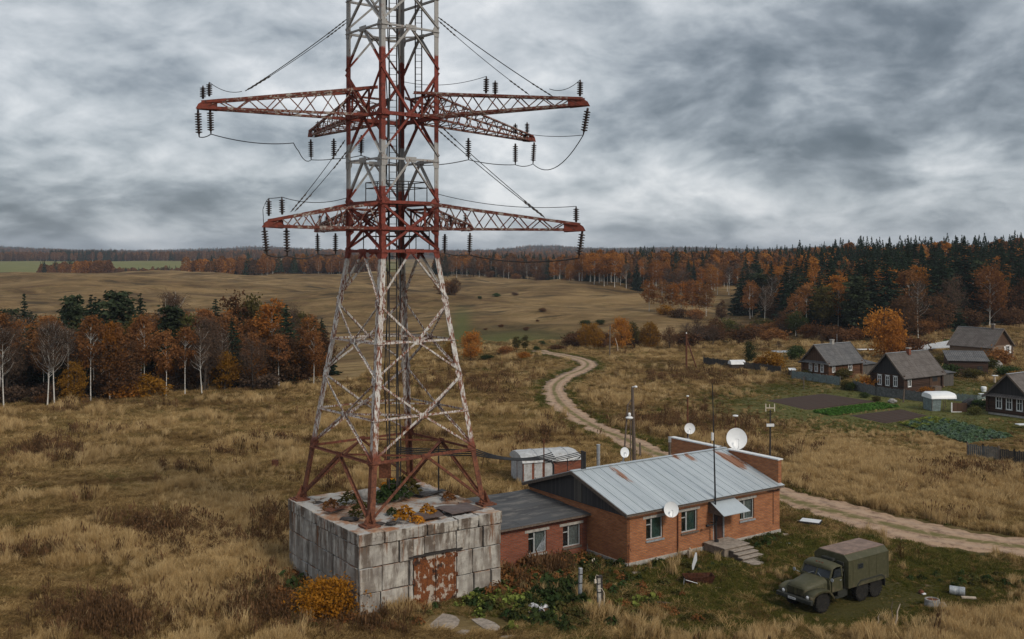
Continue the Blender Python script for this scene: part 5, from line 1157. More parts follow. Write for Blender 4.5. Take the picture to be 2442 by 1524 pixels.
# ------------------------------------------------------------ bits and pieces in the yard
b = W(1383, 1436); PSG = 'grey concrete posts in the weeds'
def cpost(px, py, top, lab, lean, wire_=False):
    b = W(px, py); hh = (py - top) * b.y / F; o = thing('concrete_post', b, lab, 'post', .4, PSG); o.rotation_euler = (lean, lean * .5, .4)
    z0 = -.2; mb = MB()
    for z1 in (hh * .55, hh * .8, hh): mb.box2((-.09, -.09, z0 + .02), (.09, .09, z1)); z0 = z1 + .03
    mb.build('shaft', M_galv if not wire_ else M_conc, o, bevel=.012)
    mb = MB()
    for z1 in (hh * .565, hh * .815): mb.box2((-.095, -.095, z1 - .015), (.095, .095, z1 + .04))
    mb.build('strap', M_black, o)
    if wire_:
        mb = MB(); mb.box2((.095, -.1, 0), (.20, .1, hh + .05)); mb.box2((-.1, -.11, hh + .002), (.2, .11, hh + .1)); mb.build('dark_side', M_dark, o)
        mb = MB(); mb.tube([(-.12, -.12, hh * .7), (.12, -.14, hh * .68), (.25, -.14, hh * .55), (.24, -.16, hh * .35), (.18, -.2, hh * .2)], .018, 5); mb.tube([(0, 0, hh + .1), (-.15, -.1, hh + .2), (-.22, -.1, hh + .1), (-.25, -.1, hh - .05)], .015, 5); mb.lathe([(0, -.16), (.07, -.14), (.06, .05), (0, .08)], Matrix.Translation((-.25, -.1, hh - .1)), 8); mb.build('loose_wire', M_cream, o)
cpost(1383, 1437, 1354, 'taller pale post with two black straps in the weeds', .02)
cpost(1430, 1458, 1378, 'shorter half-black post with a loose wire hanging on it', -.04, True)
b = W(1665, 1392); tubt = thing('rusty_trough', b, 'rusty open iron trough lying on the grass below the mast', 'trough', .12)
mb = MB(); a0 = [(-.95, -.48), (.95, -.42), (.98, .45), (-.90, .48)]; s0 = [(x * .78, y * .75) for x, y in a0]
mb.add([(x, y, 0) for x, y in s0] + [(x, y, .52) for x, y in a0] + [(x * .93, y * .9, .52) for x, y in a0] + [(x * .95, y * .9, .08) for x, y in s0],
       [(i, (i + 1) % 4, 4 + (i + 1) % 4, 4 + i) for i in range(4)] + [(4 + i, 4 + (i + 1) % 4, 8 + (i + 1) % 4, 8 + i) for i in range(4)] + [(8 + i, 8 + (i + 1) % 4, 12 + (i + 1) % 4, 12 + i) for i in range(4)] + [(12, 13, 14, 15), (3, 2, 1, 0)])
mb.build('tub', M_rustd, tubt, bevel=.015); mb = MB(); mb.tube([(-.93, -.5, .42), (-.2, -.55, .2)], .02, 5); mb.tube([(-1.0, -.45, .5), (-1.05, -.5, -.02)], .02, 5); mb.build('handle_rod', M_galv, tubt)
b = W(1283, 1462); me_ = MB(b); rr = random.Random(3); n = 10
gr_ = {}
for i in range(n + 1):
    for j in range(n + 1):
        x = (i / n - .5) * 1.5; y = (j / n - .5) * 1.0; z = .28 - .55 * abs(x) * .5 + .12 * math.sin(i * 1.3 + j * .4) + rr.uniform(-.05, .05) + .1 * (j / n)
        gr_[i, j] = b + Vector((x * math.cos(.2) - y * math.sin(.2), x * math.sin(.2) + y * math.cos(.2), max(.02, z)))
for i in range(n):
    for j in range(n): me_.quad(gr_[i, j], gr_[i + 1, j], gr_[i + 1, j + 1], gr_[i, j + 1])
o = me_.build('crumpled_sheet', M_scrap); tag(o, 'crumpled silvery sheet among the green weeds', 'scrap sheet'); o.modifiers.new('t', 'SOLIDIFY').thickness = .02
mb = MB(); cb = Vector((0, -.25, .14)); mb.box(cb, (1.2, .4, .25), .2); mb.build('brown_underside', M_rust, o)
fb = W(1933, 1250); pn = thing('panel_box', fb, 'low black frame with a flat white panel lying on the turf by the road', 'panel', R(-28))
mb = MB(); mb.box2((-.75, -.55, 0), (.75, .55, .26)); mb.build('frame', M_black, pn, bevel=.02); mb = MB(); mb.box2((-.69, -.49, .262), (.69, .49, .28)); mb.build('panel', M_tarp, pn)
mb = MB(); mb.beam((-1.05, .3, .08), (-.76, .2, .1), .1, .05, prof='B'); mb.build('peg', M_palew, pn)
b = W(2283, 1420); br = thing('steel_drum', b, 'blue-grey steel drum tipped on its side in the grass', 'drum', R(-25))
mb = MB(); M = Matrix.Translation((0, 0, .26)) @ Matrix.Rotation(R(90), 4, 'Y'); mb.lathe([(.0, -.42), (.25, -.42), (.27, -.40), (.26, -.15), (.275, -.14), (.26, -.12), (.26, .12), (.275, .14), (.26, .15), (.27, .40), (.25, .42), (.22, .40), (0, .40)], M, 24); mb.build('body', M_galv, br, smooth=40)
mb = MB(); mb.lathe([(.0, 0), (.235, 0), (.235, .012), (0, .012)], Matrix.Translation((.41, 0, .26)) @ Matrix.Rotation(R(90), 4, 'Y'), 20); mb.build('open_end', M_black, br)
o = MB(W(2293, 1424)); c = W(2293, 1424, .08); o.beam(c, c + Vector((.75, -.2, .02)), .28, .07, prof='B'); tag(o.build('plank', M_palew), 'short pale plank lying against the tipped drum', 'plank')
b = W(2223, 1447); wl = thing('well_ring', b, 'small round stone well ring with a rusty lid in the grass', 'well ring')
mb = MB(); mb.lathe([(.30, 0), (.40, 0), (.42, .12), (.40, .14), (.42, .16), (.41, .28), (.39, .30), (.41, .32), (.40, .44), (.32, .45), (.30, .3)], n=24); mb.build('ring', M_stone, wl)
mb = MB(); mb.lathe([(0, .38), (.31, .37), (.31, .40), (0, .42)], n=20); mb.build('lid', M_rust, wl)
lump('rock', W(2246, 1445, .12), .3, M_stone, 'grey stone leaning against the well ring', 'stone', (.8, .7, .7), 31)
lump('clay_pot', W(2196, 1412, .1), .16, M_rust, 'small rust-brown lump with a white scrap left of the drum', 'rubble', (1, 1, .8), 32)
o = MB(W(2203, 1417)); o.box(W(2203, 1416, .05), (.22, .14, .06), .3); tag(o.build('white_scrap', M_white), 'little white scrap beside the rust-brown lump', 'scrap')
BS = 'dead white sticks standing in the grass'
for (px, py, tx_, ty_, r, lb) in ((2130, 1500, 2147, 1440, .05, 'tallest crooked bleached stick right of the truck'), (2090, 1490, 2098, 1464, .035, 'short bleached stick left of the taller ones'), (2124, 1490, 2129, 1434, .028, 'thin brown stick beside the tallest bleached one')):
    b = W(px, py); t_ = WY(tx_, ty_, b.y); mb = MB(b); mb.tube([b - Vector((0, 0, .1)), b.lerp(t_, .4) + Vector((.05, 0, 0)), b.lerp(t_, .7) + Vector((-.04, 0, 0)), t_], [r, r * .9, r * .7, r * .4], 6); tag(mb.build('bleached_stick', M_palew if r > .03 else M_wood), lb, 'stick', BS)
o = MB(W(1655, 1360)); b = W(1652, 1362); a = WY(1660, 1318, b.y)
o.v = []; pts = [b, b.lerp(a, .3) + Vector((-.02, 0, 0)), b.lerp(a, .6) + Vector((.03, 0, 0)), a]
for p, q, w0, w1 in zip(pts, pts[1:], (.03, .09, .12), (.09, .12, .05)): o.add([p - o.off + o.off + Vector((-w0, 0, 0)), p + Vector((w0, 0, 0)), q + Vector((w1, 0, 0)), q + Vector((-w1, 0, 0)), p + Vector((-w0, .03, 0)), p + Vector((w0, .03, 0)), q + Vector((w1, .03, 0)), q + Vector((-w1, .03, 0))], [(0, 1, 2, 3), (7, 6, 5, 4), (0, 3, 7, 4), (1, 5, 6, 2)])
tag(o.build('white_pennant', M_tarp), 'narrow white rag hanging near the wall beside the mast', 'rag')
b = W(1645, 1334); o = MB(b); o.box(b + Vector((0, 0, .3)), (.28, .16, .6), A35); o.lathe([(0, .62), (.05, .62), (.07, .7), (.04, .76), (0, .78)], Matrix.Translation(b), 8); tag(o.build('tan_cabinet', M_palew), 'small tan post box against the plinth of the brick wall', 'box')
SLB = 'broken paving slabs'
SLXY = []
def slab(px, py, w, d2, lab, rot=.3, seed=1, m=M_slab, z=.02, hgt2=.045):
    rr = random.Random(seed); b = W(px, py, 0); n = 11; pts = []; SLXY.append((b.x, b.y, max(w, d2) * .55))
    for i in range(n): a = 6.2832 * i / n; k = rr.uniform(.82, 1.12) / max(abs(math.cos(a)), abs(math.sin(a))) ** .7; pts.append((b.x + (math.cos(a) * w / 2 * k * math.cos(rot) - math.sin(a) * d2 / 2 * k * math.sin(rot)), b.y + (math.cos(a) * w / 2 * k * math.sin(rot) + math.sin(a) * d2 / 2 * k * math.cos(rot))))
    mb = MB(b); mb.prism(pts, 'z', -.1, hgt2); tag(mb.build('paving_slab', m, bevel=.02), lab, 'slab', SLB)
for k, (px, py, w, d2, rot, lb) in enumerate(((1060, 1486, 2.6, 1.5, 1.35, 'largest cracked pale slab on the path from the gate'), (1100, 1512, 1.2, .7, 1.2, 'cracked pale slab below the largest one'), (1163, 1490, .9, 2.4, .55, 'long narrow pale slab right of the largest one'), (1212, 1521, 1.0, .5, .3, 'pale slab cut by the lower picture edge'),
        (1515, 1366, .62, .5, .5, 'paving slab nearest the corner of the brick wall'), (1555, 1356, .6, .5, .6, 'second paving slab along the brick wall'), (1587, 1348, .5, .4, .6, 'third paving slab along the brick wall'), (1602, 1343, .55, .4, .5, 'fourth paving slab along the brick wall'), (1804, 1343, 1.1, .7, .4, 'flat worn slab at the foot of the steps'), (1868, 1276, 1.1, .6, .2, 'flat slab at the right corner of the brick building'), (1700, 1340, .4, .25, .3, 'small pale slab right of the mast foot'))):
    slab(px, py, w, d2, lb, rot, 40 + k)
o = MB(W(1860, 1292)); b = W(1860, 1294, .05); o.beam(b, b + Vector((.6, -.35, .04)), .16, .05, prof='B'); tag(o.build('white_board', M_tarp), 'short white board on the grass right of the steps', 'board')
b = W(1700, 1404); o = MB(b); o.beam(b + Vector((0, 0, .05)), b + Vector((.45, -.05, .06)), .06, .05, prof='B'); tag(o.build('white_stick', M_palew), 'small pale stick on the grass below the rusty trough', 'stick')
b = W(656, 1119); sb = thing('rusty_box', b, 'small rust-red box on a stake in the field left of the tower', 'box'); mb = MB(); mb.box2((-.28, -.15, .25), (.28, .15, .85)); mb.build('box', M_rust, sb); mb = MB(); mb.box2((-.1, -.06, -.2), (.08, .06, .25)); mb.build('stake', M_rust, sb)
b = W(1408, 1340); mb = MB(b); mb.tube([b, WY(1400, 1297, b.y + .3)], .03, 6); tag(mb.build('thin_stake', M_dark), 'thin dark stake leaning by the annex corner', 'stake')
b = W(1416, 1352); mb = MB(b); mb.tube([b + Vector((0, 0, 0)), b + Vector((-.1, 0, .45)), b + Vector((.02, 0, .55)), b + Vector((.1, 0, .35))], [.04, .05, .05, .02], 6); tag(mb.build('white_hose', M_cream), 'bent white pipe end sticking out of the weeds by the annex', 'pipe')
mb = MB(W(1588, 1432)); b = W(1588, 1440, .06)
mb.box(b, (.8, .35, .12), -.3); mb.box(b + Vector((-.45, .1, .03)), (.3, .2, .1), .4); tag(mb.build('dark_scrap', M_black, bevel=.03), 'black scrap lying in the grass left of the truck tracks', 'scrap')

# ------------------------------------------------------------ village houses
def nal_window(root, plane, a, z0, w, hh, fm=M_white):
    """white surround with two leaves; plane 'x': gable at x=0 (a along y), plane 'y': long wall at y=0 (a along x)"""
    T = (lambda s, d2, z: (-d2, s, z)) if plane == 'x' else (lambda s, d2, z: (s, -d2, z))
    def bx(mb, s0, s1, d0, d1, z0, z1):
        p, q = T(s0, d0, z0), T(s1, d1, z1); mb.box2([min(p[i], q[i]) for i in range(3)], [max(p[i], q[i]) for i in range(3)])
    fw_ = .10; mb = MB()
    for s0, s1, c, e in ((a - fw_, a, z0 - .05, z0 + hh + .05), (a + w, a + w + fw_, z0 - .05, z0 + hh + .05), (a, a + w, z0 - .1, z0), (a, a + w, z0 + hh, z0 + hh + .14)): bx(mb, s0, s1, .0, .07, c, e)
    bx(mb, a - fw_ - .05, a + w + fw_ + .05, .0, .1, z0 + hh + .141, z0 + hh + .21); bx(mb, a - fw_ - .03, a + w + fw_ + .03, 0, .09, z0 - .15, z0 - .101)
    f = mb.build('window', fm, root)
    mb = MB(); bx(mb, a, a + w, .015, .02, z0, z0 + hh); mb.build('pane', M_glass, f)
    mb = MB(); bx(mb, a + w / 2 - .035, a + w / 2 + .035, .02, .045, z0, z0 + hh); bx(mb, a, a + w / 2 - .036, .02, .043, z0 + hh * .62, z0 + hh * .62 + .05); bx(mb, a + w / 2 + .036, a + w, .02, .043, z0 + hh * .62, z0 + hh * .62 + .05); mb.build('mullion', fm, f)
def house(C, ang, L, Wd, ez, rz, lab, wm, gm, rm, gw, sw, chim=None, awn=False, oh=.45, base=M_brickd, fz=.0):
    h_ = thing('log_house', (C[0], C[1], h1(C[0], C[1]) - .05), lab, 'house', ang, 'wooden village houses')
    mb = MB(); mb.box2((0, 0, .35), (L, Wd, ez)); mb.build('wall', wm, h_)
    mb = MB()
    for x in (-.09, L + .09):
        for y in (-.09, Wd + .09): mb.box((x * .98, y * .98, (ez + .35) / 2), (.3, .3, ez - .4))
    mb.build('corner_post', wm, h_)
    mb = MB(); mb.box2((.04, .04, -.8), (L - .04, Wd - .04, .345)); mb.build('foundation', base, h_)
    for x0, x1 in ((-.04, .08), (L - .08, L + .04)):
        mb = MB(); mb.prism([(-.02, ez), (Wd + .02, ez), (Wd / 2, rz - .08)], 'x', x0, x1); mb.build('gable', gm, h_)
    k = (rz - ez) / (Wd / 2); mb = MB()
    for s_ in (0, 1):
        y0 = -oh if s_ == 0 else Wd + oh; z0 = ez - oh * k
        a = [(-oh, y0, z0), (L + oh, y0, z0), (L + oh, Wd / 2, rz), (-oh, Wd / 2, rz)]
        mb.add([Vector(q) + Vector((0, 0, .05)) for q in a] + [Vector(q) - Vector((0, 0, .03)) for q in a], [(0, 1, 2, 3), (7, 6, 5, 4), (0, 4, 5, 1), (0, 3, 7, 4), (1, 5, 6, 2)])
    rf = mb.build('roof', rm, h_)
    mb = MB(); mb.beam((-oh, Wd / 2, rz + .06), (L + oh, Wd / 2, rz + .06), .28, .05, up=(0, 0, 1), prof='B'); mb.build('ridge_cap', M_galv, rf)
    mb = MB()
    for x in (-oh - .03, L + oh + .03):
        for s_ in (0, 1): y0 = -oh - .02 if s_ == 0 else Wd + oh + .02; mb.beam((x, y0, ez - oh * k - .02), (x, Wd / 2, rz + .0), .05, .2, up=(0, 0, 1), prof='B')
    mb.build('barge_board', M_wood, rf)
    if awn:
        mb = MB(); mb.add([(-.62, -oh, ez - .22), (-.62, Wd + oh, ez - .22), (-.02, Wd + .2, ez + .12), (-.02, -.2, ez + .12), (-.62, -oh, ez - .26), (-.62, Wd + oh, ez - .26), (-.02, Wd + .2, ez + .06), (-.02, -.2, ez + .06)], [(0, 1, 2, 3), (7, 6, 5, 4), (0, 4, 5, 1), (0, 3, 7, 4), (1, 5, 6, 2)]); mb.build('eave_skirt', rm, h_)
    for a in gw: nal_window(h_, 'x', a[0], a[1], a[2], a[3])
    for a in sw: nal_window(h_, 'y', a[0], a[1], a[2], a[3])
    if chim:
        mb = MB(); mb.box2((chim[0] - .25, Wd / 2 - .25 + chim[1], rz - .4), (chim[0] + .25, Wd / 2 + .25 + chim[1], rz + chim[2])); c_ = mb.build('chimney', chim[3], rf)
        mb = MB(); mb.box2((chim[0] - .31, Wd / 2 - .31 + chim[1], rz + chim[2]), (chim[0] + .31, Wd / 2 + .31 + chim[1], rz + chim[2] + .12)); mb.build('cap', M_conc, c_)
    return h_
hA = house((49.5, 164), A35, 8.2, 5.0, 2.75, 5.35, 'brown log house farthest left, with three white windows under an eave skirt', M_log, M_gabwood, M_slate, [(.98, 1.25, .42, 1.05), (2.1, 1.25, .42, 1.05), (3.22, 1.25, .42, 1.05)], [(.95, 1.25, .5, 1.1), (4.9, 1.3, .8, .9)], (4.2, .1, .55, M_conc), True)
mb = MB(); mb.tube([(5.3, 2.5, 5.2), (5.3, 2.5, 6.8)], .03, 5); mb.build('aerial', M_galv, hA)
hB = house((54.9, 147), A35, 9.2, 5.15, 2.75, 5.6, 'dark log house in the middle, blackened gable and long ribbed grey roof', M_logd, M_gabdark, M_slateb, [(1.03, 1.15, .48, 1.2), (2.33, 1.15, .48, 1.2), (3.63, 1.15, .48, 1.2)], [(1.05, 1.15, .6, 1.25)], (4.5, -.3, .5, M_brickd))
mb = MB(); mb.box2((6.2, -.06, .3), (8.6, -.005, 2.5)); pz = mb.build('porch', M_gabwood, hB); mb = MB(); mb.box2((6.8, -.09, 1.4), (8.0, -.062, 2.2)); mb.build('opening', M_black, pz); mb = MB(); mb.box2((6.0, -1.0, -.2), (7.6, -.1, .8)); mb.build('bench', M_wood, pz)
hC = house((61.6, 124.5), A35, 10, 5.4, 2.6, 5.2, 'dark brown log house at the right edge with blackened gable', M_logd, M_gabdark, M_slateb, [(1.05, 1.0, .58, 1.3), (2.35, 1.0, .58, 1.3), (3.65, 1.0, .58, 1.3)], [], None, True, base=M_conc)
hD = house((91.5, 192), R(127), 7.9, 7.0, 2.7, 5.6, 'tan house on the slope with pale streaks on its roof and white shutters', M_tan, M_gabwood, M_slateb, [(1.0, 1.1, 1.0, 1.3)], [], (1.6, .0, .75, M_wood))
mb = MB()
for y in (.25, 2.2): mb.box2((-.06, y, 1.05), (-.01, y + .55, 2.45))
mb.build('shutter', M_white, hD)
# outbuildings
def outb(C, ang, L, Wd, z0, z1, lab, wm, rm, name='lean_to', extra=None):
    o = thing(name, (C[0], C[1], h1(C[0], C[1]) - .05), lab, 'shed', ang)
    mb = MB(); mb.prism([(0, -.5), (Wd, -.5), (Wd, z1), (0, z0)], 'x', 0, L); mb.build('wall', wm, o)
    mb = MB(); a = [(-.2, -.3, z0 - .05), (L + .2, -.3, z0 - .05), (L + .2, Wd + .2, z1 + .1), (-.2, Wd + .2, z1 + .1)]; mb.add([Vector(q) + Vector((0, 0, .09)) for q in a] + [Vector(q) + Vector((0, 0, .02)) for q in a], [(0, 1, 2, 3), (7, 6, 5, 4), (0, 4, 5, 1), (0, 3, 7, 4), (1, 5, 6, 2), (2, 6, 7, 3)]); mb.build('roof', rm, o)
    if extra: mb = MB(); mb.box2((extra[0], -.05, .0), (extra[1], -.005, extra[2])); mb.build('doorway', M_black, o)
    return o
outb(GA(2262, 893)[:2], R(-12), 6.0, 4.0, 2.3, 3.4, 'dark timber lean-to with ribbed grey roof left of the tan house', M_logd, M_slate, extra=(4.4, 5.2, 1.5))
outb((hA.location + U * 8.4 + V_ * .5)[:2], A35, 4.2, 3.0, 1.9, 2.3, 'low sagging dark shed joined to the back of the left house', M_greyplank, M_felt)
outb((hB.location + U * 9.35 + V_ * 1.5)[:2], A35, 5.2, 3.2, 2.0, 2.2, 'grey plank shed behind the middle log house', M_greyplank, M_felt, extra=(.8, 1.7, 1.7))
b = GA(2236, 846); mb = MB(b); q = GA(2180, 851); mb.add([q + Vector((-2.5, 0, 1.2)), b + Vector((3, -1, 1.6)), b + Vector((4, 3, 2.6)), q + Vector((2.5, 3, 1.9)), q + Vector((-2.5, 0, 1.1)), b + Vector((3, -1, 1.5)), b + Vector((4, 3, 2.5)), q + Vector((2.5, 3, 1.8))], [(0, 1, 2, 3), (7, 6, 5, 4), (0, 4, 5, 1), (0, 3, 7, 4), (1, 5, 6, 2), (2, 6, 7, 3)]); o = mb.build('sheet_roof', M_hut); tag(o, 'pale sheet roof sloping off the dark lean-to', 'shelter roof')
mb = MB(b)
for p in (q + Vector((-2.2, .2, 0)), b + Vector((2.8, -.6, 0)), b + Vector((3.6, 2.7, 0)), q + Vector((2.3, 2.7, 0))): mb.tube([p - Vector((0, 0, .5)), p + Vector((0, 0, 1.2))], .06, 5)
mb.build('prop', M_wood, o)
b = GA(1757, 880); wsd = thing('small_shed', b, 'tiny shed with white arched roof at the left end of the fence', 'shed', R(10))
mb = MB(); mb.box2((-1.15, -.7, -.3), (1.15, .7, .9)); mb.build('wall', M_dark, wsd); mb = MB(); pr = [(-.85, .85), (-.6, 1.3), (0, 1.55), (.6, 1.3), (.85, .85)]; mb.prism(pr, 'x', -1.3, 1.3); mb.build('roof', M_tarp, wsd)
b = GA(1888, 897); wb = thing('bird_table', b, 'small white-roofed hutch on legs behind the fence', 'hutch', R(8)); mb = MB(); mb.add([(-.6, -.5, 1.0), (.6, -.5, 1.0), (.75, .4, 1.25), (-.45, .4, 1.25), (-.6, -.5, .95), (.6, -.5, .95), (.75, .4, 1.2), (-.45, .4, 1.2)], [(0, 1, 2, 3), (7, 6, 5, 4), (0, 4, 5, 1), (0, 3, 7, 4), (1, 5, 6, 2), (2, 6, 7, 3)]); mb.build('roof', M_tarp, wb); mb = MB(); mb.box2((-.4, -.3, -.2), (.4, .3, 1.0)); mb.build('hutch_body', M_dark, wb)
# polytunnel
b = GA(2222, 982); pt = thing('greenhouse', b, 'small greenhouse with a rounded white film roof and blue-grey end', 'greenhouse', R(4)); 
mb = MB(); pr = [(-.2, 1.55), (-.12, 2.0), (.3, 2.25), (1.2, 2.3), (2.1, 2.25), (2.5, 2.0), (2.6, 1.55)]
mb.loft([[(x, y, 1.55 + (z - 1.55) * k) for y, z in pr] for x, k in ((-.1, .8), (.15, 1), (2.9, 1), (3.15, .85))]); mb.build('roof', M_dish, pt, smooth=50)
mb = MB(); mb.add([(0.1, 0, -.2), (1.1, 0, -.2), (1.25, 0, 1.6), (0, 0, 1.6)], [(0, 1, 2, 3)]); mb.quad((0.05, 0.01, 0), (.05, 2.4, 0), (0, 2.4, 1.6), (0, .01, 1.6)); mb.build('end_sheet', M_bluefence, pt); mb = MB()
for x in (.05, 1.5, 2.95):
    for y in (.0, 2.4): mb.tube([(x, y, -.2), (x, y, 1.7)], .04, 5)
mb.build('post', M_wood, pt)
b = GA(2270, 984); mb = MB(b); mb.box(b + Vector((1.0, .1, .55)), (1.9, .12, 1.2)); o = mb.build('screen_board', M_gabwood); tag(o, 'brown board screen with a white frame right of the greenhouse', 'screen'); mb = MB(b)
for dx2, sz in (((-.03, 0, .55), (.12, .16, 1.3)), ((.6, 0, .03), (1.2, .16, .1))): mb.box(b + Vector(dx2), sz)
mb.build('frame', M_white, o)
b = GA(2310, 972); lump('round_tank', b + Vector((.2, 0, .6)), .95, M_black, 'round black tank behind the brown screen', 'tank', (1.1, .8, .6), 61)
b = GA(2346, 936); mb = MB(b); mb.lathe([(.2, 0), (.32, .1), (.40, .55), (.36, .75), (.28, .8), (0, .82)], Matrix.Translation(b), 14); tag(mb.build('white_barrel', M_dish), 'white plastic barrel near the right-hand house', 'barrel')
b = GA(2372, 915); mb = MB(b); mb.lathe([(.15, 0), (.2, .6), (.13, 1.1), (0, 1.12)], Matrix.Translation(b), 10); o = mb.build('garden_post', M_palew); tag(o, 'pinkish garden post with a flat white cap behind the right house', 'post'); mb = MB(b); mb.box(b + Vector((.05, 0, 1.17)), (.8, .5, .1)); mb.build('cap', M_white, o)
def flatsheet(px, py, w, d2, lab, m=M_tarp, z=.12, rot=.1):
    b = GA(px, py); mb = MB(b); mb.box(b + Vector((0, 0, z)), (w, d2, .1), rot); tag(mb.build('cover_sheet', m, bevel=.03), lab, 'sheet')
flatsheet(2344, 946, 1.1, .6, 'small white sheet on the ground between barrel and greenhouse', z=.35); flatsheet(2349, 958, 1.5, .8, 'cream cover sheet just below the small white one', M_cream, .25)
flatsheet(2437, 1022, 1.2, .9, 'white board at the right edge below the house', z=.4)
flatsheet(2290, 887, 2.6, 1.4, 'white cover behind the middle log house', z=.8); flatsheet(2215, 829, 3.6, 2.5, 'cream sheet lying on the far vegetable plot', M_cream, .5); flatsheet(2063, 838, 3.0, 1.5, 'pale sheet on the ground behind the left house', z=.4)
flatsheet(1878, 852, 5.5, 3, 'low grey roof among the bushes left of the houses', M_galv, 1.1)
b = GA(2375, 878); lump('rock', b + Vector((0, 0, .5)), .95, M_stone, 'large grey boulder in the garden below the tan house', 'stone', (1, .9, .85), 62)
# fences
def fence(pts, hh, lab, m, step=2.4):
    P_ = [GA(*p) if not isinstance(p, Vector) else p for p in pts]
    o = thing('board_fence', P_[0], lab, 'fence', 0, 'garden fences'); mb = MB(P_[0]); mp = MB(P_[0]); rr = random.Random(len(pts))
    for a, b in zip(P_, P_[1:]):
        n = max(1, int((b - a).length / .17)); L = (b - a).length
        for i in range(n):
            q = a.lerp(b, (i + .5) / n); q.z = h1(q.x, q.y); k = hh + rr.uniform(-.08, .08); d2 = (b - a).normalized(); mb.box(q + Vector((0, 0, k / 2)), (.15, .03, k), math.atan2(d2.y, d2.x))
        n = max(1, int(L / step))
        for i in range(n + 1): q = a.lerp(b, i / n); q.z = h1(q.x, q.y); mp.box(q + Vector((0, .08, hh * .55)), (.11, .11, hh * 1.15))
    mb.build('boards', m, o); mp.build('posts', M_wood, o)
fence([(1678, 868), (1745, 879), (1800, 884), (1862, 893)], 1.25, 'dark board fence at the left end of the village', M_darkfence)
fence([(1888, 903), (1940, 911), (2004, 920)], 1.25, 'faded blue-grey board fence in front of the left house', M_bluefence)
fence([(2035, 930), (2090, 944), (2160, 953), (2226, 962)], 1.3, 'grey board fence in front of the middle house', M_greyfence)
fence([(2308, 1092), (2345, 1096), (2382, 1100)], 1.3, 'short grey board fence at the lower right of the cabbage plot', M_greyfence)
fence([(2384, 1103), (2420, 1108), (2470, 1116)], 1.3, 'blackened board fence running out at the right edge', M_darkfence)
fence([(2262, 955), (2330, 962), (2356, 955)], 1.0, 'low blue fence panel behind the greenhouse', M_bluefence)
# utility poles
UG = 'old wooden utility poles'
b = GA(1454, 850); o = pole('utility_pole', b, WY(1455, 776, b.y), .12, 'thin single wooden pole right of the far road bend', 'utility pole', M_wood, UG)
b = GA(1637, 880); o = pole('utility_pole', b, WY(1637, 796, b.y), .16, 'wooden pole propped by a slanting strut near the bushes', 'utility pole', M_rust, UG); b2 = GA(1663, 880); mb = MB(b); mb.tube([b2 - Vector((0, 0, .3)), WY(1640, 815, b.y)], .12, 6); mb.build('strut', M_rust, o); mb = MB(b); mb.lathe([(.0, 0), (.09, 0), (.1, .2), (0, .26)], Matrix.Translation(WY(1637, 796, b.y)), 8); mb.build('insulator', M_white, o)
b = GA(1474, 840); t_ = WY(1467, 806, b.y); mb = MB(b); mb.tube([b, b.lerp(t_, .5) + Vector((.15, 0, 0)), t_], [.12, .1, .07], 6); tag(mb.build('leaning_stake', M_palew), 'short leaning pale stake in front of the bushes', 'stake')
b = GA(2135, 905 + 60); t_ = WY(2147, 925, b.y)
mb = MB(W(1916, 930)); b = GA(1917, 930); mb.tube([b, b + Vector((0, 0, 1.9))], .07, 5); tag(mb.build('fence_post', M_wood), 'lone brown post in front of the blue fence', 'post')
b = GA(2154, 960); mb = MB(b); mb.tube([b, b + Vector((.15, 0, 1.8))], .11, 6); tag(mb.build('fence_post', M_wood), 'stout leaning post at the corner of the middle house fence', 'post')
b = GA(2126, 961); lump('rock', GA(2130, 962) + Vector((0, 0, .25)), .5, M_stone, 'pale stone at the edge of the larger soil plot', 'stone', (1.2, .8, .6), 63)
# ------------------------------------------------------------ tree prototypes (built once each, then copied)
def leaves(cen, size, rs, asp=.6, droop=0.0, flat=0.0):
    """cen Nx3 -> quads of leaf clusters with random facing"""
    n = len(cen); a = rs.normal(size=(n, 3)); a[:, 2] *= (1 - flat); a[:, 2] -= droop; a /= np.linalg.norm(a, axis=1)[:, None]
    b = rs.normal(size=(n, 3)); b -= a * (a * b).sum(1)[:, None]; b /= np.linalg.norm(b, axis=1)[:, None]
    s = (np.asarray(size) * rs.uniform(.6, 1.3, n))[:, None]; a = a * s; b = b * s * asp
    V = np.stack([cen - a, cen - b * .8 + a * .2, cen + a, cen + b], 1).reshape(-1, 3)
    return V, np.arange(4 * n).reshape(n, 4)
def trunk_mb(H_, r, rs, bend=.3, n=8):
    k1, k2 = rs.uniform(-bend, bend, 2)
    pts = [Vector((k1 * math.sin(i / n * 3), k2 * math.sin(i / n * 2.4), H_ * i / n)) for i in range(n + 1)]
    return pts, [r * (1.25 if i == 0 else 1 - .82 * i / n) for i in range(n + 1)]
PR = {}
def finish(key, name, mbT, mT, V, Q, tint, mL, subs=None):
    root = bpy.data.objects.new(name, None); root.empty_display_size = .5
    me = np_mesh('crown', V, Q, mL, tint); cr = bpy.data.objects.new('crown', me); cr.parent = root
    if mbT is not None:
        t = mbT.build('trunk', mT); COL.objects.unlink(t); t.parent = root
    PR[key] = root
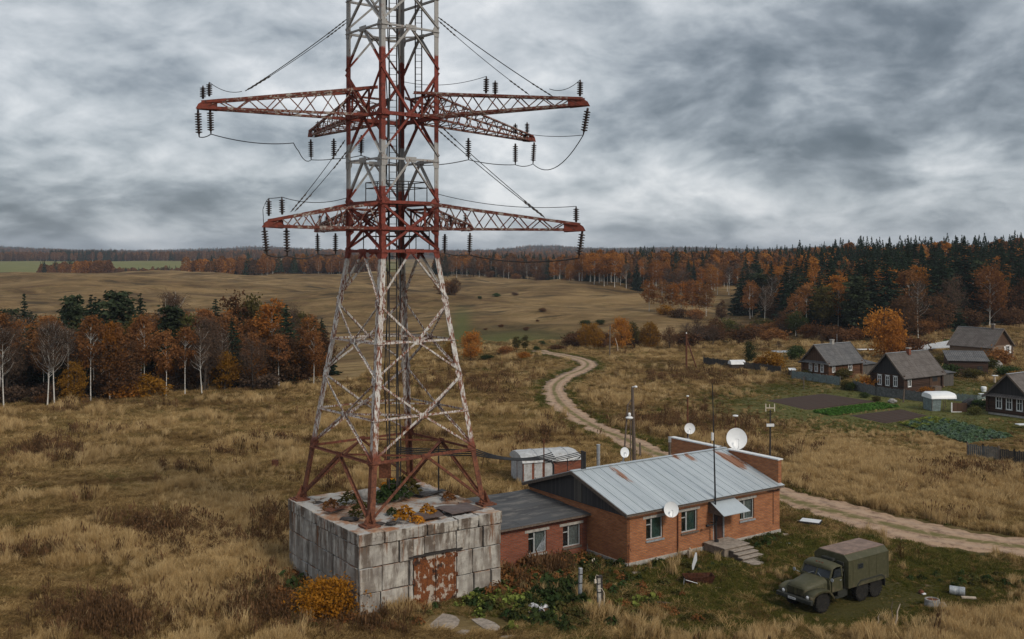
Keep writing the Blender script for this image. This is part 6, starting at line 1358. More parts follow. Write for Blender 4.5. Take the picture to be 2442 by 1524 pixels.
def deciduous(key, H_, R0, z0, n, leaf, seed, mT, mL, name, top=1.0, clumps=34, limb=14, trunk_r=.16, spread=.30, multi=1, squash=1.0):
    rs = np.random.default_rng(seed); mb = MB(); tips = []
    for m_ in range(multi):
        pts, rr = trunk_mb(H_ * (.93 if multi == 1 else rs.uniform(.6, .85)), trunk_r, rs, .25 if multi == 1 else R0 * .4); mb.tube(pts, rr, 7); tips.append(pts)
    cz = (z0 + H_) / 2; hz = (H_ - z0) / 2
    C = []
    while len(C) < clumps:
        q = rs.normal(size=3); q /= np.linalg.norm(q); q *= rs.uniform(.35, 1.0) ** .6
        zz = cz + q[2] * hz; w = R0 * (1 - max(0, (zz - cz) / hz) ** 1.8 * .35 * top)
        C.append((q[0] * w, q[1] * w, zz))
    C = np.array(C)
    for i in range(limb):
        c = C[i]; P0 = tips[i % multi]; t = min(.92, max(.15, (c[2] - .28 * math.hypot(c[0], c[1]) * 2.2) / P0[-1].z)); a = P0[int(t * (len(P0) - 1))]
        mb.tube([a, a.lerp(Vector(c), .5) + Vector((0, 0, .25)), Vector(c)], [trunk_r * .33, trunk_r * .2, .02], 4, False)
    per = n // clumps; rc = R0 * spread
    sz = rs.uniform(.6, 1.35, clumps); cen = np.concatenate([c + rs.normal(size=(int(per * s_), 3)) * rc * s_ * np.array([1, 1, .75 * squash]) for c, s_ in zip(C, sz)])
    tint = np.concatenate([np.clip(np.full(int(per * s_), t) + rs.normal(size=int(per * s_)) * .22, 0, 1) for t, s_ in zip(rs.uniform(.1, .9, clumps), sz)])
    cen[:, 2] = np.maximum(cen[:, 2], .15)
    V, Q = leaves(cen, leaf, rs); finish(key, name, mb, mT, V, Q, tint, mL)
def bare(key, H_, R0, z0, seed, mT, mL, name, n=2600, tr=.15):
    rs = np.random.default_rng(seed); mb = MB(); pts, rr = trunk_mb(H_, tr, rs, .35); mb.tube(pts, rr, 7); V = []; ends = []
    for i in range(34):
        t = rs.uniform(z0 / H_, .95); a = pts[int(t * 8)].lerp(pts[min(8, int(t * 8) + 1)], t * 8 % 1); az = rs.uniform(0, 6.28); L = R0 * (1.15 - .75 * (t - z0 / H_) / (1 - z0 / H_)) * rs.uniform(.6, 1.1)
        e = a + Vector((math.cos(az) * L, math.sin(az) * L, L * rs.uniform(.9, 1.7))); m_ = a.lerp(e, .5) + Vector((math.cos(az) * L * .12, math.sin(az) * L * .12, -.1 * L))
        mb.tube([a, m_, e], [tr * .35, tr * .2, .012], 4, False)
        for k in range(6): s_ = rs.uniform(.3, 1.05); ends.append((a.lerp(e, s_), (e - a).normalized()))
    cen = np.array([np.array(e) + rs.normal(size=3) * R0 * .17 for e, d2 in ends for _ in range(n // len(ends))])
    V, Q = leaves(cen, .34, rs, .10, -.6); finish(key, name, mb, mT, V, Q, rs.uniform(0, 1, len(Q)), mL)
def spruce(key, H_, R0, seed, mL, name='spruce_tree', pine=False, lv=32):
    rs = np.random.default_rng(seed); mb = MB(); mb.tube([(0, 0, -.3), (.04, 0, H_ * .5), (0, 0, H_)], [.2, .12, .02], 7); cen = []; A = []
    SZ = []; tint = []
    for i in range(lv):
        t = i / (lv - 1); z = H_ * (.06 + .93 * t ** .92) if not pine else H_ * (.26 + .72 * t + rs.uniform(-.02, .02))
        prof = (1 - t) ** .82 if not pine else (math.sin(min(1, t * 1.15 + .12) * math.pi * .86) ** .6)
        L = R0 * prof * rs.uniform(.72, 1.15) + .05; nb = max(5, int(11 * (1 - t * .5)))
        for b in range(nb):
            az = 6.283 * (b + rs.uniform(-.3, .3)) / nb + i * 1.3; l = L * rs.uniform(.72, 1.1); dr = (-.30 - .15 * (1 - t)) if not pine else rs.uniform(-.1, .35)
            m_ = max(4, int(l / .15)); zj = rs.uniform(-.9, .5) * H_ / lv if t < .97 else 0
            for k in range(m_):
                s_ = (k + .5) / m_; wd_ = .55 * l * (.35 + .65 * (1 - s_)) * .42
                q = np.array([math.cos(az) * l * s_, math.sin(az) * l * s_, z + zj + dr * l * s_ + (.12 * l * s_ * s_)])
                side = np.array([-math.sin(az), math.cos(az), 0])
                for _ in range(2 if not pine else 3): cen.append(q + side * rs.uniform(-wd_, wd_) + rs.normal(size=3) * ((.05 + .12 * (1 - t)) if not pine else .32) * np.array([1, 1, .6])); SZ.append((.42 + .58 * (1 - t)) if not pine else 1); A.append(az); tint.append(np.clip(rs.normal(.5 + .25 * (s_ - .5), .25), 0, 1))
        if i % 2 == 0 and not pine: mb.tube([(0, 0, z), (math.cos(i) * L * .8, math.sin(i) * L * .8, z - .3 * L)], [.035, .012], 4, False)
    cen = np.array(cen); A = np.array(A); n = len(cen); s = rs.uniform(.32, .56, n)[:, None] * np.array(SZ)[:, None]
    a = np.c_[np.cos(A), np.sin(A), rs.uniform(-.7, .1, n)] + rs.normal(size=(n, 3)) * .35; a /= np.linalg.norm(a, axis=1)[:, None]
    b = np.cross(a, rs.normal(size=(n, 3))); b /= np.linalg.norm(b, axis=1)[:, None]
    V = np.stack([cen - a * s * .6, cen + b * s * .5, cen + a * s, cen - b * s * .5], 1).reshape(-1, 3)
    finish(key, name, mb, M_bark, V, np.arange(4 * n).reshape(n, 4), tint, mL)
# birches in turned leaf, rusty and ochre trees, bare birches, spruces, pines, bushes
for i in range(3):
    deciduous('birch_o%d' % i, 14, 2.4 + .15 * i, (5.8, 4.4, 2.6)[i], 2500, .235, 20 + i, M_birch, L_orange, 'birch_tree', 1.3, 74, 26, .095, .17)
    deciduous('birch_r%d' % i, 14, 2.3 + .2 * i, (5.8, 4.4, 2.6)[i], 2200, .235, 30 + i, M_birch, L_rust, 'birch_tree', 1.3, 70, 26, .095, .17)
    deciduous('broad_b%d' % i, 12, 3.2 + .3 * i, 1.2, 3000, .25, 40 + i, M_bark, L_brown, 'broadleaf_tree', .8, 78, 26, .2, .17)
    bare('bare_birch%d' % i, 14, 2.4, 5.0, 60 + i, M_birch, L_twig, 'birch_tree', 2600, .105)
    spruce('spruce%d' % i, 17, 2.9 + .25 * i, 70 + i, L_spruce)
for i in range(2):
    deciduous('broad_o%d' % i, 9, 3.4, .6, 3600, .22, 50 + i, M_bark, L_orange, 'broadleaf_tree', .6, 72, 24, .2, .17)
    deciduous('broad_y%d' % i, 9, 3.3, .5, 3600, .22, 55 + i, M_bark, L_ochre, 'broadleaf_tree', .6, 72, 24, .2, .17)
    deciduous('broad_g%d' % i, 9, 2.9, .8, 3000, .26, 58 + i, M_bark, L_green, 'broadleaf_tree', .6, 38, 16, .18, .25)
    deciduous('broad_l%d' % i, 12, 2.6, 2.5, 2600, .26, 64 + i, M_bark, L_olive, 'broadleaf_tree', 1.0, 70, 24, .17, .18)
    bare('bare_grey%d' % i, 12, 3.3, 2.2, 66 + i, M_bark, L_twig, 'bare_tree', 3200, .2)
    spruce('pine%d' % i, 15, 2.9, 80 + i, L_pine, 'pine_tree', True, 17)
for k, ml in (('o', L_orange), ('y', L_ochre), ('r', L_rust), ('b', L_brown), ('t', L_twig), ('l', L_olive), ('g', L_green)):
    deciduous('bush_' + k, 3, 1.9, .15, 1900, .20, 90 + ord(k), M_bark, ml, 'bush', .4, 26, 12, .05, .28, 4, .9)
deciduous('shrub', 2.2, 1.35, .1, 5200, .085, 777, M_bark, L_shrub, 'shrub', .4, 30, 14, .04, .26, 5, .9); deciduous('shrub_y', 2.2, 1.35, .1, 4200, .085, 778, M_bark, L_ochre, 'shrub', .4, 30, 14, .04, .26, 5, .9)
bare('sapling', 5, 1.0, 1.5, 99, M_bark, L_twig, 'sapling', 700, .05)
used = set()
def put(key, x, y, Ht, label, cat, group=None, rz=None, wid=1.0, name=None):
    base = PR[key]; z = h1(x, y); rz = random.uniform(0, 6.28) if rz is None else rz
    H0 = PROTO_H[key]; s_ = Ht / H0
    r = copy_tree(base, (x, y, z - .1 * s_), rz, (s_ * wid, s_ * wid, s_), label); r['category'] = cat
    if group: r['group'] = group
    elif 'group' in r: del r['group']
    return r
PROTO_H = {}
for k, r in PR.items():
    c = [ch for ch in r.children if ch.name.startswith('crown')]
    cr = c[0] if c else None
    co = np.empty(len(cr.data.vertices) * 3, np.float32); cr.data.vertices.foreach_get('co', co); PROTO_H[k] = float(np.percentile(co.reshape(-1, 3)[:, 2], 99.5))
def put_px(key, px, base, top, label, cat, group=None, wid=1.0):
    p = GA(px, base); Ht = (base - top) * p.y / F; return put(key, p.x, p.y, Ht, label, cat, group, None, wid)
TREES_XY = []
def edge_left(px): return np.interp(px, [-300, 0, 200, 400, 740, 850], [126, 132, 137, 145, 156, 162])
# ---- trees one can tell apart
WG = 'trees of the wood left of the tower'
for key, px, by, ty, lb, cat, wid in (
    ('bare_birch0', 113, 952, 765, 'white birch fork nearest the left corner of the wood, leafless', 'birch', 1.1), ('bare_birch1', 130, 950, 765, 'leafless white birch with wide ascending branches at the wood edge', 'birch', 1.2),
    ('birch_r0', 216, 962, 752, 'straight white birch with reddish crown standing clear at the wood edge', 'birch', 1.0), ('birch_o1', 262, 953, 768, 'slim white birch left of a leaning twin', 'birch', .8), ('birch_r2', 277, 952, 772, 'leaning slim birch beside a straight twin', 'birch', .8),
    ('birch_r1', 334, 900, 762, 'white-stemmed birch with thin rusty crown between pine and thicket', 'birch', .9),
    ('bare_birch2', 400, 850, 698, 'tall pale leafless birch left of a twin in the middle of the wood', 'birch', 1.2), ('bare_birch0', 422, 845, 695, 'tall pale leafless birch right of its twin', 'birch', 1.2), ('birch_l', 650, 880, 714, 'orange birch with white fan of branches at the right of the wood', 'birch', 1.2),
    ('spruce0', 514, 822, 714, 'lone dark pointed spruce standing out in the middle of the wood', 'spruce', 1.7), ('spruce1', 335, 800, 700, 'narrow dark spruce rising over the left wood beside the pine', 'spruce', 1.5), ('spruce2', 217, 810, 704, 'small dark spruce top left of the big pine', 'spruce', 1.5), ('pine0', 277, 840, 697, 'broad dark pine highest over the left wood', 'pine', 1.25), ('pine1', 172, 830, 708, 'dark pine behind the two bare birches', 'pine', 1.0), ('spruce0', 58, 780, 701, 'spruce top peeping over the trees at the far left', 'spruce', 1.1),
    ('broad_y0', 535, 932, 838, 'round orange-gold tree low at the front of the wood', 'tree', 1.0), ('broad_o1', 612, 928, 850, 'rounded orange tree right of the gold one at the wood front', 'tree', 1.0), ('broad_b1', 470, 920, 795, 'wide rusty brown oak-like tree behind the gold one', 'tree', 1.2), ('bush_y', 345, 952, 892, 'bright golden bush at the foot of the wood', 'bush', 1.3), ('bush_o', 290, 952, 905, 'small orange bush left of the golden bush', 'bush', 1.0), ('broad_y1', 175, 958, 860, 'tawny low tree between the bare birches and the reddish birch', 'tree', .8),
    ('broad_o0', 395, 905, 850, 'small rusty tree deep in the wood front', 'tree', .8), ('broad_l1', 600, 850, 705, 'olive yellow tree near the right end of the wood', 'tree', .9), ('bare_grey0', 700, 850, 730, 'dark bare tree at the right end of the wood', 'tree', 1.0), ('broad_o1', 730, 925, 810, 'orange-brown tree beside the left tower leg', 'tree', 1.0), ('broad_b0', 560, 850, 700, 'brown feathery tree behind the gold tree', 'tree', 1.0)):
    if key == 'birch_l': key = 'birch_o0'
    Y = edge_left(px) + max(1.5, (950 - by) * .22); x = (px - CX) * Y / F
    put(key, x, Y, H - (ty - HY) * Y / F - h1(x, Y), lb, cat, WG, None, wid)
def kind(k): return k.rstrip('0123456789')
def pick(ws):
    k = random.choices(list(ws), list(ws.values()))[0]
    n = sum(1 for q in PR if q.rstrip('0123456789') == k); return k if k in PR else k + str(random.randrange(n))
# ---- the mid valley
for key, px, by, ty, lb, cat, wid in (
    ('broad_o0', 1123, 862, 790, 'round orange tree just right of the tower in the valley', 'tree', .95), ('broad_y1', 1075, 862, 815, 'tawny bush-like tree close behind the right tower leg', 'tree', 1.0), ('broad_l0', 1232, 842, 803, 'narrow olive tree where the road disappears', 'tree', 1.3), ('broad_l1', 1253, 840, 800, 'second olive tree where the road disappears', 'tree', 1.1), ('bush_r', 1208, 848, 823, 'rust bush left of the olive trees by the road', 'bush', 1.2), ('bush_o', 1250, 855, 839, 'low orange bush left of the road end', 'bush', 1.5), ('bush_g', 1277, 838, 825, 'dark green bush at the road end', 'bush', 1.0), ('bush_g', 1166, 858, 846, 'low dark green bush between orange tree and road', 'bush', 2.2), ('bush_b', 1330, 836, 822, 'low brown bush right of the road end', 'bush', 2.2), ('bush_g', 1292, 822, 812, 'tiny dark bush above the road end', 'bush', 1.2),
    ('broad_r', 1085, 705, 663, 'brown clump on the open slope right of the tower', 'tree', 1.0), ('bush_r', 1066, 703, 668, 'brown bush joined to the clump on the slope', 'bush', 1.1), ('bush_g', 1397, 775, 763, 'dark juniper-like bush on the slope, left of a pair', 'bush', 1.6), ('bush_g', 1435, 774, 762, 'dark juniper-like bush on the slope, right of a pair', 'bush', 1.5),
    ('broad_y0', 1397, 830, 772, 'yellow-brown thicket tree left of the single pole', 'tree', .9), ('broad_y1', 1418, 832, 770, 'second yellow-brown thicket tree by the single pole', 'tree', .9), ('broad_o0', 1483, 836, 757, 'orange-topped tree right of the single pole', 'tree', .8), ('broad_l0', 1508, 834, 768, 'olive brown tree in the valley thicket', 'tree', 1.0), ('broad_y0', 1552, 832, 768, 'tawny tree in the middle of the valley thicket', 'tree', 1.1), ('broad_b2', 1597, 832, 778, 'brown tree in the valley thicket near the propped pole', 'tree', 1.0), ('bare_grey0', 1665, 826, 752, 'grey bare spreading tree above the propped pole', 'tree', 1.3), ('bare_grey1', 1700, 824, 772, 'grey bare bush-like tree right of the spreading one', 'tree', 1.5), ('bush_l', 1735, 800, 758, 'yellow-green tree at the right end of the valley thicket', 'bush', 1.0), ('bush_b', 1360, 828, 800, 'brown scrub at the left of the valley thicket', 'bush', 1.2),
    ('birch_o2', 1548, 742, 666, 'left pillar-shaped orange birch of the grove on the slope', 'birch', 1.3), ('birch_r2', 1580, 745, 668, 'rusty birch in the grove on the slope', 'birch', 1.2), ('birch_o2', 1625, 752, 672, 'orange birch in the middle of the grove on the slope', 'birch', 1.2), ('birch_r2', 1650, 752, 668, 'tall rusty birch in the grove on the slope', 'birch', 1.2), ('birch_o2', 1668, 752, 670, 'orange birch right of the middle of the grove', 'birch', 1.2), ('birch_r2', 1684, 754, 678, 'last orange birch at the right of the grove', 'birch', 1.2), ('birch_o2', 1603, 746, 674, 'slim rusty birch left of the middle of the grove', 'birch', 1.1), ('bush_y', 1585, 752, 726, 'ochre bush at the foot of the grove', 'bush', 1.2), ('bush_b', 1620, 758, 735, 'dark brush under the grove', 'bush', 1.5), ('bush_r', 1660, 760, 735, 'dark rusty brush at the right foot of the grove', 'bush', 1.4), ('broad_b0', 1720, 765, 715, 'brown tree right of the grove on the slope', 'tree', 1.0)):
    if key == 'broad_r': key = 'broad_b1'
    put_px(key, px, by, ty, lb, cat, 'trees and bushes of the valley', wid)
TKL = {'bush_b': 'brown scrub bush in the valley thicket', 'bush_t': 'thin leafless scrub in the valley thicket', 'bush_r': 'rusty scrub bush in the valley thicket', 'bare_grey': 'small leafless tree in the valley thicket', 'broad_b': 'brown tree in the valley thicket', 'bush_l': 'olive scrub bush in the valley thicket'}
for i in range(46):
    px = random.uniform(1345, 1905); by = np.interp(px, [1340, 1500, 1620, 1720, 1900], [829, 832, 830, 812, 800]) - random.uniform(0, 14); k = pick({'bush_b': 3, 'bush_t': 3, 'bush_r': 2, 'bare_grey': 2, 'broad_b': 1.4, 'bush_l': 1}); kk = kind(k)
    put_px(k, px, by, by - random.uniform(22, 46) * (1.25 if kk.startswith('b') and not kk.startswith('bush') else .8), TKL[kk], 'bush' if kk.startswith('bush') else 'tree', 'trees and bushes of the valley', random.uniform(1.2, 1.8))
for i in range(8):
    px = random.uniform(1065, 1560); by = random.uniform(690, 790); k = pick({'bush_g': 2, 'bush_b': 3, 'bush_t': 1})
    put_px(k, px, by, by - random.uniform(4, 11), {'bush_g': 'low dark green juniper cushion on the open slope', 'bush_b': 'low brown cushion bush on the open slope', 'bush_t': 'low leafless cushion bush on the open slope'}[k], 'bush', 'cushion bushes on the open slope', random.uniform(.9, 1.8))
# ---- by the village
for key, px, by, ty, lb, cat, wid in (
    ('broad_o1', 2110, 855, 737, 'big orange-brown tree behind the log houses', 'tree', .9), ('broad_o0', 2128, 858, 765, 'lower orange tree leaning on the big one', 'tree', .8), ('bush_b', 2165, 850, 800, 'dark brown bush right of the big orange tree', 'bush', 1.4), ('bush_t', 2205, 840, 812, 'thin brown scrub above the bright vegetable plot', 'bush', 1.8),
    ('broad_g0', 1787, 868, 815, 'dark green tree beside the tiny shed', 'tree', .9), ('bush_y', 1838, 880, 838, 'tawny apple-like bush behind the dark fence', 'bush', 1.1), ('bush_o', 1815, 878, 850, 'orange bush between green tree and tawny bush', 'bush', 1.0), ('bush_g', 1905, 858, 824, 'dark bush at the back corner of the left house', 'bush', 1.0), ('bare_grey0', 1858, 842, 812, 'small bare tree on the far meadow', 'tree', 1.0), ('bare_grey1', 1960, 822, 798, 'bare scrub behind the roof of the left house', 'tree', 1.2),
    ('broad_g1', 1900, 805, 742, 'round green tree in front of the forest edge', 'tree', 1.0), ('bush_b', 1780, 818, 778, 'wide brown willow bush in the meadow, left', 'bush', 1.6), ('bush_r', 1845, 815, 780, 'wide rusty willow bush in the meadow, middle', 'bush', 1.5), ('bush_b', 1990, 815, 780, 'brown willow bush behind the left house', 'bush', 1.4), ('bush_r', 2035, 812, 778, 'rusty willow bush beside the forest edge', 'bush', 1.3),
    ('bush_l', 2010, 905, 877, 'olive bush behind the blue fence', 'bush', 1.3), ('bush_o', 2075, 928, 895, 'brown-orange bush between the two log houses', 'bush', 1.2), ('bush_l', 2020, 930, 908, 'yellow-green bush at the end of the blue fence', 'bush', 1.3), ('bush_g', 2032, 932, 912, 'dark green bush beside the white gate post', 'bush', .9), ('bush_r', 1945, 902, 888, 'reddish shrub under the windows of the left house', 'bush', 1.2), ('bush_l', 1925, 900, 880, 'olive shrub at the gable of the left house', 'bush', 1.2),
    ('bush_r', 2378, 872, 828, 'rust and green bush against the tan house', 'bush', 1.2), ('bush_l', 2350, 882, 850, 'olive bush in front of the tan house', 'bush', 1.5), ('bush_g', 2270, 895, 868, 'dark green shrub above the white cover', 'bush', 1.6), ('bush_l', 2320, 902, 878, 'olive shrub below the lean-to', 'bush', 1.7), ('bush_g', 2410, 898, 872, 'green shrub right of the boulder', 'bush', 1.6), ('bush_y', 2425, 905, 885, 'yellowish shrub at the right edge', 'bush', 1.6), ('bush_l', 2245, 870, 845, 'olive bush behind the white sheet roof', 'bush', 1.6), ('bush_g', 2335, 975, 952, 'green shrub behind the brown screen', 'bush', 1.2), ('bush_l', 2325, 990, 968, 'olive shrub beside the right-hand house', 'bush', 1.2), ('bush_o', 2208, 942, 922, 'orange shrub by the porch of the middle house', 'bush', 1.2), ('bush_g', 2060, 948, 935, 'green shrub in front of the grey fence', 'bush', 1.4), ('bush_l', 2090, 958, 945, 'olive shrub by the corner of the larger plot', 'bush', 1.4)):
    put_px(key, px, by, ty, lb, cat, 'trees and bushes round the village', wid)
# the orange shrub at the plinth
r = put('shrub', -9.9, 57.2, 2.3, 'bright orange shrub growing against the left face of the plinth', 'shrub', None, .3, 1.15)
r = put('shrub_y', -10.9, 59.0, 1.6, 'small ochre shrub behind the bright orange one', 'shrub', None, 1.3, 1.0)
# ---- left wood: fill
def scatter(n, fn, md, tries=40000):
    P_ = []
    for _ in range(tries):
        if len(P_) >= n: break
        x, y = fn()
        if all((x - a) ** 2 + (y - b) ** 2 > md * md for a, b in P_): P_.append((x, y))
    return P_
def edge_left(px): return np.interp(px, [-300, 0, 200, 400, 740, 850], [126, 132, 137, 145, 156, 162])
def fn_left():
    px = random.uniform(-250, 770); Y = edge_left(px) + random.uniform(0, 58) ** 1.0; return (px - CX) * Y / F, Y
LBL = {'birch_o': 'orange-leaved white birch inside the left wood', 'birch_r': 'rusty-leaved white birch inside the left wood', 'broad_b': 'brown broadleaf tree inside the left wood', 'broad_o': 'low orange broadleaf tree inside the left wood', 'broad_y': 'ochre broadleaf tree inside the left wood', 'broad_l': 'olive broadleaf tree inside the left wood', 'bare_birch': 'leafless white birch inside the left wood', 'spruce': 'dark spruce inside the left wood', 'pine': 'dark pine inside the left wood', 'bare_grey': 'leafless dark tree inside the left wood', 'bush_b': 'brown bush along the left wood edge', 'bush_t': 'thin leafless bush along the left wood edge', 'bush_r': 'rusty bush along the left wood edge'}
CATS = {'birch_o': 'birch', 'birch_r': 'birch', 'bare_birch': 'birch', 'spruce': 'spruce', 'pine': 'pine'}
for x, y in scatter(290, fn_left, 1.8):
    px = CX + F * x / y; back = y - edge_left(px)
    ws = {'broad_b': 4.2, 'birch_r': 3.6, 'bare_birch': 3.2, 'broad_l': 1.8 if px > 350 else .8, 'birch_o': 1.0, 'bare_grey': 2.2, 'spruce': 2.6, 'pine': 1.2} if back > 12 else {'bare_birch': 3.2, 'birch_r': 3.4, 'birch_o': .9, 'bush_b': 1.2, 'bush_t': 1.4, 'broad_b': .9 if px > 420 else .2, 'broad_o': 1.0 if px > 420 else .1, 'broad_y': .6 if px > 420 else .1, 'bare_grey': 1.2, 'bush_r': .8, 'spruce': 1.2}
    k = pick(ws); k = (k[:-1] + '0') if back < 12 and k.startswith('birch') else k; kk = kind(k); Hm = {'bush_b': 2.0, 'bush_t': 2.8, 'bush_r': 2.2, 'broad_o': 5.5, 'broad_y': 5, 'broad_b': 9.5, 'spruce': 13, 'pine': 12.0}.get(kk, 10.8)
    if px > 560: Hm *= .9
    put(k, x, y, Hm * random.uniform(.8, 1.12) + max(0, (132 + 40 - y) * 0), LBL.get(kk, 'tree inside the left wood'), CATS.get(kk, 'bush' if kk.startswith('bush') else 'tree'), WG, None, random.uniform(.95, 1.3) * (1.35 if kk == 'spruce' else 1))
# ---- right forest on the rising ground
def edge_right(px): return np.interp(px, [1700, 1850, 1900, 1960, 2060, 2150, 2260, 2442, 2700], [330, 285, 250, 236, 228, 235, 250, 275, 300])
def fn_right():
    px = random.uniform(1770, 2560); e = edge_right(px); Y = e + random.uniform(0, 105) ** 1.0; return (px - CX) * Y / F, Y
FG = 'trees of the forest behind the village'
RLB = {k: v.replace('inside the left wood', 'in the forest behind the village').replace('along the left wood edge', 'along the forest edge behind the village') for k, v in LBL.items()}
for key, px, by, ty, lb, cat, wid in (('bare_birch0', 2313, 768, 680, 'white bare birch with fan-shaped branches at the forest edge', 'birch', 1.6), ('bare_birch1', 2384, 765, 668, 'slender white bare birch near the right edge of the forest', 'birch', 1.0), ('birch_r1', 2436, 758, 655, 'rusty birch with leaning white stem at the right picture edge', 'birch', 1.1), ('bare_birch2', 2066, 782, 675, 'cluster-like pale birch at the forest edge above the left house', 'birch', 1.3), ('birch_o0', 2062, 775, 655, 'golden brown birch at the forest edge above the left house', 'birch', 1.2), ('birch_r0', 1868, 765, 690, 'pillar-shaped rusty birch at the left forest corner', 'birch', 1.1), ('birch_o2', 2240, 752, 660, 'pale-stemmed orange birch in front of dark spruces', 'birch', 1.0), ('spruce0', 1925, 765, 668, 'wide dark spruce at the left forest corner', 'spruce', 1.4), ('spruce1', 1906, 762, 662, 'second dark spruce at the left forest corner', 'spruce', 1.2), ('birch_o1', 2290, 745, 605, 'large orange birch crown high in the right forest', 'birch', 1.35), ('birch_o0', 2330, 735, 610, 'rounded orange crown right of the large one', 'birch', 1.3)):
    put_px(key, px, by, ty, lb, cat, FG, wid)
for x, y in scatter(235, fn_right, 4.0):
    px = CX + F * x / y; back = y - edge_right(px)
    rt = np.clip((px - 1900) / 250, 0, 1)
    if back < 8: ws = {'bare_birch': 1.2, 'birch_r': 2, 'broad_b': 2.5, 'bush_r': 3, 'bush_b': 3, 'birch_o': 1.5, 'spruce': .8, 'bare_grey': 1.5}
    else: ws = {'spruce': 3.6 + 5.5 * rt * min(1, back / 30), 'pine': .9, 'birch_o': 5.2 - .8 * rt, 'birch_r': 2.6 - rt, 'broad_b': 1.6 * (1 - rt) + .3, 'bare_birch': .9, 'broad_l': .4}
    k = pick(ws); kk = kind(k); Hm = {'bush_b': 5, 'bush_r': 4.5, 'broad_b': 11, 'spruce': 20.5, 'pine': 16}.get(kk, 15.5)
    Hm *= .80 + .20 * rt
    put(k, x, y, Hm * random.uniform(.80, 1.1), RLB.get(kk), CATS.get(kk, 'bush' if kk.startswith('bush') else 'tree'), FG, None, random.uniform(.95, 1.3) * (1.4 if kk == 'spruce' else 1.1))
# ---- the middle forest beyond the slope (nearest rows as trees, the rest below as one mass)
MG = 'trees of the forest beyond the slope'
MLB = {k: v.replace('inside the left wood', 'in the forest beyond the grassy slope').replace('along the left wood edge', 'along the forest edge beyond the slope') for k, v in LBL.items()}
def edge_mid(px): return np.interp(px, [1050, 1200, 1330, 1370, 1420, 1540, 1700, 1850], [655, 650, 610, 520, 475, 470, 450, 360])
def fn_mid():
    px = random.uniform(1060, 1860); Y = edge_mid(px) + random.uniform(0, 55); return (px - CX) * Y / F, Y
for x, y in scatter(170, fn_mid, 4.4):
    px = CX + F * x / y; back = y - edge_mid(px)
    ws = {'birch_o': 3.0 if px > 1350 else 1.0, 'birch_r': 3.4, 'spruce': 1.7 if back > 14 else .5, 'broad_b': 1.5, 'bare_birch': 1.6, 'bare_grey': 1.2, 'bush_b': 3.5 if back < 10 else .0001, 'bush_r': 2 if back < 10 else .0001}
    k = pick(ws); kk = kind(k); Hm = {'bush_b': 4.5, 'bush_r': 4, 'broad_b': 10, 'spruce': 15.5}.get(kk, 12.5)
    if 1370 < px < 1480 and back < 25: k = 'birch_o%d' % random.randrange(1, 3); kk = 'birch_o'; Hm = 14.5
    put(k, x, y, Hm * random.uniform(.8, 1.1), MLB.get(kk), CATS.get(kk, 'bush' if kk.startswith('bush') else 'tree'), MG, None, random.uniform(1.0, 1.35))
# ---- far woods: one mass each of trees too far to tell apart
def gn_scatter(name, cols, pts, idx, rot, scl, label, parent=None):
    coll = bpy.data.collections.new(name + '_kinds')
    for i, o in enumerate(cols): coll.objects.link(o)
    me = bpy.data.meshes.new(name); me.vertices.add(len(pts)); me.vertices.foreach_set('co', np.asarray(pts, np.float32).ravel())
    a = me.attributes.new('idx', 'INT', 'POINT'); a.data.foreach_set('value', np.asarray(idx, np.int32))
    for k, v in (('rot', rot), ('scl', scl)): a = me.attributes.new(k, 'FLOAT_VECTOR', 'POINT'); a.data.foreach_set('vector', np.asarray(v, np.float32).ravel())
    o = bpy.data.objects.new(name, me); COL.objects.link(o)
    ng = bpy.data.node_groups.new(name, 'GeometryNodeTree'); ng.interface.new_socket('Geometry', in_out='INPUT', socket_type='NodeSocketGeometry'); ng.interface.new_socket('Geometry', in_out='OUTPUT', socket_type='NodeSocketGeometry')
    N = ng.nodes; gi = N.new('NodeGroupInput'); go_ = N.new('NodeGroupOutput'); ip = N.new('GeometryNodeInstanceOnPoints'); ci = N.new('GeometryNodeCollectionInfo')
    ci.inputs['Collection'].default_value = coll; ci.inputs['Separate Children'].default_value = True; ci.inputs['Reset Children'].default_value = True
    def na(k, t): q = N.new('GeometryNodeInputNamedAttribute'); q.data_type = t; q.inputs[0].default_value = k; return q.outputs[0]
    L = ng.links; L.new(gi.outputs[0], ip.inputs['Points']); L.new(ci.outputs[0], ip.inputs['Instance']); ip.inputs['Pick Instance'].default_value = True
    L.new(na('idx', 'INT'), ip.inputs['Instance Index']); L.new(na('rot', 'FLOAT_VECTOR'), ip.inputs['Rotation']); L.new(na('scl', 'FLOAT_VECTOR'), ip.inputs['Scale']); L.new(ip.outputs[0], go_.inputs[0])
    md = o.modifiers.new('scatter', 'NODES'); md.node_group = ng
    tag(o, label, None, None, 'stuff'); return o
far_objs = []; FK = []
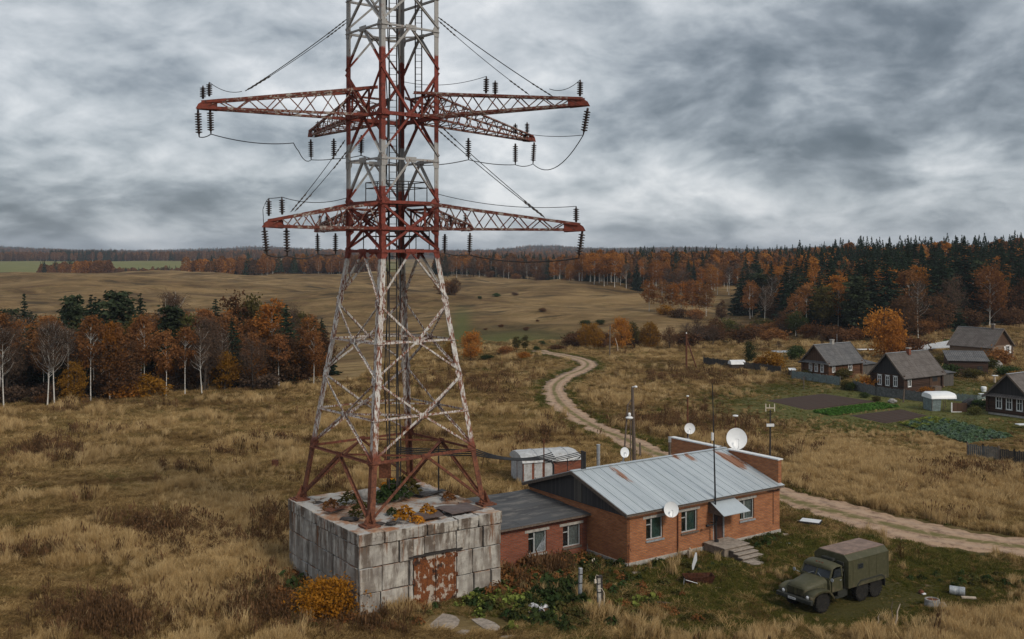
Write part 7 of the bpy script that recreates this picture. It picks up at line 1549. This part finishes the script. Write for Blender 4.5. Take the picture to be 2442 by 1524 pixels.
def lowtree(key, H_, R0, z0, n, leaf, seed, mL, cone=False, wst=True):
    rs = np.random.default_rng(seed)
    if cone: t = rs.uniform(0, 1, n) ** 1.4; rr_ = R0 * (1 - t) * rs.uniform(.5, 1, n); z = H_ * (.08 + .92 * t)
    else: t = rs.uniform(0, 1, n); rr_ = R0 * np.sin(np.pi * (.08 + .9 * t)) ** .6 * rs.uniform(.3, 1, n) ** .5; z = z0 + (H_ - z0) * t
    az = rs.uniform(0, 6.283, n); cen = np.c_[rr_ * np.cos(az), rr_ * np.sin(az), z]; V, Q = leaves(cen, leaf * ((1.1 - .8 * t) if cone else 1), rs)
    if not cone and wst:   # pale stem
        b = len(V); V = np.r_[V, [[-.16, 0, -1], [.16, 0, -1], [.08, 0, H_ * .8], [-.08, 0, H_ * .8], [0, -.16, -1], [0, .16, -1], [0, .08, H_ * .8], [0, -.08, H_ * .8]]]; Q = np.r_[Q, [[b, b + 1, b + 2, b + 3], [b + 4, b + 5, b + 6, b + 7]]]
    me = np_mesh(key, V, Q, mL, rs.uniform(0, 1, len(Q)))
    if not cone and wst: me.materials.append(M_birch); mi = np.zeros(len(Q), np.int32); mi[-2:] = 1; me.polygons.foreach_set('material_index', mi)
    o = bpy.data.objects.new(key, me); FK.append(key); far_objs.append(o)
for i in range(2):
    lowtree('a_far%d' % i, 14, 3.0, 2.5, 460, .62, 200 + i, L_orange); lowtree('b_far%d' % i, 14, 3.0, 2.5, 460, .62, 210 + i, L_rust); lowtree('c_far%d' % i, 12, 3.4, 1, 420, .65, 220 + i, L_brown, wst=False); lowtree('d_far%d' % i, 17, 3.7, 1, 620, .66, 230 + i, L_spruce, True)
order = sorted(range(len(far_objs)), key=lambda i: FK[i])
far_objs = [far_objs[i] for i in order]; FK = [FK[i] for i in order]
def band_pts(n, px0, px1, Y0, Y1, ws, hs=1.0, keep=None):
    px = rng.uniform(px0, px1, n); Y = np.exp(rng.uniform(np.log(Y0), np.log(Y1), n)); x = (px - CX) * Y / F
    if keep is not None: k = keep(px, Y, x); px, Y, x = px[k], Y[k], x[k]
    ks = rng.choice(list(ws), size=len(x), p=np.array(list(ws.values())) / sum(ws.values())); id_ = np.array([FK.index('%s_far%d' % (k, rng.integers(2))) for k in ks], int) if len(ks) else np.zeros(0, int)
    s = rng.uniform(.75, 1.12, len(x)) * hs; w = s * rng.uniform(.95, 1.3, len(x))
    return np.c_[x, Y, hgt(x, Y) - .3], id_, np.c_[0 * x, 0 * x, rng.uniform(0, 6.28, len(x))], np.c_[w, w, s]
def far_wood(name, label, bands):
    B = [band_pts(*b) for b in bands]; gn_scatter(name, far_objs, *[np.concatenate([b[i] for b in B]) for i in range(4)], label)
mixw = {'b': 4, 'a': 1.5, 'c': 3, 'd': 1.2}
dk = {'d': 5, 'c': 1.5, 'b': 1}
far_wood('far_woodland', 'distant brown and dark green woods on the rolling land left of the tower', [
    (520, 90, 560, 880, 1010, mixw, .95, lambda px, Y, x: ((px > 20) & (px < 215)) | (np.sin(px * .05) > .3) & (px < 215)),
    (420, 210, 480, 900, 1050, {'c': 4, 'b': 2, 'd': .5}, .55), (900, 440, 900, 760, 1000, {'b': 5, 'a': 2, 'c': 2, 'd': .7}, 1.0), (300, 180, 260, 860, 900, {'b': 4, 'a': 2}, 1.0),
    (2300, -150, 640, 1640, 2100, {'b': 5, 'c': 3, 'd': 1.6}, 1.0), (700, 120, 280, 1650, 1800, dk, 1.05), (500, 520, 760, 1120, 1500, mixw, .9, lambda px, Y, x: np.sin(px * .09) > .2), (900, 560, 1000, 1800, 2300, mixw, 1.0),
    (2600, -200, 1150, 2500, 3600, {'d': 3, 'c': 4, 'b': 3}, 1.0, None), (3200, -250, 1150, 3900, 5200, {'d': 4, 'c': 3, 'b': 2}, 1.05)])
far_wood('far_woodland', 'distant forest and wooded ridges right of the tower', [
    (2600, 1040, 1900, 690, 1000, {'b': 4, 'a': 2, 'c': 2, 'd': 2.4}, .95), (500, 1040, 1240, 800, 900, dk, 1.0), (2200, 1400, 2300, 500, 760, {'b': 3, 'a': 2.5, 'c': 1, 'd': 2.4}, 1.0, lambda px, Y, x: Y > np.interp(px, [1400, 1500, 1850, 2300], [530, 530, 430, 430])),
    (3000, 1040, 2500, 1500, 2400, mixw, 1.0), (3000, 1040, 2600, 2500, 3600, {'d': 3, 'c': 4, 'b': 3}, 1.0), (4000, 1040, 2650, 3900, 5200, {'d': 4, 'c': 3, 'b': 2}, 1.05)])
far_wood('far_woodland', 'back of the spruce forest rising behind the village', [(900, 1900, 2620, 345, 520, {'d': 7, 'a': 2.2, 'b': 1.5}, 1.1, lambda px, Y, x: Y > edge_right(px) + 100)])
# ------------------------------------------------------------ grass, weeds and small plants
def clump(key, n, hh, r, seed, m, lean=.35, w=.012, seedhead=False, curl=.5, rows=3):
    rs = np.random.default_rng(seed); V = []; Q = []; tint = []
    for i in range(n):
        a = rs.uniform(0, 6.283); q = np.array([math.cos(a), math.sin(a), 0]) * r * rs.uniform(0, 1) ** .6; h_ = hh * rs.uniform(.55, 1.1)
        az = rs.normal(.35, 1.3); ld = np.array([math.cos(az), math.sin(az), 0]) * h_ * lean * rs.uniform(.2, 1.4); sd2 = np.array([math.cos(a + 1.4), math.sin(a + 1.4), 0])
        b = len(V); bl = rs.uniform(-.25, .38)
        for k in range(rows):
            t = k / (rows - 1); c = q + ld * t ** (1 + curl * 1.6) + np.array([0, 0, h_ * (t - .18 * curl * t * t)]); ww = w * (1 - .75 * t) * rs.uniform(.8, 1.3)
            V += [c - sd2 * ww, c + sd2 * ww]
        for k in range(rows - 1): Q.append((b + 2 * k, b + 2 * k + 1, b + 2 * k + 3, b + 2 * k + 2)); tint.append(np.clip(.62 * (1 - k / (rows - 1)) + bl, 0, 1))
        if seedhead:
            b = len(V); d2 = np.array([0, 0, .12 * hh]); V += [c - sd2 * .03, c - d2, c + sd2 * .03, c + d2]; Q.append((b, b + 1, b + 2, b + 3)); tint.append(0)
    return bpy.data.objects.new(key, np_mesh(key, V, Q, m, tint))
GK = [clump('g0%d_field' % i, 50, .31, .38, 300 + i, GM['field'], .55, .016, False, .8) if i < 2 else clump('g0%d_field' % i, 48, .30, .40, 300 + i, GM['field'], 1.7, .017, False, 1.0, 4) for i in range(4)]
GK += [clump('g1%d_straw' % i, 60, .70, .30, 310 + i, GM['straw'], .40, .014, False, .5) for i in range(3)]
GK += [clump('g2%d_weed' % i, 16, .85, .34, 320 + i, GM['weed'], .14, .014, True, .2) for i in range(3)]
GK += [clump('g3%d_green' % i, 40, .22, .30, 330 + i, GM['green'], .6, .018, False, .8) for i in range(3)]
def inpoly(x, y, poly):
    c = np.zeros(len(x), bool); P_ = [(q[0], q[1]) for q in poly]
    for (a, b), (a2, b2) in zip(P_, P_[1:] + P_[:1]): c ^= ((b > y) != (b2 > y)) & (x < (a2 - a) * (y - b) / (b2 - b + 1e-12) + a)
    return c
def rect(C, ang, x0, x1, y0, y1): e = Vector((math.cos(ang), math.sin(ang), 0)); f = Vector((-math.sin(ang), math.cos(ang), 0)); C = Vector((C[0], C[1], 0)); return [C + e * a + f * b for a, b in ((x0, y0), (x1, y0), (x1, y1), (x0, y1))]
HOLES = [rect(PF, A34, -.05, LU + .05, -.05, LV + .05), rect(BC, A35, -.1, BL_ + .1, -.12, BW_ + .1), rect(AC, A35, 0, AL, -.1, AW), rect(BC, A35, 6.6, 9.1, -3.5, 0), PL1, PL2, CABB, rect(fb, R(-28), -.9, .8, -.6, .6), rect(sc_, R(18), 0, 5.4, 0, 3.4)] + [rect(hh.location, a, -.3, L, -.3, w) for hh, a, L, w in ((hA, A35, 8.3, 6.5), (hB, A35, 9, 6.5), (hC, A35, 10, 7), (hD, R(127), 12, 8))]
GREENSTRIP = [W(1940, 984), W(2095, 964), W(2140, 970), W(1985, 992)]
def keep_grass(x, y):
    k = np.ones(len(x), bool)
    for h_ in HOLES: k &= ~inpoly(x, y, h_)
    for a, b, r in SLXY: k &= (x - a) ** 2 + (y - b) ** 2 > r * r
    return k & (road_dist(x, y) > 1.75 + 1.5 * np.clip((x - 22) / 4, 0, 1) + .45 * np.sin(x * 1.7) * np.sin(y * 1.3))
def noise2(x, y, wl, k): return _wav(x, y, wl, k)
def make_grass(N1, N2):
    dyv = rng.uniform(188, 985, N1); px = rng.uniform(-130, 2570, N1); Y = H * F / dyv; X = (px - CX) * Y / F
    Y2 = np.sqrt(rng.uniform(52 ** 2, 125 ** 2, N2)); px2 = rng.uniform(-130, 2570, N2); X2 = (px2 - CX) * Y2 / F
    n3 = 75000; px3 = np.where(rng.random(n3) < .5, rng.uniform(-750, -130, n3), rng.uniform(2570, 3250, n3)); dy3 = rng.uniform(188, 985, n3); low = rng.random(n3) < .33
    px3 = np.where(low, rng.uniform(-750, 3250, n3), px3); Y3 = np.where(low, rng.uniform(34, 53, n3), H * F / dy3); X3 = (px3 - CX) * Y3 / F      # the field goes on beside and below the view
    X = np.r_[X, X2, X3]; Y = np.r_[Y, Y2, Y3]; Z = hgt(X, Y); k = keep_grass(X, Y) & ~((Y > edge_left(CX + F * X / Y) + 6) & (X < -25)); X, Y, Z = X[k], Y[k], Z[k]; n = len(X)
    gmk = green_mask(X, Y); px = CX + F * X / Y; py = HY + F * (H - Z) / Y
    a = noise2(X, Y, 17, 1) + .6 * noise2(X, Y, 6, 3) + .25 * rng.normal(size=n); b = noise2(X, Y, 21, 4) + .7 * noise2(X, Y, 7, 0) + .25 * rng.normal(size=n)
    idx = rng.integers(0, 4, n); s = rng.uniform(.65, 1.15, n)
    straw = (a > .75) & (rng.random(n) < .5)
    def spot(cx, cy, rx, ry): return np.exp(-((px - cx) / rx) ** 2 - ((py - cy) / ry) ** 2)
    ts = spot(540, 1225, 110, 28) + spot(270, 1310, 70, 25) + spot(520, 1330, 130, 45) + spot(2200, 1150, 260, 45) + spot(430, 1420, 120, 40) * .4 + spot(2020, 1010, 120, 25) * .6 + spot(1500, 935, 120, 18) * .6 + spot(2150, 1500, 250, 25) * .25 + spot(2000, 1090, 90, 35) * .7
    wd_ = .75 * spot(390, 1265, 110, 22) + spot(110, 1085, 70, 18) + spot(250, 1480, 120, 40) * .6 + spot(620, 1450, 90, 50) * .45 + spot(1080, 915, 190, 28) * .5 + spot(1640, 900, 110, 14) * .7 + spot(1700, 1000, 220, 35) * .55 + spot(2320, 1130, 90, 18) * .8 + spot(640, 1260, 40, 40) * .5 + spot(880, 1490, 130, 25) * .35 + spot(1290, 1350, 60, 25) * 1.0 + spot(1190, 1340, 70, 30) * .8
    straw |= rng.random(n) < ts * .8; weed = (rng.random(n) < np.clip(wd_ * .5, 0, .42)) | ((b > 1.0) & (rng.random(n) < .15))
    idx = np.where(straw, 4 + rng.integers(0, 3, n), idx); idx = np.where(weed, 7 + rng.integers(0, 3, n), idx)
    gr = rng.random(n) < np.clip(gmk * 1.05, 0, .93); gr &= ~(rng.random(n) < np.clip(wd_, 0, .8)); idx = np.where(gr, 10 + rng.integers(0, 3, n), idx)
    gr2 = (~gr) & (rng.random(n) < .16 * (noise2(X, Y, 11, 5) > .1)); idx = np.where(gr2, 10 + rng.integers(0, 3, n), idx)
    tus = noise2(X, Y, 3.4, 2) + .7 * noise2(X, Y, 1.7, 5); s = s * np.clip(1 + .30 * tus, .5, 1.5)
    track = np.exp(-((py - (1135 + (px - 480) * -.055 + 12)) / 7) ** 2) * (px < 760); s = s * (1 - .65 * np.clip(track, 0, 1))
    tr_ = np.exp(-(((X - 19.2) * .82 + (Y - 59.6) * .57) / 5) ** 4 - (((X - 19.2) * -.57 + (Y - 59.6) * .82) / 2.6) ** 4); s = s * (1 - .75 * tr_)
    vl = np.exp(-(((X - 52) * .82 + (Y - 133) * .57) / 28) ** 4 - (((X - 52) * -.57 + (Y - 133) * .82) / 24) ** 4); s = s * (1 - .72 * vl)
    wear = np.exp(-(((X - 25) / 13) ** 2 + ((Y - 62) / 5.5) ** 2)); s = s * (1 - .45 * wear)
    gt = np.exp(-(((X + 2.2) / 3.5) ** 2 + ((Y - 58.2) / 2.2) ** 2)); s = s * (1 - .5 * gt)
    far = np.clip((Y - 60) / 190, 0, 1); w = s * (1.0 + 1.5 * far); hsc = s * (1 + .45 * far) * np.where(idx >= 10, 1, np.clip(1 + .35 * a, .6, 1.4))
    fb_ = (Y > 150); hsc = np.where(fb_, hsc * .8, hsc)
    rz = np.where(rng.random(n) < .7, rng.normal(0, .6, n) + .8 * noise2(X, Y, 30, 2), rng.uniform(0, 6.28, n))
    tl = rng.normal(0, .13, (n, 2)); return np.c_[X, Y, Z - .02], idx, np.c_[tl, rz], np.c_[w, w, hsc]
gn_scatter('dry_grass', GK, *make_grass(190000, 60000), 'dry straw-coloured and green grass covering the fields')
# broad-leaved weeds near the gate and the station
def rosette(key, n, r, hh, leaf, seed, m, up=.35):
    rs = np.random.default_rng(seed); a = rs.uniform(0, 6.283, n); q = r * rs.uniform(.0, 1, n) ** .6; cen = np.c_[q * np.cos(a), q * np.sin(a), hh * (1 - (q / r) ** 2 * .7) * rs.uniform(.5, 1.0, n)]
    nrm = rs.normal(size=(n, 3)) * .45 + np.array([0, 0, 1]) + np.c_[np.cos(a), np.sin(a), 0 * a] * up; nrm /= np.linalg.norm(nrm, axis=1)[:, None]
    t = np.c_[np.cos(a), np.sin(a), 0 * a]; t -= nrm * (t * nrm).sum(1)[:, None]; t /= np.linalg.norm(t, axis=1)[:, None]; b = np.cross(nrm, t); s = (leaf * rs.uniform(.6, 1.3, n))[:, None]
    V = np.stack([cen - t * s, cen - b * s * .7 + t * s * .1, cen + t * s, cen + b * s * .7 + t * s * .1], 1).reshape(-1, 3)
    return bpy.data.objects.new(key, np_mesh(key, V, np.arange(4 * n).reshape(n, 4), m, rs.uniform(0, 1, n)))
WK = [rosette('w0_dock', 40, .5, .5, .15, 400, L_green), rosette('w1_lime', 36, .38, .45, .13, 401, L_lime), rosette('w2_olive', 60, .5, .45, .10, 402, L_olive), rosette('w3_brown', 60, .45, .6, .09, 403, L_rust)]
def weeds(spec):
    P_ = []; I = []; Rr = []; Sc = []
    for px, py, sx, sy, n, k, s0 in spec:
        for _ in range(n):
            a, b = rng.normal(px, sx), rng.normal(py, sy)
            if b < 1250: continue
            q = W(a, b); P_.append((q.x, q.y, -.02)); I.append(rng.choice(k)); Rr.append((0, 0, rng.uniform(0, 6.28))); s = s0 * rng.uniform(.6, 1.3); Sc.append((s, s, s * rng.uniform(.8, 1.5)))
    P_ = np.array(P_); k = keep_grass(P_[:, 0], P_[:, 1]); return P_[k], np.array(I)[k], np.array(Rr)[k], np.array(Sc)[k]
gn_scatter('broad_leaf_weeds', WK, *weeds([(1330, 1425, 30, 16, 60, [0], 1.0), (1300, 1405, 25, 10, 20, [0, 0, 2], 1.2), (1180, 1435, 50, 16, 60, [1, 1, 0], .8), (1240, 1465, 45, 20, 70, [1, 2, 0], .8), (1360, 1470, 60, 22, 60, [0, 2], .9), (1130, 1405, 25, 12, 30, [0, 1], .9),
    (1260, 1355, 60, 12, 70, [3, 2, 2], 1.0), (1330, 1330, 45, 8, 50, [2, 0, 3], .9), (1190, 1390, 40, 18, 60, [3, 3, 2], 1.1), (1420, 1345, 50, 10, 40, [2, 0], .8), (1250, 1390, 50, 16, 50, [3, 2], 1.0), (1780, 1290, 30, 10, 50, [0, 2], .9), (1830, 1285, 20, 8, 30, [0, 2], .8), (960, 1480, 70, 18, 45, [3, 2, 2], .8), (790, 1455, 60, 20, 80, [3, 2], 1.0), (700, 1400, 50, 25, 70, [3, 2, 0], 1.0),
    (1540, 1440, 60, 25, 40, [2, 3], .7), (1600, 1350, 90, 12, 50, [0, 2], .55), (1470, 1390, 70, 25, 50, [2, 3, 0], .7), (1660, 1480, 70, 16, 20, [2], .7), (2330, 1390, 80, 12, 40, [0, 2], .6), (1500, 1450, 30, 12, 18, [1], .7)]), 'broad-leaved green and rusty weeds along the walls and gate')
# tufts growing on the plinth
TG = 'plants growing on the concrete plinth'
tk = {k: rosette('tuft_' + k, 170, .55, .75, .11, 420 + i, m) for i, (k, m) in enumerate((('o', L_shrub), ('y', L_shrub), ('l', L_olive), ('g', L_green), ('r', L_rust)))}
tufts = [('y', 3.55, 1.35, .95, 'larger orange grass tuft near the front rim of the plinth'), ('y', 5.35, 2.0, .7, 'smaller orange grass tuft left of the brown sheet'), ('o', 3.95, .55, .5, 'orange tuft hanging over the front rim'), ('l', 2.0, 3.9, .95, 'olive tuft by the brace of the front tower leg'), ('l', 2.6, 6.9, .85, 'olive tuft on the left part of the plinth'), ('r', 1.2, 6.4, .7, 'rust-red moss patch near the left tower foot'), ('g', 5.5, 6.4, 1.35, 'big green bush in the middle of the plinth'), ('l', 6.6, 7.1, 1.35, 'tall yellow-green bush at the back of the plinth'), ('y', 6.3, 8.4, 1.0, 'ochre tuft at the back of the plinth'), ('g', 3.6, 3.1, .5, 'low green patch behind the front tower foot'), ('r', 8.2, 4.4, .6, 'rusty tuft right of the brown sheet'), ('g', 4.6, 6.0, 1.0, 'dark green bush left of the big one on the plinth')]
for k, x, y, s, lb in tufts:
    o = bpy.data.objects.new('grass_tuft' if s < .9 else 'tuft_bush', tk[k].data); COL.objects.link(o); o.location = PW(x, y, PT - .05); s *= 1.35; o.scale = (s, s, s * .95); o.rotation_euler = (0, 0, x * 3); tag(o, lb, 'plant', TG)
# cabbages in rows, and the low green crop between the soil plots
cb_ = rosette('cabbage', 34, .34, .34, .17, 440, L_cabb, .2); cb2 = rosette('cabbage', 30, .30, .30, .14, 441, L_lime, .2)
c0, c1, c2, c3 = [Vector((q.x, q.y, 0)) for q in CABB]; NR, NCc = 7, 24
for i in range(NR):
    for j in range(NCc):
        s, t = (j + .5) / NCc, (i + .5) / NR
        q = (c0.lerp(c3, s)).lerp(c1.lerp(c2, s), t); 
        q = q + Vector((random.uniform(-.12, .12), random.uniform(-.08, .08), 0))
        lime = s < .35 and random.random() < .6
        o = bpy.data.objects.new('cabbage', (cb2 if lime else cb_).data); COL.objects.link(o); k = random.uniform(.8, 1.25); o.location = (q.x, q.y, h1(q.x, q.y)); o.scale = (k, k, k * 1.1); o.rotation_euler = (0, 0, random.uniform(0, 6))
        tag(o, 'yellow-green cabbage in the planted rows of the village plot' if lime else 'blue-green cabbage in the planted rows of the village plot', 'cabbage', 'cabbages in the vegetable plot')
def croprect(poly, n, key, m, label, hh=.28):
    a, b, c, d2 = [Vector((q[0], q[1], 0)) for q in poly]; rs = rng; P_ = []
    k_ = rosette(key, 26, .25, hh, .10, 450 + n, m)
    for _ in range(n):
        s, t = rs.random(), rs.random(); q = a.lerp(b, s).lerp(d2.lerp(c, s), t); P_.append((q.x, q.y, h1(q.x, q.y)))
    gn_scatter('green_crop', [k_], P_, [0] * n, [(0, 0, rs.uniform(0, 6.28)) for _ in range(n)], [(rs.uniform(.8, 1.4),) * 3 for _ in range(n)], label)
croprect(GREENSTRIP, 1000, 'crop', L_crop, 'strip of bright green crop between the two soil plots')
croprect([GA(2222, 830), GA(2255, 812), GA(2330, 812), GA(2290, 830)], 900, 'crop', L_crop, 'bright green vegetable patch behind the houses')
# ------------------------------------------------------------ haze in the air
m = bpy.data.materials.new('haze'); m.use_nodes = True; g = G(m.node_tree)
v = g.n('ShaderNodeVolumePrincipled', {'Color': (.80, .88, 1.0, 1), 'Density': .0001, 'Anisotropy': .2}); g.n('ShaderNodeOutputMaterial', {'Volume': v.outputs[0]})
mb = MB(); mb.box2((-4800, -300, -20), (4800, 8300, 90)); hz = mb.build('haze', m); tag(hz, 'thin autumn haze over the far hills', None, None, 'stuff')
